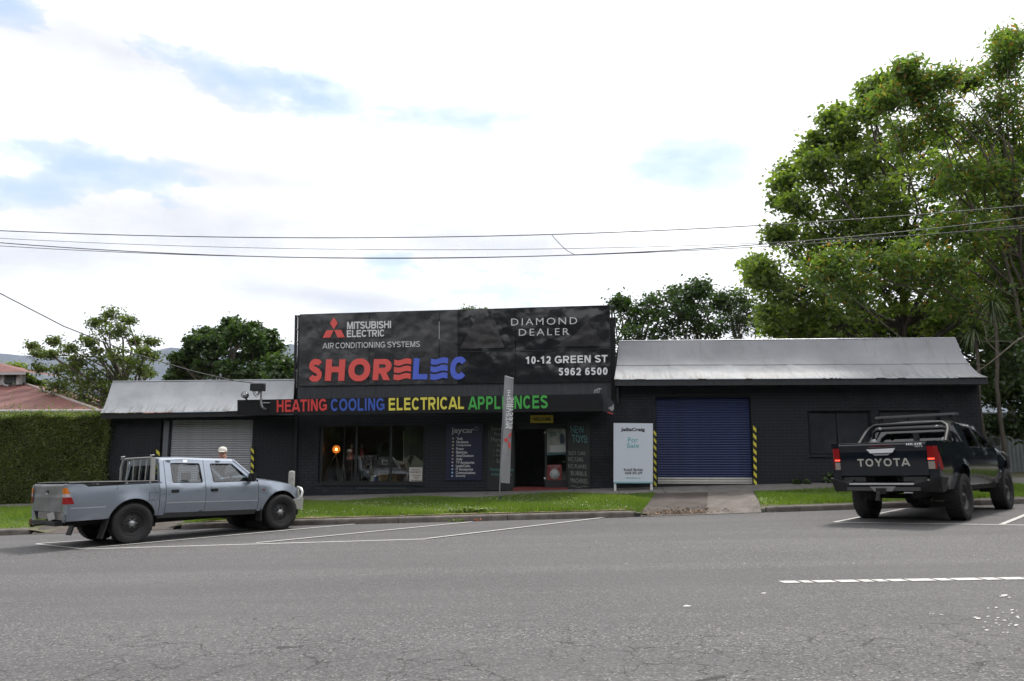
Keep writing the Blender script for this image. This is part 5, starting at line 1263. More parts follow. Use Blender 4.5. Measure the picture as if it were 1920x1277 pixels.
    mb.tube([c0+(ax1*math.cos(a)+ax2*math.sin(a))*.18 for a in np.linspace(0, 2*math.pi, 21)], .014, 6, cap=False); mb.tube([c0-ax1*.17, c0+ax1*.17], .014, 5); mb.tube([c0, (d3-.15, -.36, bb-.15)], .025, 6); mb.build('steering_wheel', M['black'], v)
    return v, yf, yb_

def paintmat(name, col, metal=.55, rough=.32, dirt=.0):
    m = mat(name, col, rough, metal=metal, coat=.35 if metal == 0 else .6, var=.05, vscale=2.0); return m

def silver_pickup():
    P = paintmat('silver_blue_paint', (.30, .34, .405), .6, .31)
    c = dict(name='silver_pickup', label='silver blue crew cab pickup with black wheels parked at the left', W=.845, paint=P,
             belt=interp1([.4, .66, 2.34, 2.5, 3.5], [1.065, 1.04, 1.0, 1.0, .86]), sill=interp1([0, .58, 2.5], [.48, .475, .42]),
             moldz=interp1([-1.2, 1.036, 2.487, 3.6], [.70, .672, .62, .58]), crease=.007, arch_r=.425, arch_z=.385, wb=3.025, wr=.365, track=1.46, tw=.27,
             roofz=interp1([.46, .9, 2.0], [1.515, 1.525, 1.475]), gw=.655, xn=2.75, xf=3.55, xr=-1.12, cabrear=.47, door1=.586, door2=1.365, door3=2.495, rake=.035, flare=.022, aang=35,
             bedtop=interp1([-1.2, .5], [1.115, 1.065]), bednotch=[(-.78, 1.05), (-.86, 1.10)], bedbot=.475, tail_lo=.60,
             w1=[(.715, 1.055), (1.315, 1.035), (1.285, 1.415), (.70, 1.435)], w2=[(1.525, 1.03), (2.32, 1.025), (2.30, 1.075), (1.965, 1.395), (1.49, 1.405)],
             fd_top=[(2.41, 1.055), (1.985, 1.445)], handz=interp1([.6, 1.6], [.905, .885]), handm=M['black'], rocker=mat('rocker_dark', (.05, .052, .056), .6),
             fbot=.42, nose=[(3.44, .42), (3.50, .60), (3.50, .82)], hoodz=interp1([2.4, 2.5, 2.8, 3.1, 3.35, 3.55], [1.06, 1.05, 1.015, .965, .905, .80]),
             ws=[(2.52, .70, 1.055), (2.02, .60, 1.475)], bw=(1.09, 1.40), bedfloor=.66, mirror=(2.30, 1.04), mirm=M['black'],
             glass=glassmat('car_glass', (.70, .78, .82), .05), lampglass=mat('headlamp', (.5, .52, .55), .15, metal=.4), hub=mat('hub_silver', (.45, .46, .48), .3, metal=.8), rim=mat('rim_black', (.014, .014, .015), .5))
    v, yf, yb_ = pickup(c)
    xr = c['xr']; W = .845
    # tailgate
    tg = MB()
    def tgf(u, w):
        y = u*(W-.095); z = .635+(1.108-.635)*w; d = -.012*math.exp(-((w-.52)/.05)**2)*(1+.4*math.cos(u*9)); edge = .02*max(0, (w-.93)/.07)**2+.012*max(0, (abs(u)-.96)/.04)
        return (xr-.03+edge+d*.8+.006*math.sin(u*4+w*6), y, z)
    tg.grid(tgf, list(np.linspace(-1, 1, 25)), list(np.linspace(0, 1, 21))); tgo = tg.build('tailgate', mat('tailgate_grey', (.20, .205, .215), .42, metal=.35, var=.12, vscale=3), v)
    mb = MB(); mb.box(xr-.005, -W+.10, .64, xr+.03, W-.10, 1.085); mb.build('tailgate_core', M['under'], tgo)
    mb = MB(); mb.box(xr-.045, -.05, .955, xr-.03, .075, 1.005); mb.build('handle', M['black'], tgo, bevel=.01)
    mb = MB(); mb.box(xr-.047, .0, .935, xr-.036, .07, .955); mb.build('badge', M['white'], tgo)
    # lamps at corners
    for s in (-1, 1):
        lp = empty('tail_lamp'); lp.parent = v
        for nm, z0, z1, m_ in (('red_lens', .77, .885, mat('lens_red', (.30, .010, .012), .15)), ('clear_lens', .888, .942, mat('lens_clear', (.45, .40, .42), .15)), ('amber_lens', .945, 1.045, mat('lens_amber', (.62, .17, .01), .15))):
            mb = MB()
            def lf(a, z, s=s):       # wrap round the corner
                t = a; yy = W-.10+.098*min(1, t*2.2); xx = xr-.045+(.16-.10*(z-.765)/.25)*max(0, (t-.42)/.58)
                if t < .45: return (xr-.048, s*(W-.10+.09*(t/.45)), z)
                return (xx, s*(yb_(xx+.02, z)+.006 if xx > xr else W+.0), z)
            mb.grid(lf, [0, .25, .45, .5, .65, .8, 1], list(np.linspace(z0, z1, 4))); mb.build(nm, m_, lp)
        mb = MB(); mb.box(xr-.03, s*(W-.10) if s > 0 else -(W-.012), .60, xr+.01, (W-.012) if s > 0 else -(W-.10), 1.10); mb.build('corner_post', P, v)
    # lower rear valance, plate, towbar
    mb = MB(); mb.box(xr-.02, -W+.14, .50, xr+.03, W-.35, .625); mb.build('rear_valance', mat('valance', (.22, .21, .20), .5, metal=.3, var=.3, vscale=6), v)
    for s in (-1, 1):
        mb = MB(); mb.grid(lambda a, z: (xr-.03+.02*abs(math.sin(z*30)), s*(W-.16+.15*a), z), [0, .5, 1], [.46, .5, .55, .63]); mb.build('bumper_corner', P, v)
    pl = empty('number_plate'); pl.parent = v; pl.location = (xr-.06, -.30, .56); pl.rotation_euler = (R(-8), R(-14), R(0))
    mb = MB(); mb.box(-.006, -.17, -.065, 0, .17, .065); mb.build('plate', mat('plate_white', (.50, .50, .50), .5, var=.1), pl)
    mb = MB(); mb.box(xr-.10, -.62, .40, xr+.02, .58, .475); mb.build('tow_beam', M['black'], v, bevel=.006)
    mb = MB(); mb.box(xr-.22, -.03, .40, xr-.08, .03, .43); mb.tube([(xr-.22, 0, .41), (xr-.27, 0, .40), (xr-.285, 0, .46)], .022, 8); mb.build('tow_bar', M['under'], v)
    mb = MB(); mb.lathe([(.03, .0), (.03, .03), (.02, .045), (.028, .07), (.018, .095), (0, .1)], (xr-.285, 0, .43), 'Z', 12); mb.build('tow_ball', mat('rusty', (.10, .06, .04), .8), v)
    for s, x in ((-1, -.52), (1, -.52)):
        mb = MB(); mb.hexa([(x-.02, s*.62, .14), (x-.02, s*.86, .14), (x, s*.86, .14), (x, s*.62, .14), (x+.08, s*.62, .46), (x+.08, s*.84, .46), (x+.1, s*.84, .46), (x+.1, s*.62, .46)]); mb.build('mudflap', M['rubber'], v)
        mb = MB(); mb.box(2.56, s*.62 if s > 0 else -.82, .22, 2.58, .82 if s > 0 else -.62, .46); mb.build('mudflap', M['rubber'], v)
    # bed rails with stanchions
    for s in (-1, 1):
        mb = MB(); z = 1.105; ra = [(-1.09, s*.775, 1.12), (-.9, s*.775, 1.125), (.44, s*.775, 1.10)]; mb.tube(ra, .018, 8); ro = mb.build('bed_rail', M['black'], v)
        for x in (-.62, -.12, .30):
            mb = MB(); mb.box(x-.015, s*.775-.02, 1.045, x+.015, s*.775+.02, 1.10); mb.build('rail_post', M['txtgrey'], ro)
        mb = MB(); mb.box(-.84, min(s*.80, s*.74), 1.045, .45, max(s*.80, s*.74), 1.075); mb.build('rail_trim', M['black'], v)
        # moulding line
        mb = MB(); xs = [-1.05, -.8, -.55]; mb.grid(lambda u, w: (u, s*(yb_(u, c['moldz'](u))+.004), c['moldz'](u)-.01+.018*w), list(np.linspace(-1.05, -.48, 6)), [0, 1]); mb.grid(lambda u, w: (u, s*(yf(u, c['moldz'](u)+.03)+.004), c['moldz'](u)+.006+.016*w), list(np.linspace(.6, 2.48, 12)), [0, 1]); mb.build('side_moulding', mat('moulding', (.5, .53, .58), .3, metal=.4), v)
        mb = MB(); mb.box(2.585, min(s*.84, s*.855), .835, 2.63, max(s*.84, s*.855), .86); mb.build('indicator', mat('ind_amber', (.2, .05, .03), .3), v)
    # fuel flap outline
    fx0, fx1, fz0, fz1 = .27, .43, .765, .905
    mb = MB()
    for (a, b_) in (((fx0, fz0), (fx1, fz0)), ((fx1, fz0), (fx1, fz1)), ((fx1, fz1), (fx0, fz1)), ((fx0, fz1), (fx0, fz0))):
        mb.tube([(a[0], -yb_(*a)-.000, a[1]), (b_[0], -yb_(*b_)-.000, b_[1])], .004, 4)
    mb.build('fuel_flap', M['fascia'], v)
    # ladder rack / headboard behind the cab
    rk = empty('headboard_rack'); rk.parent = v; al = mat('rack_aluminium', (.55, .55, .54), .35, metal=.6)
    mb = MB(); x = .36
    mb.tube([(x, -.70, 1.09), (x, -.70, 1.36), (x+.02, -.66, 1.50), (x+.02, -.58, 1.535), (x+.02, .58, 1.535), (x+.02, .66, 1.50), (x, .70, 1.36), (x, .70, 1.09)], .022, 8); mb.build('hoop', al, rk)
    mb = MB(); mb.box(x-.04, -.745, 1.09, x+.05, -.705, 1.545); mb.build('side_post', al, rk, bevel=.015)
    for y in (-.42, -.14, .14, .42):
        mb = MB(); mb.tube([(x, y, 1.08), (x+.02, y, 1.53)], .011, 6); mb.build('bar', al, rk)
    mb = MB(); mb.box(x-.02, -.70, 1.535, x+.06, .70, 1.55); mb.build('top_plate', M['metal'], rk)
    for y in (-.66, .66):
        mb = MB(); mb.tube([(x, y, 1.55), (x-.02, y, 1.585), (x+.05, y, 1.59)], .012, 5); mb.build('hook', al, rk)
    # alloy bull bar
    bb_ = empty('bull_bar'); bb_.parent = v
    mb = MB()
    pr_ = [(-.83, 3.36), (-.80, 3.58), (-.62, 3.70), (-.3, 3.74), (.3, 3.74), (.62, 3.70), (.80, 3.58), (.83, 3.36)]
    vs = [(x, y, z) for y, x in pr_ for z in (.40, .62)]; vs2 = [(x-.08, y*.93, z) for y, x in pr_ for z in (.62, .40)]
    n = len(pr_); V = []; 
    for (a, b_) in zip([(x, y) for y, x in pr_], [(x-.09, y*.92) for y, x in pr_]): V += [(a[0]-.02, a[1], .40), (a[0], a[1], .61), (b_[0], b_[1], .62), (b_[0], b_[1], .40)]
    mb.add(V, [(4*i+j, 4*i+(j+1) % 4, 4*(i+1)+(j+1) % 4, 4*(i+1)+j) for i in range(n-1) for j in range(4)]+[(0, 1, 2, 3), (4*n-1, 4*n-2, 4*n-3, 4*n-4)]); mb.build('bumper', al, bb_)
    for s in (-1, 1):
        mb = MB(); mb.tube([(3.52, s*.79, .61), (3.56, s*.79, .76), (3.55, s*.74, .83), (3.60, s*.55, .85), (3.64, s*.5, .72), (3.66, s*.5, .61)], .03, 8); mb.build('hoop', al, bb_)
    mb = MB(); mb.tube([(2.4, .82, 1.03), (2.38, .83, 1.6)], .004, 4); 
    place(v, -8.8687, 14.2702, .9334)
    return v
silver_pickup()

def black_pickup():
    P = paintmat('black_blue_paint', (.007, .009, .015), .0, .14)
    c = dict(name='black_pickup', label='black lifted pickup with TOYOTA tailgate lettering parked at the right', W=.905, paint=P,
             belt=interp1([.3, .8, 2.2, 2.7, 3.6], [1.27, 1.25, 1.22, 1.2, 1.02]), sill=interp1([0, .7, 2.6], [.56, .56, .52]),
             moldz=interp1([-2, 4], [.70, .70]), crease=.004, arch_r=.50, arch_z=.50, wb=3.085, wr=.415, track=1.60, tw=.29,
             roofz=interp1([.35, .9, 1.5, 2.1], [1.78, 1.80, 1.78, 1.70]), gw=.66, xn=2.85, xf=3.75, xr=-1.25, cabrear=.38, door1=.76, door2=1.62, door3=2.58, rake=.16, flare=.045, aang=35,
             bedtop=interp1([-1.3, .4], [1.425, 1.385]), bednotch=[], bedbot=.57, tail_lo=.75,
             w1=[(.84, 1.29), (1.56, 1.27), (1.54, 1.68), (.98, 1.68)], w2=[(1.70, 1.265), (2.44, 1.25), (2.40, 1.31), (1.99, 1.61), (1.68, 1.66)],
             fd_top=[(2.56, 1.30), (2.06, 1.68)], handz=interp1([.6, 1.6], [1.17, 1.16]), handm=M['chrome'], rocker=M['under'],
             fbot=.62, nose=[(3.60, .62), (3.68, .75), (3.66, .95)], hoodz=interp1([2.5, 2.6, 2.9, 3.2, 3.5, 3.75], [1.285, 1.275, 1.23, 1.17, 1.09, .98]),
             ws=[(2.70, .70, 1.28), (2.12, .60, 1.70)], bw=(1.36, 1.66), bedfloor=.86, mirror=(2.30, 1.31), mirm=M['chrome'],
             glass=glassmat('tinted_glass', (.10, .11, .12), .03), lampglass=mat('headlamp_b', (.5, .52, .55), .15, metal=.4), hub=mat('hub_dark', (.03, .03, .032), .35, metal=.4), rim=mat('rim_gloss_black', (.012, .012, .013), .3))
    v, yf, yb_ = pickup(c)
    xr = -1.25; W = .905
    tg = MB()
    def tgf(u, w):
        hw = .735; z = .84+(1.41-.84)*w; y = u*hw
        out = .035*math.exp(-((w-.93)/.10)**2)+.012*math.sin(w*math.pi)
        return (xr-.045-out+.02*max(0, (w-.95)/.05)**2, y, z)
    tg.grid(tgf, list(np.linspace(-1, 1, 15)), list(np.linspace(0, 1, 60))); tgo = tg.build('tailgate', P, v)
    mb = MB(); mb.box(xr-.02, -.73, .85, xr+.03, .73, 1.40); mb.build('tailgate_core', M['under'], tgo)
    mb = MB(); mb.box(xr-.07, -.735, 1.408, xr+.03, .735, 1.42); mb.build('top_cap', mat('cap_grey', (.12, .12, .12), .5), tgo, bevel=.004)
    def rp(y, z, d=0): return (xr-.082-d, y, z)
    hd = empty('handle'); hd.parent = tgo
    mb = MB(); P4 = [(.245, 1.30), (-.245, 1.31), (-.19, 1.235), (.18, 1.23)]
    mb.add([rp(*p, .0) for p in P4]+[rp(*p, .022) for p in P4], [(4, 5, 6, 7), (0, 1, 5, 4), (1, 2, 6, 5), (2, 3, 7, 6), (3, 0, 4, 7)]); mb.build('chrome_plate', mat('pale_for_chrome', (.72, .73, .75), .35, metal=.25), hd)  # pale satin colour stands in for the bright reflections of chrome
    mb = MB(); P4 = [(.15, 1.218), (-.16, 1.222), (-.11, 1.19), (.11, 1.188)]
    mb.add([rp(*p, -.02) for p in P4]+[rp(*p, .012) for p in P4], [(4, 5, 6, 7), (0, 1, 5, 4), (1, 2, 6, 5), (2, 3, 7, 6), (3, 0, 4, 7)]); mb.build('grip', M['metal'], hd)
    def back(y0, z0, y1, z1, d=.004, sl=0, xo=None):
        def fn(u, vv, w):
            y = y0+(y1-y0)*u; z = z0+(z1-z0)*vv+sl*u; wv = (z-.84)/.57
            out = .035*math.exp(-((wv-.93)/.10)**2)+.012*math.sin(min(1, max(0, wv))*math.pi)
            return (xr-.045-out-.007-d*w, y, z)
        return fn
    gtext('TOYOTA', back(.43, 1.00, -.455, 1.135), mat('tg_letters', (.38, .37, .34), .5), tgo, sw=.19, spacing=.10)
    gtext('HILUX', back(-.43, 1.352, -.685, 1.388), M['white'], tgo, sw=.22)
    gtext('SR5', back(-.56, 1.318, -.685, 1.342), M['white'], tgo, sw=.2)
    mb = MB(); mb.box(xr-.088, -.19, 1.352, xr-.078, .19, 1.368); mb.build('brake_light', mat('high_brake', (.10, .008, .01), .2), tgo)
    # tail lamps
    lred = mat('lamp_red', (.17, .006, .008), .15, emit=(1, .03, .02), estr=.02); lhot = mat('lamp_lit', (.8, .05, .03), .2, emit=(1, .07, .04), estr=1.6); lcl = mat('lamp_clear', (.30, .26, .24), .15, metal=.2)
    for s in (-1, 1):
        lp = empty('tail_lamp'); lp.parent = v
        for nm, z0, z1, m_ in (('red_lens', 1.130, 1.33, lred), ('lit_strip', 1.105, 1.128, lhot), ('clear_lens', .945, 1.075, lcl), ('divider', 1.078, 1.102, M['black'])):
            mb = MB(); mb.grid(lambda a, z: (xr-.06+.02*a, s*(.742+.10*a), z), [0, .5, 1], list(np.linspace(z0, z1, 5))); mb.build(nm, m_, lp)
        mb = MB()
        mb.grid(lambda a, z: (xr-.04+(.20*(1-.75*(z-.93)/.4))*a+.0, s*(min(.842+.12*a, yb_(max(xr, xr-.04+.2*a), z)+.012)), z), [0, .12, .3, .6, 1], list(np.linspace(.93, 1.335, 8))); mb.build('wrap_lens', lred, lp)
        mb = MB(); mb.grid(lambda a, z: (xr-.035, s*(.74+.16*a), z), [0, .5, 1], [.60, .945]); mb.build('corner_post', P, v); mb = MB(); mb.grid(lambda a, z: (xr-.035, s*(.74+.15*a), z), [0, .5, 1], [1.33, 1.42]); mb.build('corner_post', P, v)
    # steel rear bumper with side wings
    bp = empty('rear_bumper'); bp.parent = v; st = mat('bar_black', (.018, .018, .020), .62, spec=.3, bump=.001, bscale=90)
    X0 = xr-.22
    mb = MB()
    for s in (-1, 1):
        mb.hexa([(X0+.05, s*.56, .57), (xr+.02, s*.90, .55), (xr+.22, s*.90, .56), (xr, s*.50, .57), (X0, s*.54, .70), (xr-.12, s*.93, .80), (xr+.24, s*.955, .80), (xr-.04, s*.50, .80)])
    mb.hexa([(X0+.06, -.56, .57), (X0+.06, .56, .57), (xr-.05, .56, .57), (xr-.05, -.56, .57), (X0, -.54, .70), (X0, .54, .70), (xr-.05, .54, .70), (xr-.05, -.54, .70)]); mb.build('bar', st, bp, bevel=.006)
    mb = MB(); mb.box(X0-.012, -.53, .685, X0+.16, .55, .712); mb.build('step_plate', mat('tread_alloy', (.48, .48, .49), .4, metal=.2), bp, bevel=.004)
    mb = MB(); mb.box(X0-.004, -.62, .585, X0+.05, .60, .645); mb.build('lower_tube', mat('bar_grey', (.05, .05, .052), .45), bp)
    mb = MB(); mb.add([(X0-.012, .20, .655), (X0-.012, -.24, .66), (X0-.012, -.17, .575), (X0-.012, .12, .57)], [(0, 1, 2, 3)]); mb.build('hitch_plate', mat('hitch_alloy', (.28, .28, .29), .35, metal=.6), bp)
    mb = MB(); mb.box(X0-.07, -.07, .53, X0+.1, .08, .63); mb.tube([(X0-.05, 0.03, .56), (X0-.12, .03, .52), (X0-.14, .03, .44)], .035, 8); mb.lathe([(.045, 0), (.045, .03), (.03, .05), (0, .06)], (X0-.14, .03, .42), 'Z', 10); mb.build('tow_hitch', M['under'], bp)
    pl = empty('number_plate'); pl.parent = v
    mb = MB(); mb.box(xr-.14, -.24, .715, xr-.13, .135, .82); mb.build('plate', mat('plate_black', (.001, .001, .001), .9, spec=0), pl)
    for s in (-1, 1): mb = MB(); mb.box(xr-.06, min(s*.32, s*.70), .735, xr-.04, max(s*.32, s*.70), .815); mb.build('recess_panel', mat('recess', (.02, .02, .022), .4), v)
    mb = MB(); mb.box(X0-.01, -.50, .545, X0+.005, -.36, .565); mb.build('reflector', M['txtgrey'], bp)
    # sports bar
    sb = empty('sports_bar'); sb.parent = v; tb = mat('bar_tube', (.008, .008, .010), .5, spec=.25)
    mb = MB(); mb.tube([(-.28, -.76, 1.40), (.06, -.73, 1.62), (.18, -.69, 1.70), (.22, -.60, 1.755), (.22, .60, 1.755), (.18, .69, 1.70), (.06, .73, 1.62), (-.28, .76, 1.40)], .036, 12); mb.build('hoop', tb, sb)
    mb = MB(); mb.tube([(.30, -.70, 1.39), (.27, -.66, 1.62), (.26, -.58, 1.66), (.26, .58, 1.66), (.27, .66, 1.62), (.30, .70, 1.39)], .03, 10); mb.build('inner_hoop', tb, sb)
    for y in (-.52, .5): mb = MB(); mb.lathe([(0, -.04), (.03, -.03), (.03, .01)], (.2, y, 1.69), 'X', 10); mb.build('lamp', M['txtgrey'], sb)
    for y in (.62, -.64): mb = MB(); mb.lathe([(0, -.03), (.05, -.02), (.055, .02)], (.12, y, 1.44), 'X', 12); mb.build('bracket', M['txtgrey'], sb)
    # roof platform edge
    rb = empty('roof_rack'); rb.parent = v
    mb = MB(); mb.box(.40, -.80, 1.895, .62, .66, 1.94); mb.build('cross_bar', mat('rack_alloy', (.13, .13, .14), .35, metal=.4), rb, bevel=.006)
    for x in (.54,):
        for y in (-.68, .58): mb = MB(); mb.box(x-.04, y-.02, 1.79, x+.04, y+.02, 1.90); mb.build('foot', M['black'], rb)
    mb = MB(); mb.tube([(xr-.02, .72, 1.40), (xr-.02, .72, 1.56)], .008, 6); mb.tube([(xr-.02, .72, 1.40), (xr-.02, .72, 1.44)], .014, 6); mb.build('aerial', M['black'], v)
    mb = MB(); mb.box(-.9, -.50, 1.36, -.82, -.42, 1.56); mb.build('tool_handle', M['black'], v)
    # front bar hint
    bb_ = MB(); pr_ = [(-.88, 3.45), (-.84, 3.72), (-.6, 3.86), (.6, 3.86), (.84, 3.72), (.88, 3.45)]; V = []; n = len(pr_)
    for y, x in pr_: V += [(x, y, .60), (x+.02, y, .84), (x-.1, y*.9, .84), (x-.1, y*.9, .60)]
    bb_.add(V, [(4*i+j, 4*i+(j+1) % 4, 4*(i+1)+(j+1) % 4, 4*(i+1)+j) for i in range(n-1) for j in range(4)]+[(0, 1, 2, 3), (4*n-1, 4*n-2, 4*n-3, 4*n-4)])
    for s in (-1, 1): bb_.tube([(3.70, s*.84, .82), (3.72, s*.84, 1.06), (3.74, s*.76, 1.14), (3.82, s*.5, 1.16), (3.84, s*.45, .84)], .035, 8)
    bb_.build('bull_bar', st, v)
    mb = MB(); mb.lathe([(0, .02), (.05, .02), (.06, 0), (.05, -.04)], (3.83, -.68, .74), 'X', 12); mb.build('spot_lamp', M['chrome'], v)
    place(v, 6.0114, 15.5681, .897)
    return v
black_pickup()

# ---------------------------------------------------------------- person
def person():
    x, y = -8.30, 17.35; g = H(x, y)
    v = empty('person', (x, y, g), (0, 0, R(-70))); tag(v, 'person in a white cap holding a hand to the face behind the silver pickup', 'person')
    s = 1.60/1.75; skin_m = mat('skin', (.42, .22, .16), .6)
    def skinned(name, verts, edges, rad, m_, sub=2, root=0):
        me = bpy.data.meshes.new(name); me.from_pydata([tuple(Vector(p)*s) for p in verts], edges, []); o = link(name, me, m_, v)
        md = o.modifiers.new('s', 'SKIN'); 
        for i, r_ in enumerate(rad): me.skin_vertices[0].data[i].radius = (r_[0]*s, r_[1]*s) if isinstance(r_, tuple) else (r_*s, r_*s)
        me.skin_vertices[0].data[root].use_root = True
        o.modifiers.new('b', 'SUBSURF').levels = sub; o.modifiers['b'].render_levels = sub
        dg = bpy.context.evaluated_depsgraph_get(); dg.update(); ev = bpy.data.meshes.new_from_object(o.evaluated_get(dg)); o.modifiers.clear(); o.data = ev
        ev.polygons.foreach_set('use_smooth', [True]*len(ev.polygons)); 
        if not ev.materials: ev.materials.append(m_)
        return o
    # facing +x local; right hand raised to the face
    V = [(0, 0, .95), (0, 0, 1.15), (0, 0, 1.38), (.02, 0, 1.48), (.03, 0, 1.56), (.04, 0, 1.64), (.04, 0, 1.70),
         (0, .19, 1.42), (.06, .24, 1.16), (.18, .10, 1.36), (.16, .07, 1.52), (0, -.19, 1.42), (-.02, -.24, 1.14), (.08, -.24, .92),
         (0, .10, .92), (.01, .11, .50), (-.02, .12, .08), (.12, .13, .03), (0, -.10, .92), (.01, -.11, .50), (-.02, -.12, .08), (.12, -.13, .03)]
    E = [(0, 1), (1, 2), (2, 3), (3, 4), (4, 5), (5, 6), (2, 7), (7, 8), (8, 9), (9, 10), (2, 11), (11, 12), (12, 13), (0, 14), (14, 15), (15, 16), (16, 17), (0, 18), (18, 19), (19, 20), (20, 21)]
    Rr = [(.13, .16), (.12, .14), (.11, .15), .055, .07, (.095, .078), (.075, .065), .06, .042, .032, .035, .06, .042, .032, .09, .06, .04, .035, .09, .06, .04, .035]
    skinned('body', V, E, Rr, skin_m)
    shirt = mat('dark_shirt', (.03, .032, .04), .85); trs = mat('dark_trousers', (.03, .035, .05), .9)
    skinned('shirt', [(0, 0, .96), (0, 0, 1.15), (0, 0, 1.38), (0, .19, 1.42), (.05, .235, 1.20), (0, -.19, 1.42), (-.02, -.235, 1.18), (.01, 0, 1.46)], [(0, 1), (1, 2), (2, 3), (3, 4), (2, 5), (5, 6), (2, 7)], [(.145, .175), (.135, .16), (.125, .165), .078, .058, .078, .058, .075], shirt)
    skinned('trousers', [(0, 0, .97), (0, .10, .90), (.01, .11, .50), (-.02, .12, .12), (0, -.10, .90), (.01, -.11, .50), (-.02, -.12, .12)], [(0, 1), (1, 2), (2, 3), (0, 4), (4, 5), (5, 6)], [(.145, .175), .10, .075, .055, .10, .075, .055], trs)
    # fingers of the raised hand
    for k in range(4):
        a = -.03+.02*k; skinned('finger', [(.16, .07+a, 1.51), (.15, .05+a, 1.57), (.125, .03+a, 1.60)], [(0, 1), (1, 2)], [.009, .009, .008], skin_m, 1)
    skinned('thumb', [(.15, .10, 1.51), (.12, .10, 1.55), (.105, .085, 1.58)], [(0, 1), (1, 2)], [.011, .010, .008], skin_m, 1)
    skinned('nose', [(.12, 0, 1.645), (.15, 0, 1.61)], [(0, 1)], [.010, .014], skin_m, 1)
    for sy in (-1, 1): skinned('ear', [(.03, sy*.085, 1.60), (.03, sy*.092, 1.64)], [(0, 1)], [.012, .016], skin_m, 1)
    for sy in (-1, 1):
        mb = MB(); mb.lathe([(.011*s*math.sin(a), -.011*s*math.cos(a)) for a in np.linspace(0, math.pi, 6)], (.122*s, sy*.033*s, 1.655*s), 'Z', 8); mb.build('eye', M['ink'], v)
    mb = MB(); mb.box(.115*s, -.025*s, 1.575*s, .13*s, .025*s, 1.582*s); mb.build('mouth', mat('lips', (.3, .1, .09), .6), v)
    capm = mat('white_cap', (.62, .60, .55), .85)
    mb = MB(); cc = (.04*s, 0, 1.675*s); mb.lathe([(.108*s, -.01), (.11*s, .015), (.10*s, .055), (.075*s, .085), (.035*s, .10), (0, .104)], cc, 'Z', 20)
    mb.add([(.10*s, -.08*s, 1.675*s), (.20*s, -.06*s, 1.66*s), (.23*s, 0, 1.658*s), (.20*s, .06*s, 1.66*s), (.10*s, .08*s, 1.675*s), (.10*s, -.08*s, 1.668*s), (.20*s, -.06*s, 1.653*s), (.23*s, 0, 1.651*s), (.20*s, .06*s, 1.653*s), (.10*s, .08*s, 1.668*s)], [(0, 1, 2, 3, 4), (9, 8, 7, 6, 5), (0, 5, 6, 1), (1, 6, 7, 2), (2, 7, 8, 3), (3, 8, 9, 4)])
    mb.build('cap', capm, v)
person()

# ---------------------------------------------------------------- wires
def wires():
    Yw = 17.4
    def wire(pts, r, label, nm='power_line', Y=Yw):
        xs = [p[0] for p in pts]; P = np.polyfit(xs, [p[1] for p in pts], 2); mb = MB()
        path = [onY(x, float(np.polyval(P, x)), Y) for x in np.linspace(-700, 2700, 60)]
        mb.tube(path, r, 5); o = mb.build(nm, mat('wire', (.06, .06, .06), .6) if 'wire' not in bpy.data.materials else bpy.data.materials['wire']); tag(o, label, 'power line', 'power lines across the street'); return P
    p1 = wire([(0, 433), (520, 444.5), (1035, 441), (1427, 422)], .011, 'topmost of the power lines crossing the sky')
    wire([(0, 447), (480, 464.5), (960, 468), (1427, 455.5)], .006, 'thinnest power line, second from the top across the sky')
    p3 = wire([(0, 455.5), (480, 480), (1000, 481.5), (1440, 457)], .011, 'lower heavy power line above the billboard')
    wire([(0, 461), (480, 481.5), (1000, 480), (1440, 462)], .008, 'lowest of the power lines, close under the heavy one')
    mb = MB(); mb.tube([onY(1035, 441, Yw), onY(1048, 456, Yw), onY(1062, 469, Yw), onY(1077, 477.5, Yw)], .008, 5); tag(mb.build('spacer_wire', bpy.data.materials['wire']), 'short wire tie slanting between the power lines', 'power line')
    mb = MB(); pts = []
    A, B = onY(-500, 330, 11.0), onY(481, 719, 20.75)
    for k in range(40):
        t = k/39; p = A.lerp(B, t); p.z -= 0.0; pts.append(p)
    # sag so that the cable passes through the photo's line
    pts = []
    px_ = [(-400, 330, 12.), (0, 550, 15.9), (120, 612, 17.2), (250, 663, 18.6), (365, 697, 19.7), (440, 714, 20.4), (484, 719, 20.75)]
    for x, y, Y in px_: pts.append(onY(x, y, Y))
    mb.tube(pts, [.014]*len(pts), 6); tag(mb.build('service_cable', bpy.data.materials['wire']), 'thick black cable sagging from upper left to the service box', 'cable')
wires()

# ---------------------------------------------------------------- vegetation
def leaf_obj(name, C, size, mt, parent, seed, asp=.5, up=.3, spread=None):
    rng = np.random.default_rng(seed); n = len(C)
    nrm = rng.normal(size=(n, 3)); nrm[:, 2] = np.abs(nrm[:, 2])+up; nrm /= np.linalg.norm(nrm, axis=1)[:, None]
    t = rng.normal(size=(n, 3)); t -= nrm*(t*nrm).sum(1)[:, None]; t /= np.linalg.norm(t, axis=1)[:, None]; b = np.cross(nrm, t)
    s = (size*rng.uniform(.6, 1.3, n))[:, None]
    v = np.stack([C-t*s*.5, C+b*s*asp*.5+nrm*s*.06, C+t*s*.5-nrm*s*.08, C-b*s*asp*.5+nrm*s*.06], 1).reshape(-1, 3)
    me = bpy.data.meshes.new(name); me.vertices.add(4*n); me.vertices.foreach_set('co', v.astype(np.float32).ravel())
    me.loops.add(4*n); me.loops.foreach_set('vertex_index', np.arange(4*n, dtype=np.int32)); me.polygons.add(n); me.polygons.foreach_set('loop_start', np.arange(0, 4*n, 4, dtype=np.int32))
    me.update(calc_edges=True)
    at = me.attributes.new('tint', 'FLOAT', 'FACE'); at.data.foreach_set('value', rng.random(n).astype(np.float32))
    return link(name, me, mt, parent)
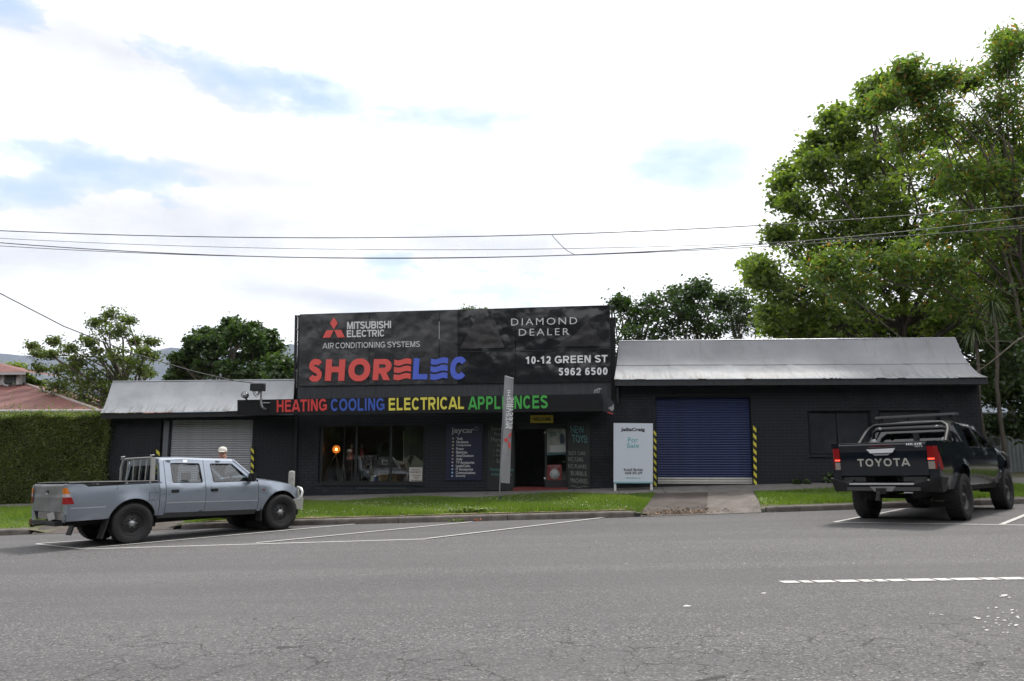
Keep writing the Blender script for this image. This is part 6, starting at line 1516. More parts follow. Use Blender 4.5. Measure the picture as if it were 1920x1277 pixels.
def tree(label, base, blobs, lm, bark, leafsize, per_m3, lpc, seed, trunk_r=.25, clump=.30, asp=.5, trunk_top=None, name='tree', cat='tree', group=None, minc=18, up=.3, shell=.45, multi=1):
    """blobs: (x, y, z, r) crown lobes; leaves in clumps near their surface"""
    rng = np.random.default_rng(seed); t = empty(name, (0, 0, 0)); tag(t, label, cat, group)
    base = Vector(base); cen = Vector(np.mean([b[:3] for b in blobs], axis=0)); top = Vector(trunk_top) if trunk_top else Vector((cen.x, cen.y, cen.z))
    mb = MB(); k = 7
    tp = [base.lerp(top, i/k)+Vector((rng.normal()*.06*i, rng.normal()*.06*i, 0))*trunk_r*1.2 for i in range(k+1)]; mb.tube(tp, [trunk_r*(1.25 if i == 0 else 1-.75*i/k) for i in range(k+1)], 10); mb.build('trunk', bark, t)
    lb = MB(); tw = MB(); Cs = []
    for bi, (x, y, z, r_) in enumerate(blobs):
        c = Vector((x, y, z)); j = int(np.clip(round((c.z-base.z)/max(.1, top.z-base.z)*k*.62), 2, k)); st = tp[j]; mid = st.lerp(c, .5)+Vector((rng.normal(), rng.normal(), rng.normal()))*.10*(c-st).length
        w = trunk_r*.42; lb.tube([st, mid, c], [w, w*.6, w*.25], 6)
        n = max(minc, int(per_m3*4.19*r_**3)) if per_m3 < 50 else int(per_m3)
        d = rng.normal(size=(n, 3)); d /= np.linalg.norm(d, axis=1)[:, None]; rad = r_*(shell+(1-shell)*rng.random(n)**.6)*rng.uniform(.85, 1.12, n)
        cl = np.array([x, y, z])+d*rad[:, None]*np.array([1, 1, .88])
        for q in cl[::2 if n > 30 else 1]:
            q = Vector(q); m_ = c.lerp(q, .55)+Vector((rng.normal(), rng.normal(), rng.normal()))*.06*r_; tw.tube([c, m_, q], [w*.22, w*.13, .006], 3, cap=False)
        Cs.append(cl)
    lo = lb.build('limbs', bark, t); tw.build('twigs', bark, lo, fix=False)['kind'] = 'stuff'
    Cs = np.concatenate(Cs); n = len(Cs)
    L_ = np.repeat(Cs, lpc, axis=0); L_ = L_+rng.normal(size=L_.shape)*clump*np.array([1, 1, .6])*rng.uniform(.5, 1.2, (n, 1)).repeat(lpc, 0)
    o = leaf_obj('crown', L_, leafsize, lm, t, seed+1, asp, up); o['kind'] = 'stuff'
    return t
def B(px, py, rpx, Y):
    p = onY(px, py, Y); d = (p-Vector((0, 0, EYE))); depth = -p.x*sw+p.y*cw
    return (p.x, p.y, p.z, rpx/F*depth)
LM = {'maple': leafmat('leaf_maple', (.075, .118, .028), (.19, .238, .058), trans=.57), 'dark': leafmat('leaf_dark', (.020, .042, .012), (.055, .095, .024), trans=.35),
      'ail': leafmat('leaf_ailanthus', (.070, .125, .030), (.17, .235, .055), (.30, .14, .04), trans=.55), 'bright': leafmat('leaf_bright', (.10, .15, .025), (.20, .25, .05), trans=.45),
      'left': leafmat('leaf_olive', (.050, .075, .018), (.12, .155, .040), trans=.4), 'hedge': leafmat('leaf_hedge', (.060, .088, .024), (.168, .205, .062), (.24, .25, .10), trans=.45),
      'mid': leafmat('leaf_mid', (.028, .052, .016), (.065, .105, .03), trans=.35)}
rnd = random.Random(21)
def jit(lst, Y, dy=1.2): return [B(x, y, r_, Y+rnd.uniform(-dy, dy)) for x, y, r_ in lst]

def big_maple():
    Y = 32
    L_ = [(1470, 380, 42), (1500, 330, 44), (1545, 270, 46), (1590, 330, 60), (1560, 235, 34), (1640, 250, 60), (1480, 440, 50), (1540, 430, 62), (1450, 540, 40), (1490, 560, 52), (1430, 505, 26), (1540, 560, 60), (1600, 480, 70), (1650, 380, 75), (1700, 300, 72), (1720, 420, 80), (1660, 540, 72), (1740, 540, 80), (1800, 380, 80), (1820, 480, 80), (1760, 240, 55), (1840, 290, 70), (1900, 380, 80), (1890, 500, 80), (1500, 620, 45), (1580, 610, 50), (1470, 600, 38), (1820, 580, 70), (1600, 200, 22), (1650, 175, 18), (1950, 300, 70), (1960, 450, 70), (1980, 560, 80), (1445, 345, 26), (1435, 440, 20), (1560, 380, 60), (1610, 420, 60), (1680, 460, 70), (1520, 490, 60), (1590, 290, 50), (1660, 320, 60), (1750, 340, 60), (1600, 560, 60), (1700, 600, 60), (1560, 640, 50), (1770, 600, 60), (1860, 420, 70), (1900, 300, 70), (1940, 520, 80), (1440, 380, 16), (1415, 495, 14), (1425, 520, 16), (1450, 325, 16), (1485, 285, 16), (1510, 255, 18), (1530, 215, 14), (1548, 205, 12), (1605, 165, 10), (1608, 158, 8), (1652, 150, 12), (1500, 300, 24), (1445, 590, 18), (1455, 615, 16)]
    L_ = [(x+26 if (y < 470 and x < 1640) else x, y+(6 if y < 300 else 0), r_*(.9 if (y < 470 and x < 1640) else 1)) for x, y, r_ in L_]
    tree('big leafy maple with spreading crown behind the right end of the roof', (11.9, Y, .6), jit(L_, Y, 1.8), LM['maple'], M['bark'], .195, 2.4, 26, 101, .20, .27, .75, trunk_top=onY(1700, 420, Y), minc=30, shell=.2)
def ailanthus():
    Y = 27
    L_ = [(1880, 130, 30), (1900, 90, 22), (1870, 200, 40), (1730, 180, 34), (1690, 170, 22), (1760, 220, 40), (1830, 250, 45), (1910, 250, 50), (1700, 260, 40), (1880, 340, 50), (1790, 330, 45), (1700, 480, 42), (1640, 500, 40), (1570, 490, 36), (1600, 540, 40), (1540, 510, 28), (1760, 500, 45), (1840, 430, 50), (1900, 460, 50), (1940, 160, 50), (1960, 380, 60), (1900, 560, 45), (1905, 610, 40), (1930, 500, 50), (1850, 520, 45), (1800, 560, 40), (1905, 410, 45), (1830, 330, 40), (1780, 430, 45), (1900, 305, 40), (1940, 300, 50), (1720, 160, 14), (1660, 190, 16), (1885, 75, 14), (1700, 130, 10), (1770, 150, 14), (1815, 155, 10)]
    bl = jit(L_, Y, 1.0)
    t = tree('tall tree with long compound leaves and rusty seed tufts at the right edge', (14.6, Y, .7), bl, LM['ail'], M['bark'], .21, 2.6, 29, 202, .11, .30, .36, trunk_top=onY(1900, 330, Y), minc=34, shell=.2)
    # long main limbs that show through the leaves
    mb = MB(); 
    for P, w in (([(1925, 700), (1905, 560), (1880, 470), (1830, 400), (1790, 330), (1770, 260)], .11), ([(1850, 430), (1845, 330), (1880, 220), (1890, 130)], .06), ([(1905, 560), (1760, 470), (1640, 480)], .05), ([(1925, 640), (1930, 420), (1950, 200)], .12)):
        pts = [onY(x, y, Y-.3) for x, y in P]; mb.tube(pts, [w*.75*(1-.75*i/(len(pts)-1)) for i in range(len(pts))], 8)
    mb.build('limb', M['bark'], t)
def back_trees():
    Y = 44
    tree('rounded dark tree just right of the billboard', (3, Y, 0), jit([(1175, 600, 34), (1210, 580, 36), (1245, 565, 34), (1190, 640, 40), (1240, 620, 40), (1160, 570, 20)], Y), LM['dark'], M['bark'], .22, 1.1, 29, 303, .25, .26, .6, trunk_top=onY(1210, 600, Y), minc=30, group='dark trees behind the right roof', shell=.35)
    tree('tallest dark round tree in the middle behind the grey roof', (6.6, Y, 0), jit([(1290, 560, 34), (1310, 545, 26), (1275, 590, 38), (1320, 600, 44), (1300, 640, 50), (1345, 565, 24)], Y), LM['dark'], M['bark'], .22, 1.1, 29, 304, .25, .26, .6, trunk_top=onY(1300, 590, Y), minc=30, group='dark trees behind the right roof', shell=.35)
    tree('grey green upright tree left of the big maple', (9.6, Y, 0), jit([(1365, 565, 26), (1390, 560, 24), (1400, 590, 28), (1370, 600, 36), (1390, 630, 40), (1420, 610, 26)], Y), LM['mid'], M['bark'], .20, 1.1, 27, 305, .2, .24, .35, trunk_top=onY(1380, 600, Y), minc=28, group='dark trees behind the right roof', shell=.3)
    tree('bright yellow green bush above the grey roof edge', (11.5, 34, .5), jit([(1490, 620, 30), (1530, 605, 30), (1560, 625, 34), (1510, 640, 34), (1600, 640, 34)], 34, .5), LM['bright'], M['bark'], .18, 5, 44, 306, .12, .3, .7, trunk_top=onY(1530, 630, 34), minc=40)
    tree('treetop just peeping over the billboard', (-1.5, 52, 0), jit([(880, 590, 12), (900, 592, 10), (890, 610, 24)], 52, .4), LM['mid'], M['bark'], .22, 3, 30, 307, .15, .3, .6, trunk_top=onY(890, 610, 52), minc=26)
    Y = 40
    tree('dense dark green tree left of the billboard', (-17.5, Y, -.6), jit([(385, 628, 18), (365, 645, 17), (352, 668, 15), (402, 650, 24), (432, 612, 20), (448, 622, 24), (420, 632, 20), (470, 618, 17), (478, 640, 24), (500, 632, 13), (515, 650, 11), (440, 665, 32), (490, 668, 26), (395, 682, 28), (338, 690, 15), (328, 710, 14), (360, 700, 24), (430, 700, 34), (480, 705, 32), (330, 672, 7)], Y), LM['dark'], M['bark'], .20, 1.9, 34, 401, .22, .17, .7, trunk_top=onY(430, 680, Y), minc=36, shell=.3)
    tree('small bushy tree at the foot of the billboard', (-15, 36, -.4), jit([(525, 680, 22), (545, 695, 24), (530, 710, 24)], 36, .4), LM['mid'], M['bark'], .2, 4, 34, 402, .12, .26, .7, trunk_top=onY(535, 700, 36), minc=34)
    Y = 33
    bl = jit([(210, 590, 16), (180, 605, 15), (165, 640, 18), (205, 625, 20), (230, 620, 15), (240, 600, 9), (185, 660, 24), (220, 665, 22), (150, 675, 22), (130, 655, 12), (115, 690, 20), (100, 640, 9), (95, 665, 9), (70, 665, 9), (60, 650, 7), (75, 690, 12), (255, 640, 11), (270, 660, 12), (285, 640, 8), (262, 690, 18), (286, 668, 6), (245, 680, 18), (225, 705, 28), (180, 705, 30), (140, 715, 30), (110, 725, 26), (190, 740, 34), (150, 750, 30), (215, 745, 26), (278, 700, 9)], Y, 1.4)
    tree('airy olive green tree behind the red roofed house', (-17.9, Y, -.3), bl+jit([(235, 725, 26), (250, 745, 26), (205, 720, 26), (120, 745, 30), (165, 735, 30), (95, 755, 24), (140, 690, 20)], Y), LM['left'], M['bark'], .16, 6.0, 15, 501, .17, .17, .5, trunk_top=onY(195, 640, Y), minc=24, shell=.2)
    tree('yellow flowering bush beside the red roofed house', (-22, 31, -.4), jit([(48, 712, 12), (70, 725, 14), (56, 738, 14), (84, 748, 14), (30, 690, 8)], 36, .3), LM['bright'], M['bark'], .15, 4, 30, 502, .1, .2, .6, trunk_top=onY(75, 720, 33), minc=26)
    # undergrowth right of the workshop
    tree('leafy shrub between the workshop and the pale fence', (15.3, 25.5, .7), jit([(1870, 740, 24), (1900, 720, 34), (1880, 690, 40), (1890, 640, 45), (1860, 640, 30), (1910, 800, 16), (1868, 800, 14), (1930, 760, 30), (1890, 665, 50)], 26, .6), LM['mid'], M['bark'], .16, 5, 30, 601, .1, .25, .6, trunk_top=onY(1885, 720, 26), minc=22, shell=.3)
    tree('dark tree filling the gap behind the palms', (17, 33, .6), jit([(1850, 620, 60), (1900, 590, 60), (1800, 610, 50), (1740, 620, 45), (1940, 680, 60), (1860, 700, 40), (1680, 620, 40), (1620, 615, 30)], 35, 1), LM['dark'], M['bark'], .24, 1.6, 40, 602, .2, .36, .6, trunk_top=onY(1870, 640, 35), minc=40)
def cordylines():
    lm = leafmat('leaf_cordyline', (.045, .07, .03), (.10, .13, .05), trans=.3)
    for k, (bx, by, tx, ty, Y, lab) in enumerate(((1884, 905, 1862, 565, 24.2, 'slender cabbage palm with drooping leaves, right of the roof end'), (1852, 905, 1826, 615, 24.6, 'shorter cabbage palm tight behind the roof end'))):
        t = empty('cabbage_palm'); tag(t, lab, 'palm', 'cabbage palms by the workshop end')
        b = onY(bx, by, Y); b.z = H(min(b.x, 60), YF); tp = onY(tx, ty, Y); mb = MB(); pts = [b.lerp(tp, i/6)+Vector((.05*math.sin(i*1.7), 0, 0)) for i in range(7)]; mb.tube(pts, [.08, .07, .06, .055, .05, .05, .05], 8); mb.build('trunk', M['bark'], t)
        rr = random.Random(60+k); mb = MB()
        for i in range(90):
            a = rr.uniform(0, 2*math.pi); el = rr.uniform(-1.3, 1.2); L_ = rr.uniform(.6, .95); d = Vector((math.cos(a)*math.cos(el), math.sin(a)*math.cos(el), math.sin(el)))
            p = tp.copy(); side = d.cross(Vector((0, 0, 1))); side = side.normalized() if side.length > .01 else Vector((1, 0, 0)); prev = None; vs = []
            for j in range(6):
                w = .022*(1-(j/5)**2)+.003; vs += [p-side*w, p+side*w]; d = (d+Vector((0, 0, -.20))).normalized(); p = p+d*L_/5
            mb.add(vs, [(2*j, 2*j+1, 2*j+3, 2*j+2) for j in range(5)])
        o = mb.build('fronds', lm, t, fix=False); o['kind'] = 'stuff'; at = o.data.attributes.new('tint', 'FLOAT', 'FACE'); at.data.foreach_set('value', np.random.default_rng(k).random(len(o.data.polygons)).astype(np.float32))
    # bare branch
    mb = MB(); Y = 23.6
    for P, w in (([(1930, 625), (1905, 640), (1875, 665), (1850, 685), (1825, 700)], .028), ([(1875, 665), (1850, 640), (1848, 620), (1842, 600)], .016), ([(1905, 640), (1870, 640), (1840, 640), (1818, 632)], .012), ([(1850, 685), (1830, 683), (1815, 675)], .008), ([(1850, 640), (1870, 625), (1885, 618)], .008)):
        pts = [onY(x, y, Y) for x, y in P]; mb.tube(pts, [w*(1-.6*i/(len(pts)-1)) for i in range(len(pts))], 6)
    tag(mb.build('bare_branch', M['barkpale']), 'bare grey branch reaching over the right roof corner', 'branch')
big_maple(); ailanthus(); back_trees(); cordylines()

def hedge():
    h = empty('hedge'); tag(h, 'tall clipped green hedge at the left beside the brick garage', 'hedge')
    Y0 = 21.75; xr = onY(204, 860, Y0).x; xl = -26; zt = onY(100, 780, Y0).z; xr = onY(193, 860, Y0).x; zb = H(-15, YF)-.1
    mb = MB(); mb.box(xl, Y0+.34, zb, xr-.2, Y0+1.4, zt-.18); mb.build('dark_core', mat('hedge_core', (.012, .018, .006), .95), h)  # solid near-black box painted for the dark inside behind the leaves
    rng = np.random.default_rng(9); A = []
    n = 62000; x = rng.uniform(xl+6, xr, n); z = rng.uniform(zb, zt, n); bul = .07*np.sin(x*2.1)*np.sin(z*2.7)+.05*np.sin(x*5+z*4); y = Y0+.10-bul+rng.exponential(.06, n); A.append(np.c_[x, y, z])
    n = 22000; x = rng.uniform(xl+6, xr, n); y = rng.uniform(Y0, Y0+1.5, n); z = zt+.04*np.sin(x*3)+.03*np.sin(x*9+y*5)+rng.normal(0, .035, n)+rng.exponential(.02, n); A.append(np.c_[x, y, z])
    n = 700; sx = rng.uniform(xl+6, xr, n); sh = rng.exponential(.06, n); k = rng.random((n, 8)); A.append(np.c_[(sx[:, None]+.03*rng.normal(size=(n, 8))).ravel(), (Y0+.1+rng.random(n)[:, None]*1.2+0*k).ravel(), (zt+sh[:, None]*k*2.2).ravel()])
    n = 9000; y = rng.uniform(Y0, Y0+1.5, n); z = rng.uniform(zb, zt, n); x = xr+rng.normal(0, .04, n)+.04*np.sin(z*4); A.append(np.c_[x, y, z])
    o = leaf_obj('foliage', np.concatenate(A), .060, LM['hedge'], h, 12, .55, .25); o['kind'] = 'stuff'
hedge()
def litter():
    rng = np.random.default_rng(41); C = []
    for i in range(520):
        x = rng.normal(2.0, .55); k = yk(x); y = k+.12+abs(rng.normal(0, .28)); C.append((x, y, H(x, y)+.02+rng.uniform(0, .012)))
    o = leaf_obj('leaf_litter', np.array(C), .05, leafmat('litter_brown', (.10, .06, .035), (.20, .12, .07), trans=.1), None, 42, .6, 2.5); tag(o, 'brown leaf litter gathered on the lower left of the driveway', 'leaf litter', kind='stuff')
    C = []
    for i in range(260):
        x = rng.uniform(-8.5, 9); y = yk(x)-abs(rng.normal(.03, .05)); C.append((x, y, plane(x, y)+.012))
    o = leaf_obj('gutter_litter', np.array(C), .035, leafmat('litter_grey', (.07, .05, .035), (.16, .11, .07), trans=.1), None, 43, .6, 2.5); tag(o, 'specks of dead leaf along the gutter', 'leaf litter', kind='stuff')
litter()
def wall_weeds():
    lm = LM['mid']; rng = np.random.default_rng(77)
    for k, (px, py, r_, lab) in enumerate(((1562, 893, 9, 'leafy green weed at the foot of the wall left of the black pickup'), (1493, 902, 4, 'tiny weed at the foot of the blank wall'), (1513, 903, 3.5, 'small weed below the boarded window'))):
        t = empty('weed'); tag(t, lab, 'weed', 'weeds at the foot of the workshop wall')
        p = onY(px, py, YF-.12); g = H(p.x, YF); rad = r_/F*22; n = int(60+r_*22); C = np.array([p.x, YF-.12, g+rad*.9])+rng.normal(size=(n, 3))*np.array([rad*.75, .06, rad*.55]); C[:, 2] = np.maximum(C[:, 2], g+.02)
        leaf_obj('foliage', C, .075, lm, t, 78+k, .7, .3)['kind'] = 'stuff'
        mb = MB(); 
        for i in range(5): q = C[i]; mb.tube([(p.x, YF-.1, g), tuple(q)], .005, 3)
        mb.build('stem', M['bark'], t)
wall_weeds()
def grass():
    rng = np.random.default_rng(33); lm = leafmat('grass_blade', (.085, .145, .020), (.18, .245, .045), (.27, .28, .09), trans=.5)
    def area(x0, x1, n, seed, lab, excl=None):
        r_ = np.random.default_rng(seed); x = r_.uniform(x0, x1, n*2); 
        ky = np.interp(x, KX, KY); y = ky+.19+r_.random(n*2)*(20.66-ky-.19)
        # ragged edges: thin over the dirt strip
        edge = (y-ky-.17)/.35; keep = r_.random(n*2) < np.clip(edge+.15+.5*np.sin(x*3.1)**2*.6, .08, 1)
        if excl is not None: keep &= ~excl(x, y)
        pn = np.sin(x*1.9+1.3*np.sin(y*2.6))*np.sin(y*3.1+np.sin(x*.8)*2)+.5*np.sin(x*5.3+y*4.1); keep &= r_.random(n*2) < np.clip(.95-.55*np.clip(pn-.35, 0, 1), .25, 1)
        x, y = x[keep][:n], y[keep][:n]
        z = np.array([H(a, b) for a, b in zip(x, y)])-.012; m = len(x)
        h = r_.uniform(.045, .105, m)*(1+.5*np.sin(x*1.7+y*2.3)); a = r_.uniform(0, 2*np.pi, m); w = r_.uniform(.006, .012, m); lx, ly = r_.normal(0, .03, m), r_.normal(0, .03, m)
        c, s = np.cos(a)*w, np.sin(a)*w
        v = np.stack([np.c_[x-c, y-s, z], np.c_[x+c, y+s, z], np.c_[x+lx, y+ly, z+h]], 1).reshape(-1, 3)
        me = bpy.data.meshes.new('grass'); me.vertices.add(3*m); me.vertices.foreach_set('co', v.astype(np.float32).ravel()); me.loops.add(3*m); me.loops.foreach_set('vertex_index', np.arange(3*m, dtype=np.int32)); me.polygons.add(m); me.polygons.foreach_set('loop_start', np.arange(0, 3*m, 3, dtype=np.int32)); me.update(calc_edges=True)
        at = me.attributes.new('tint', 'FLOAT', 'FACE'); tv = np.clip(r_.random(m)*.8+.2*np.sin(x*.9+1)*np.sin(y*2), 0, 1); at.data.foreach_set('value', tv.astype(np.float32))
        tag(link('grass', me, lm), lab, 'grass', kind='stuff')
    def exr(x, y):   # driveway to the blue door
        t = (y-np.interp(x, KX, KY))/(20.7-np.interp(x, KX, KY)); a = .98+.12+(1.68-.98-.1)*t; return (x > a-.02)
    area(-9.6, 2.3, 150000, 1, 'long green grass verge with clover in front of the shop', lambda x, y: exr(x, y) | (x < -8.98-.6*(y-np.interp(x, KX, KY))/3.4))
    area(3.6, 24, 110000, 2, 'short bright grass verge behind the black pickup', lambda x, y: x < 3.87-.12+(4.15-3.87+.1)*(y-np.interp(x, KX, KY))/(20.7-np.interp(x, KX, KY))+.04)
    area(-24, -12.2, 60000, 3, 'grass verge in front of the hedge at the far left')
    # clover flowers
    n = 1500; x = np.concatenate([rng.uniform(-8.4, 1.0, n), rng.normal(3.95, .15, 90)]); ky = np.interp(x, KX, KY); y = ky+.25+rng.random(len(x))*2.6; y[-90:] = ky[-90:]+.25+rng.random(90)*.7
    z = np.array([H(a, b) for a, b in zip(x, y)])+rng.uniform(.04, .085, len(x)); C = np.c_[x, y, z]
    wm = leafmat('clover_flower', (.45, .47, .38), (.6, .6, .52), trans=.2); o = leaf_obj('clover_flowers', C, .022, wm, None, 5, .9, .6); tag(o, 'small white clover flowers scattered through the verge', 'flowers', kind='stuff')
    # broad weeds by the flag
    C = []
    for cx, wd, k in ((0, 0, 0),):
        for i in range(420):
            px = rng.normal(895, 22); p = road_pt(px, 968+rng.normal(0, 2)); xx = p.x; yy = yk(xx)+.3+abs(rng.normal(0, .18)); C.append((xx, yy, H(xx, yy)+rng.uniform(.02, .10)))
    o = leaf_obj('broad_weeds', np.array(C), .075, leafmat('broadleaf', (.09, .14, .03), (.20, .25, .08), trans=.4), None, 15, .7, .8); tag(o, 'patch of broad leafed weeds at the kerb near the flag', 'weeds', kind='stuff')
    C = []
    for i in range(90): p = road_pt(rng.normal(858, 7), 978+rng.normal(0, .7)); C.append((p.x, yk(p.x)-.03+rng.normal(0, .02), plane(p.x, yk(p.x))+rng.uniform(.01, .06)))
    o = leaf_obj('gutter_weeds', np.array(C), .045, LM['bright'], None, 16, .6, .5); tag(o, 'small weeds growing in the gutter against the kerb', 'weeds', kind='stuff')
    p = road_pt(893, 977); C = np.array([(p.x+rng.normal(0, .04), yk(p.x)-.05+rng.normal(0, .015), plane(p.x, yk(p.x))+.02+rng.uniform(0, .03)) for _ in range(9)])
    o = leaf_obj('dry_leaves', C, .07, leafmat('dry_leaf', (.35, .10, .04), (.45, .16, .07), trans=.2), None, 17, .6, .5); tag(o, 'few orange brown dead leaves against the kerb', 'leaves', kind='stuff')
grass()

# ---------------------------------------------------------------- far left house, fence, hills
def red_house():
    b = empty('house'); tag(b, 'house with faded red hipped metal roof and small louvred lantern', 'house')
    rm = mat('red_roof', (.21, .075, .062), .7, var=.25, vscale=2.0, stretch=(1, .2, .2), col2=(.13, .055, .05)); t = rm.node_tree; p = t.nodes['Principled BSDF']; tc = N(t, 'ShaderNodeTexCoord'); w = N(t, 'ShaderNodeTexWave', bands_direction='X', inp={'Scale': 2.6, 'Distortion': 0}); L(t, tc.outputs['Object'], w.inputs['Vector']); bu = N(t, 'ShaderNodeBump', inp={'Strength': .8, 'Distance': .03}); L(t, w.outputs['Fac'], bu.inputs['Height']); L(t, bu.outputs[0], p.inputs['Normal'])
    Y0, Y1 = 30, 35
    A = onY(185, 769, Y0); Bp = onY(37, 716, Y1); Cp = Bp+Vector((-9, 0, 0)); D = A+Vector((-18, 0, 0)); E = A+Vector((0, 10, 0))
    rf = empty('roof'); rf.parent = b
    mb = MB(); mb.add([A, Bp, Cp, D], [(0, 1, 2, 3)]); mb.build('front_slope', rm, rf, fix=False)
    mb = MB(); mb.add([A, E, Bp], [(0, 1, 2)]); mb.build('side_slope', rm, rf, fix=False)
    mb = MB(); mb.tube([A, Bp], .07, 6); mb.build('hip_capping', mat('capping', (.32, .27, .25), .7), rf)
    mb = MB(); mb.tube([D+Vector((0, -.05, -.04)), A+Vector((.35, -.05, -.04))], .08, 6); mb.build('gutter', mat('gutter_grey', (.33, .32, .31), .6), b)
    mb = MB(); mb.box(D.x, Y0+.4, -1.5, A.x+.6, Y0+.6, A.z-.05); mb.build('wall', mat('red_brick_wall', (.16, .08, .06), .9, var=.3, vscale=9), b)
    mb = MB(); p0, p1 = onY(-200, 783, Y0-.05), onY(63, 771.5, Y0-.05); mb.box(p0.x, Y0-.05, p0.z, p1.x, Y0+.0, p1.z); mb.build('blue_sign', mat('house_blue', (.03, .08, .36), .5), b)
    mb = MB(); p0, p1 = onY(63.5, 783, Y0-.05), onY(95, 771.5, Y0-.05); mb.box(p0.x, Y0-.05, p0.z, p1.x, Y0+.0, p1.z); mb.build('dark_panel', M['fascia'], b)
    # lantern
    ln = empty('lantern_turret'); ln.parent = b; Yl = 34.2
    wm = mat('cream_timber', (.42, .42, .42), .7, var=.1); a, c = onY(-60, 722, Yl), onY(37, 696, Yl)
    for x in (4, 33.5):
        q = onY(x, 720, Yl); mb = MB(); mb.box(q.x-.09, Yl-.02, a.z, q.x+.09, Yl+.16, c.z); mb.build('post', wm, ln)
    for k in range(8):
        z = a.z+.08+k*(c.z-a.z-.14)/8; q0, q1 = onY(9, 710, Yl), onY(29, 710, Yl); mb = MB(); mb.hexa([(q0.x, Yl+.02, z), (q1.x, Yl+.02, z), (q1.x, Yl+.10, z+.05), (q0.x, Yl+.10, z+.05), (q0.x, Yl+.02, z+.015), (q1.x, Yl+.02, z+.015), (q1.x, Yl+.10, z+.065), (q0.x, Yl+.10, z+.065)]); mb.build('louvre', M['metal'], ln)
    mb = MB(); mb.box(a.x, Yl+.16, a.z-.3, c.x-.05, Yl+.5, c.z); mb.build('lantern_wall', M['metal'], ln)
    e1 = onY(47, 697, Yl-.3); ap = onY(-20, 676, Yl+1); e0 = e1+Vector((-4.5, 0, 0))
    mb = MB(); mb.add([e1, ap, e0], [(0, 1, 2)]); mb.add([e1, e1+Vector((0, 3, 0)), ap], [(0, 1, 2)]); mb.build('lantern_roof', rm, ln, fix=False)
    mb = MB(); mb.box(e0.x, e1.y-.02, e1.z-.13, e1.x, e1.y+.05, e1.z-.01); mb.build('lantern_gutter', wm, ln)
    mb = MB(); mb.tube([onY(5, 716, Yl-.05), onY(8, 722, Yl-.1), onY(16, 724, Yl-.1)], .06, 6); mb.build('pipe', M['txtgrey'], ln)
red_house()
def side_fence():
    f = empty('fence'); tag(f, 'pale corrugated metal fence right of the workshop', 'fence')
    Y = 27.5; fm = mat('fence_pale', (.27, .30, .31), .6, var=.12, vscale=2)
    x = onY(1840, 850, Y).x; x1 = x+7; zt = onY(1890, 776, Y).z; zb = .2
    while x < x1:
        mb = MB(); n = 25; mb.grid(lambda u, w: (x+.005+.76*u, Y+.02*math.sin(u*6*2*math.pi), zb+(zt-zb)*w), list(np.linspace(0, 1, 43)), [0, 1]); mb.build('fence_sheet', fm, f, fix=False); x += .765
    mb = MB(); mb.box(x-8, Y-.05, zt, x, Y+.03, zt+.05); mb.build('top_rail', fm, f)
    # low brushy plant at fence foot
side_fence()
def hills():
    hm = mat('hill_forest', (.030, .036, .034), .95, var=.35, vscale=.004)
    def ridge(pts, D, base, label, seed):
        rng = random.Random(seed); xs = np.linspace(-900, 2900, 240); mb = MB(); top = []
        for x in xs:
            y = float(np.interp(x, [p[0] for p in pts], [p[1] for p in pts])); p = onY(x, y, D); p.z += rng.uniform(-1, 1)*D*.0004; top.append(p)
        rows = [[(p.x, D-(1-t)*D*.25+rng.uniform(-1, 1)*D*.01, -10+(p.z+10)*(t**.8)) for p in top] for t in (0, .25, .5, .75, 1)]
        rows.append([(p.x, D+600, p.z*.6) for p in top]); n = len(top)
        mb.add([q for r_ in rows for q in r_], [(j*n+i, j*n+i+1, (j+1)*n+i+1, (j+1)*n+i) for j in range(len(rows)-1) for i in range(n-1)], True)
        tag(mb.build('hills', hm, fix=False), label, kind='structure')
    ridge([(-900, 640), (-300, 660), (0, 664), (60, 668), (110, 668), (150, 672), (250, 668), (300, 655), (330, 651), (360, 656), (420, 662), (500, 650), (545, 645), (620, 655), (800, 690), (1200, 700), (2900, 690)], 4300, 0, 'blue forested hills far beyond the houses', 3)
hills()
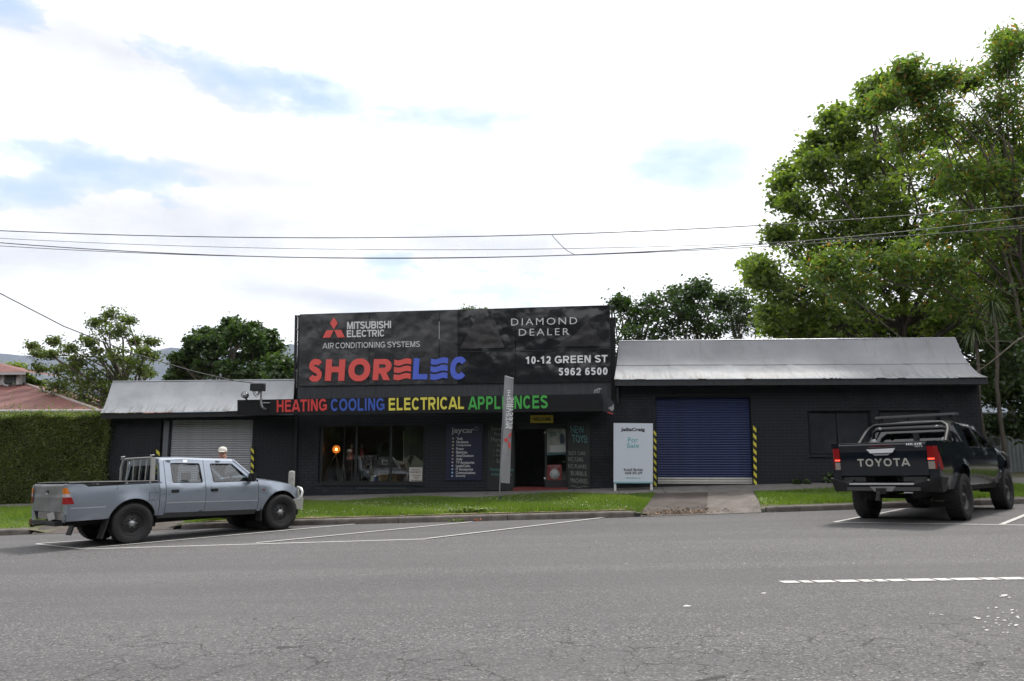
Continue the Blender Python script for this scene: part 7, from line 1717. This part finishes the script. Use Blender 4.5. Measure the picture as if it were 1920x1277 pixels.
def haze():
    mb = MB(); mb.box(-7500, -600, -9, 7500, 5200, 900); o = mb.build('haze', None)
    m = bpy.data.materials.new('haze_air'); m.use_nodes = True; t = m.node_tree; t.nodes.clear(); out = N(t, 'ShaderNodeOutputMaterial'); pv = N(t, 'ShaderNodeVolumePrincipled'); pv.inputs['Color'].default_value = (.60, .72, .96, 1); pv.inputs['Density'].default_value = .00008
    L(t, pv.outputs[0], out.inputs['Volume']); o.data.materials.append(m); tag(o, 'thin blue air haze', kind='stuff')
haze()
def opposite():
    """trees across the street behind the viewer, seen only as reflections"""
    src = None
    rr = random.Random(4); spots = [(-58+i*9.2+rr.uniform(-2, 2), -19+rr.uniform(-4, 2), rr.uniform(1.5, 2.2)) for i in range(14)]
    words = ['leftmost', 'second', 'third', 'fourth', 'fifth', 'sixth', 'seventh', 'eighth', 'ninth', 'tenth', 'eleventh', 'twelfth', 'thirteenth', 'rightmost']
    side = [(-40, 8, 1.7), (-46, 18, 1.9), (-38, -6, 1.8), (30, -6, 1.8), (34, 4, 1.9), (33, 13, 1.8), (38, 22, 2.0), (27, 27, 1.7)]; spots += side
    words += ['nearest tree down the street to the left', 'farther tree down the street to the left', 'tree behind the viewer on the left side street', 'tree behind the viewer on the right', 'first tree up the street to the right', 'second tree up the street to the right', 'third tree up the street to the right', 'tree beyond the pale fence to the right']
    for k, (x, y, s) in enumerate(spots):
        if src is None:
            src = tree('x', (0, 0, 0), [(0, 0, 5.0, 2.6), (1.9, .5, 3.4, 2.3), (-1.9, -.4, 3.6, 2.3), (.4, 1.2, 2.8, 2.2), (-.6, 0, 6.6, 1.8)], LM['dark'], M['bark'], .9, 2.2, 18, 900, .25, .5, .7, trunk_top=(0, 0, 5), minc=60, group='street trees across the road')
            o = src
        else:
            o = src.copy(); COL.objects.link(o)
            for ch in src.children:
                c = ch.copy(); COL.objects.link(c); c.parent = o
                for g2 in ch.children: d = g2.copy(); COL.objects.link(d); d.parent = c
        o['label'] = words[k]+(' street tree in the row across the road from the shop' if k < 14 else ', outside the photo')
        o.location = (x, y, -.6+plane(x, y)); o.scale = (s, s, s); o.rotation_euler = (0, 0, k*1.3)
opposite()
print('objects', len(bpy.data.objects), 'tris', sum(len(m.polygons) for m in bpy.data.meshes))
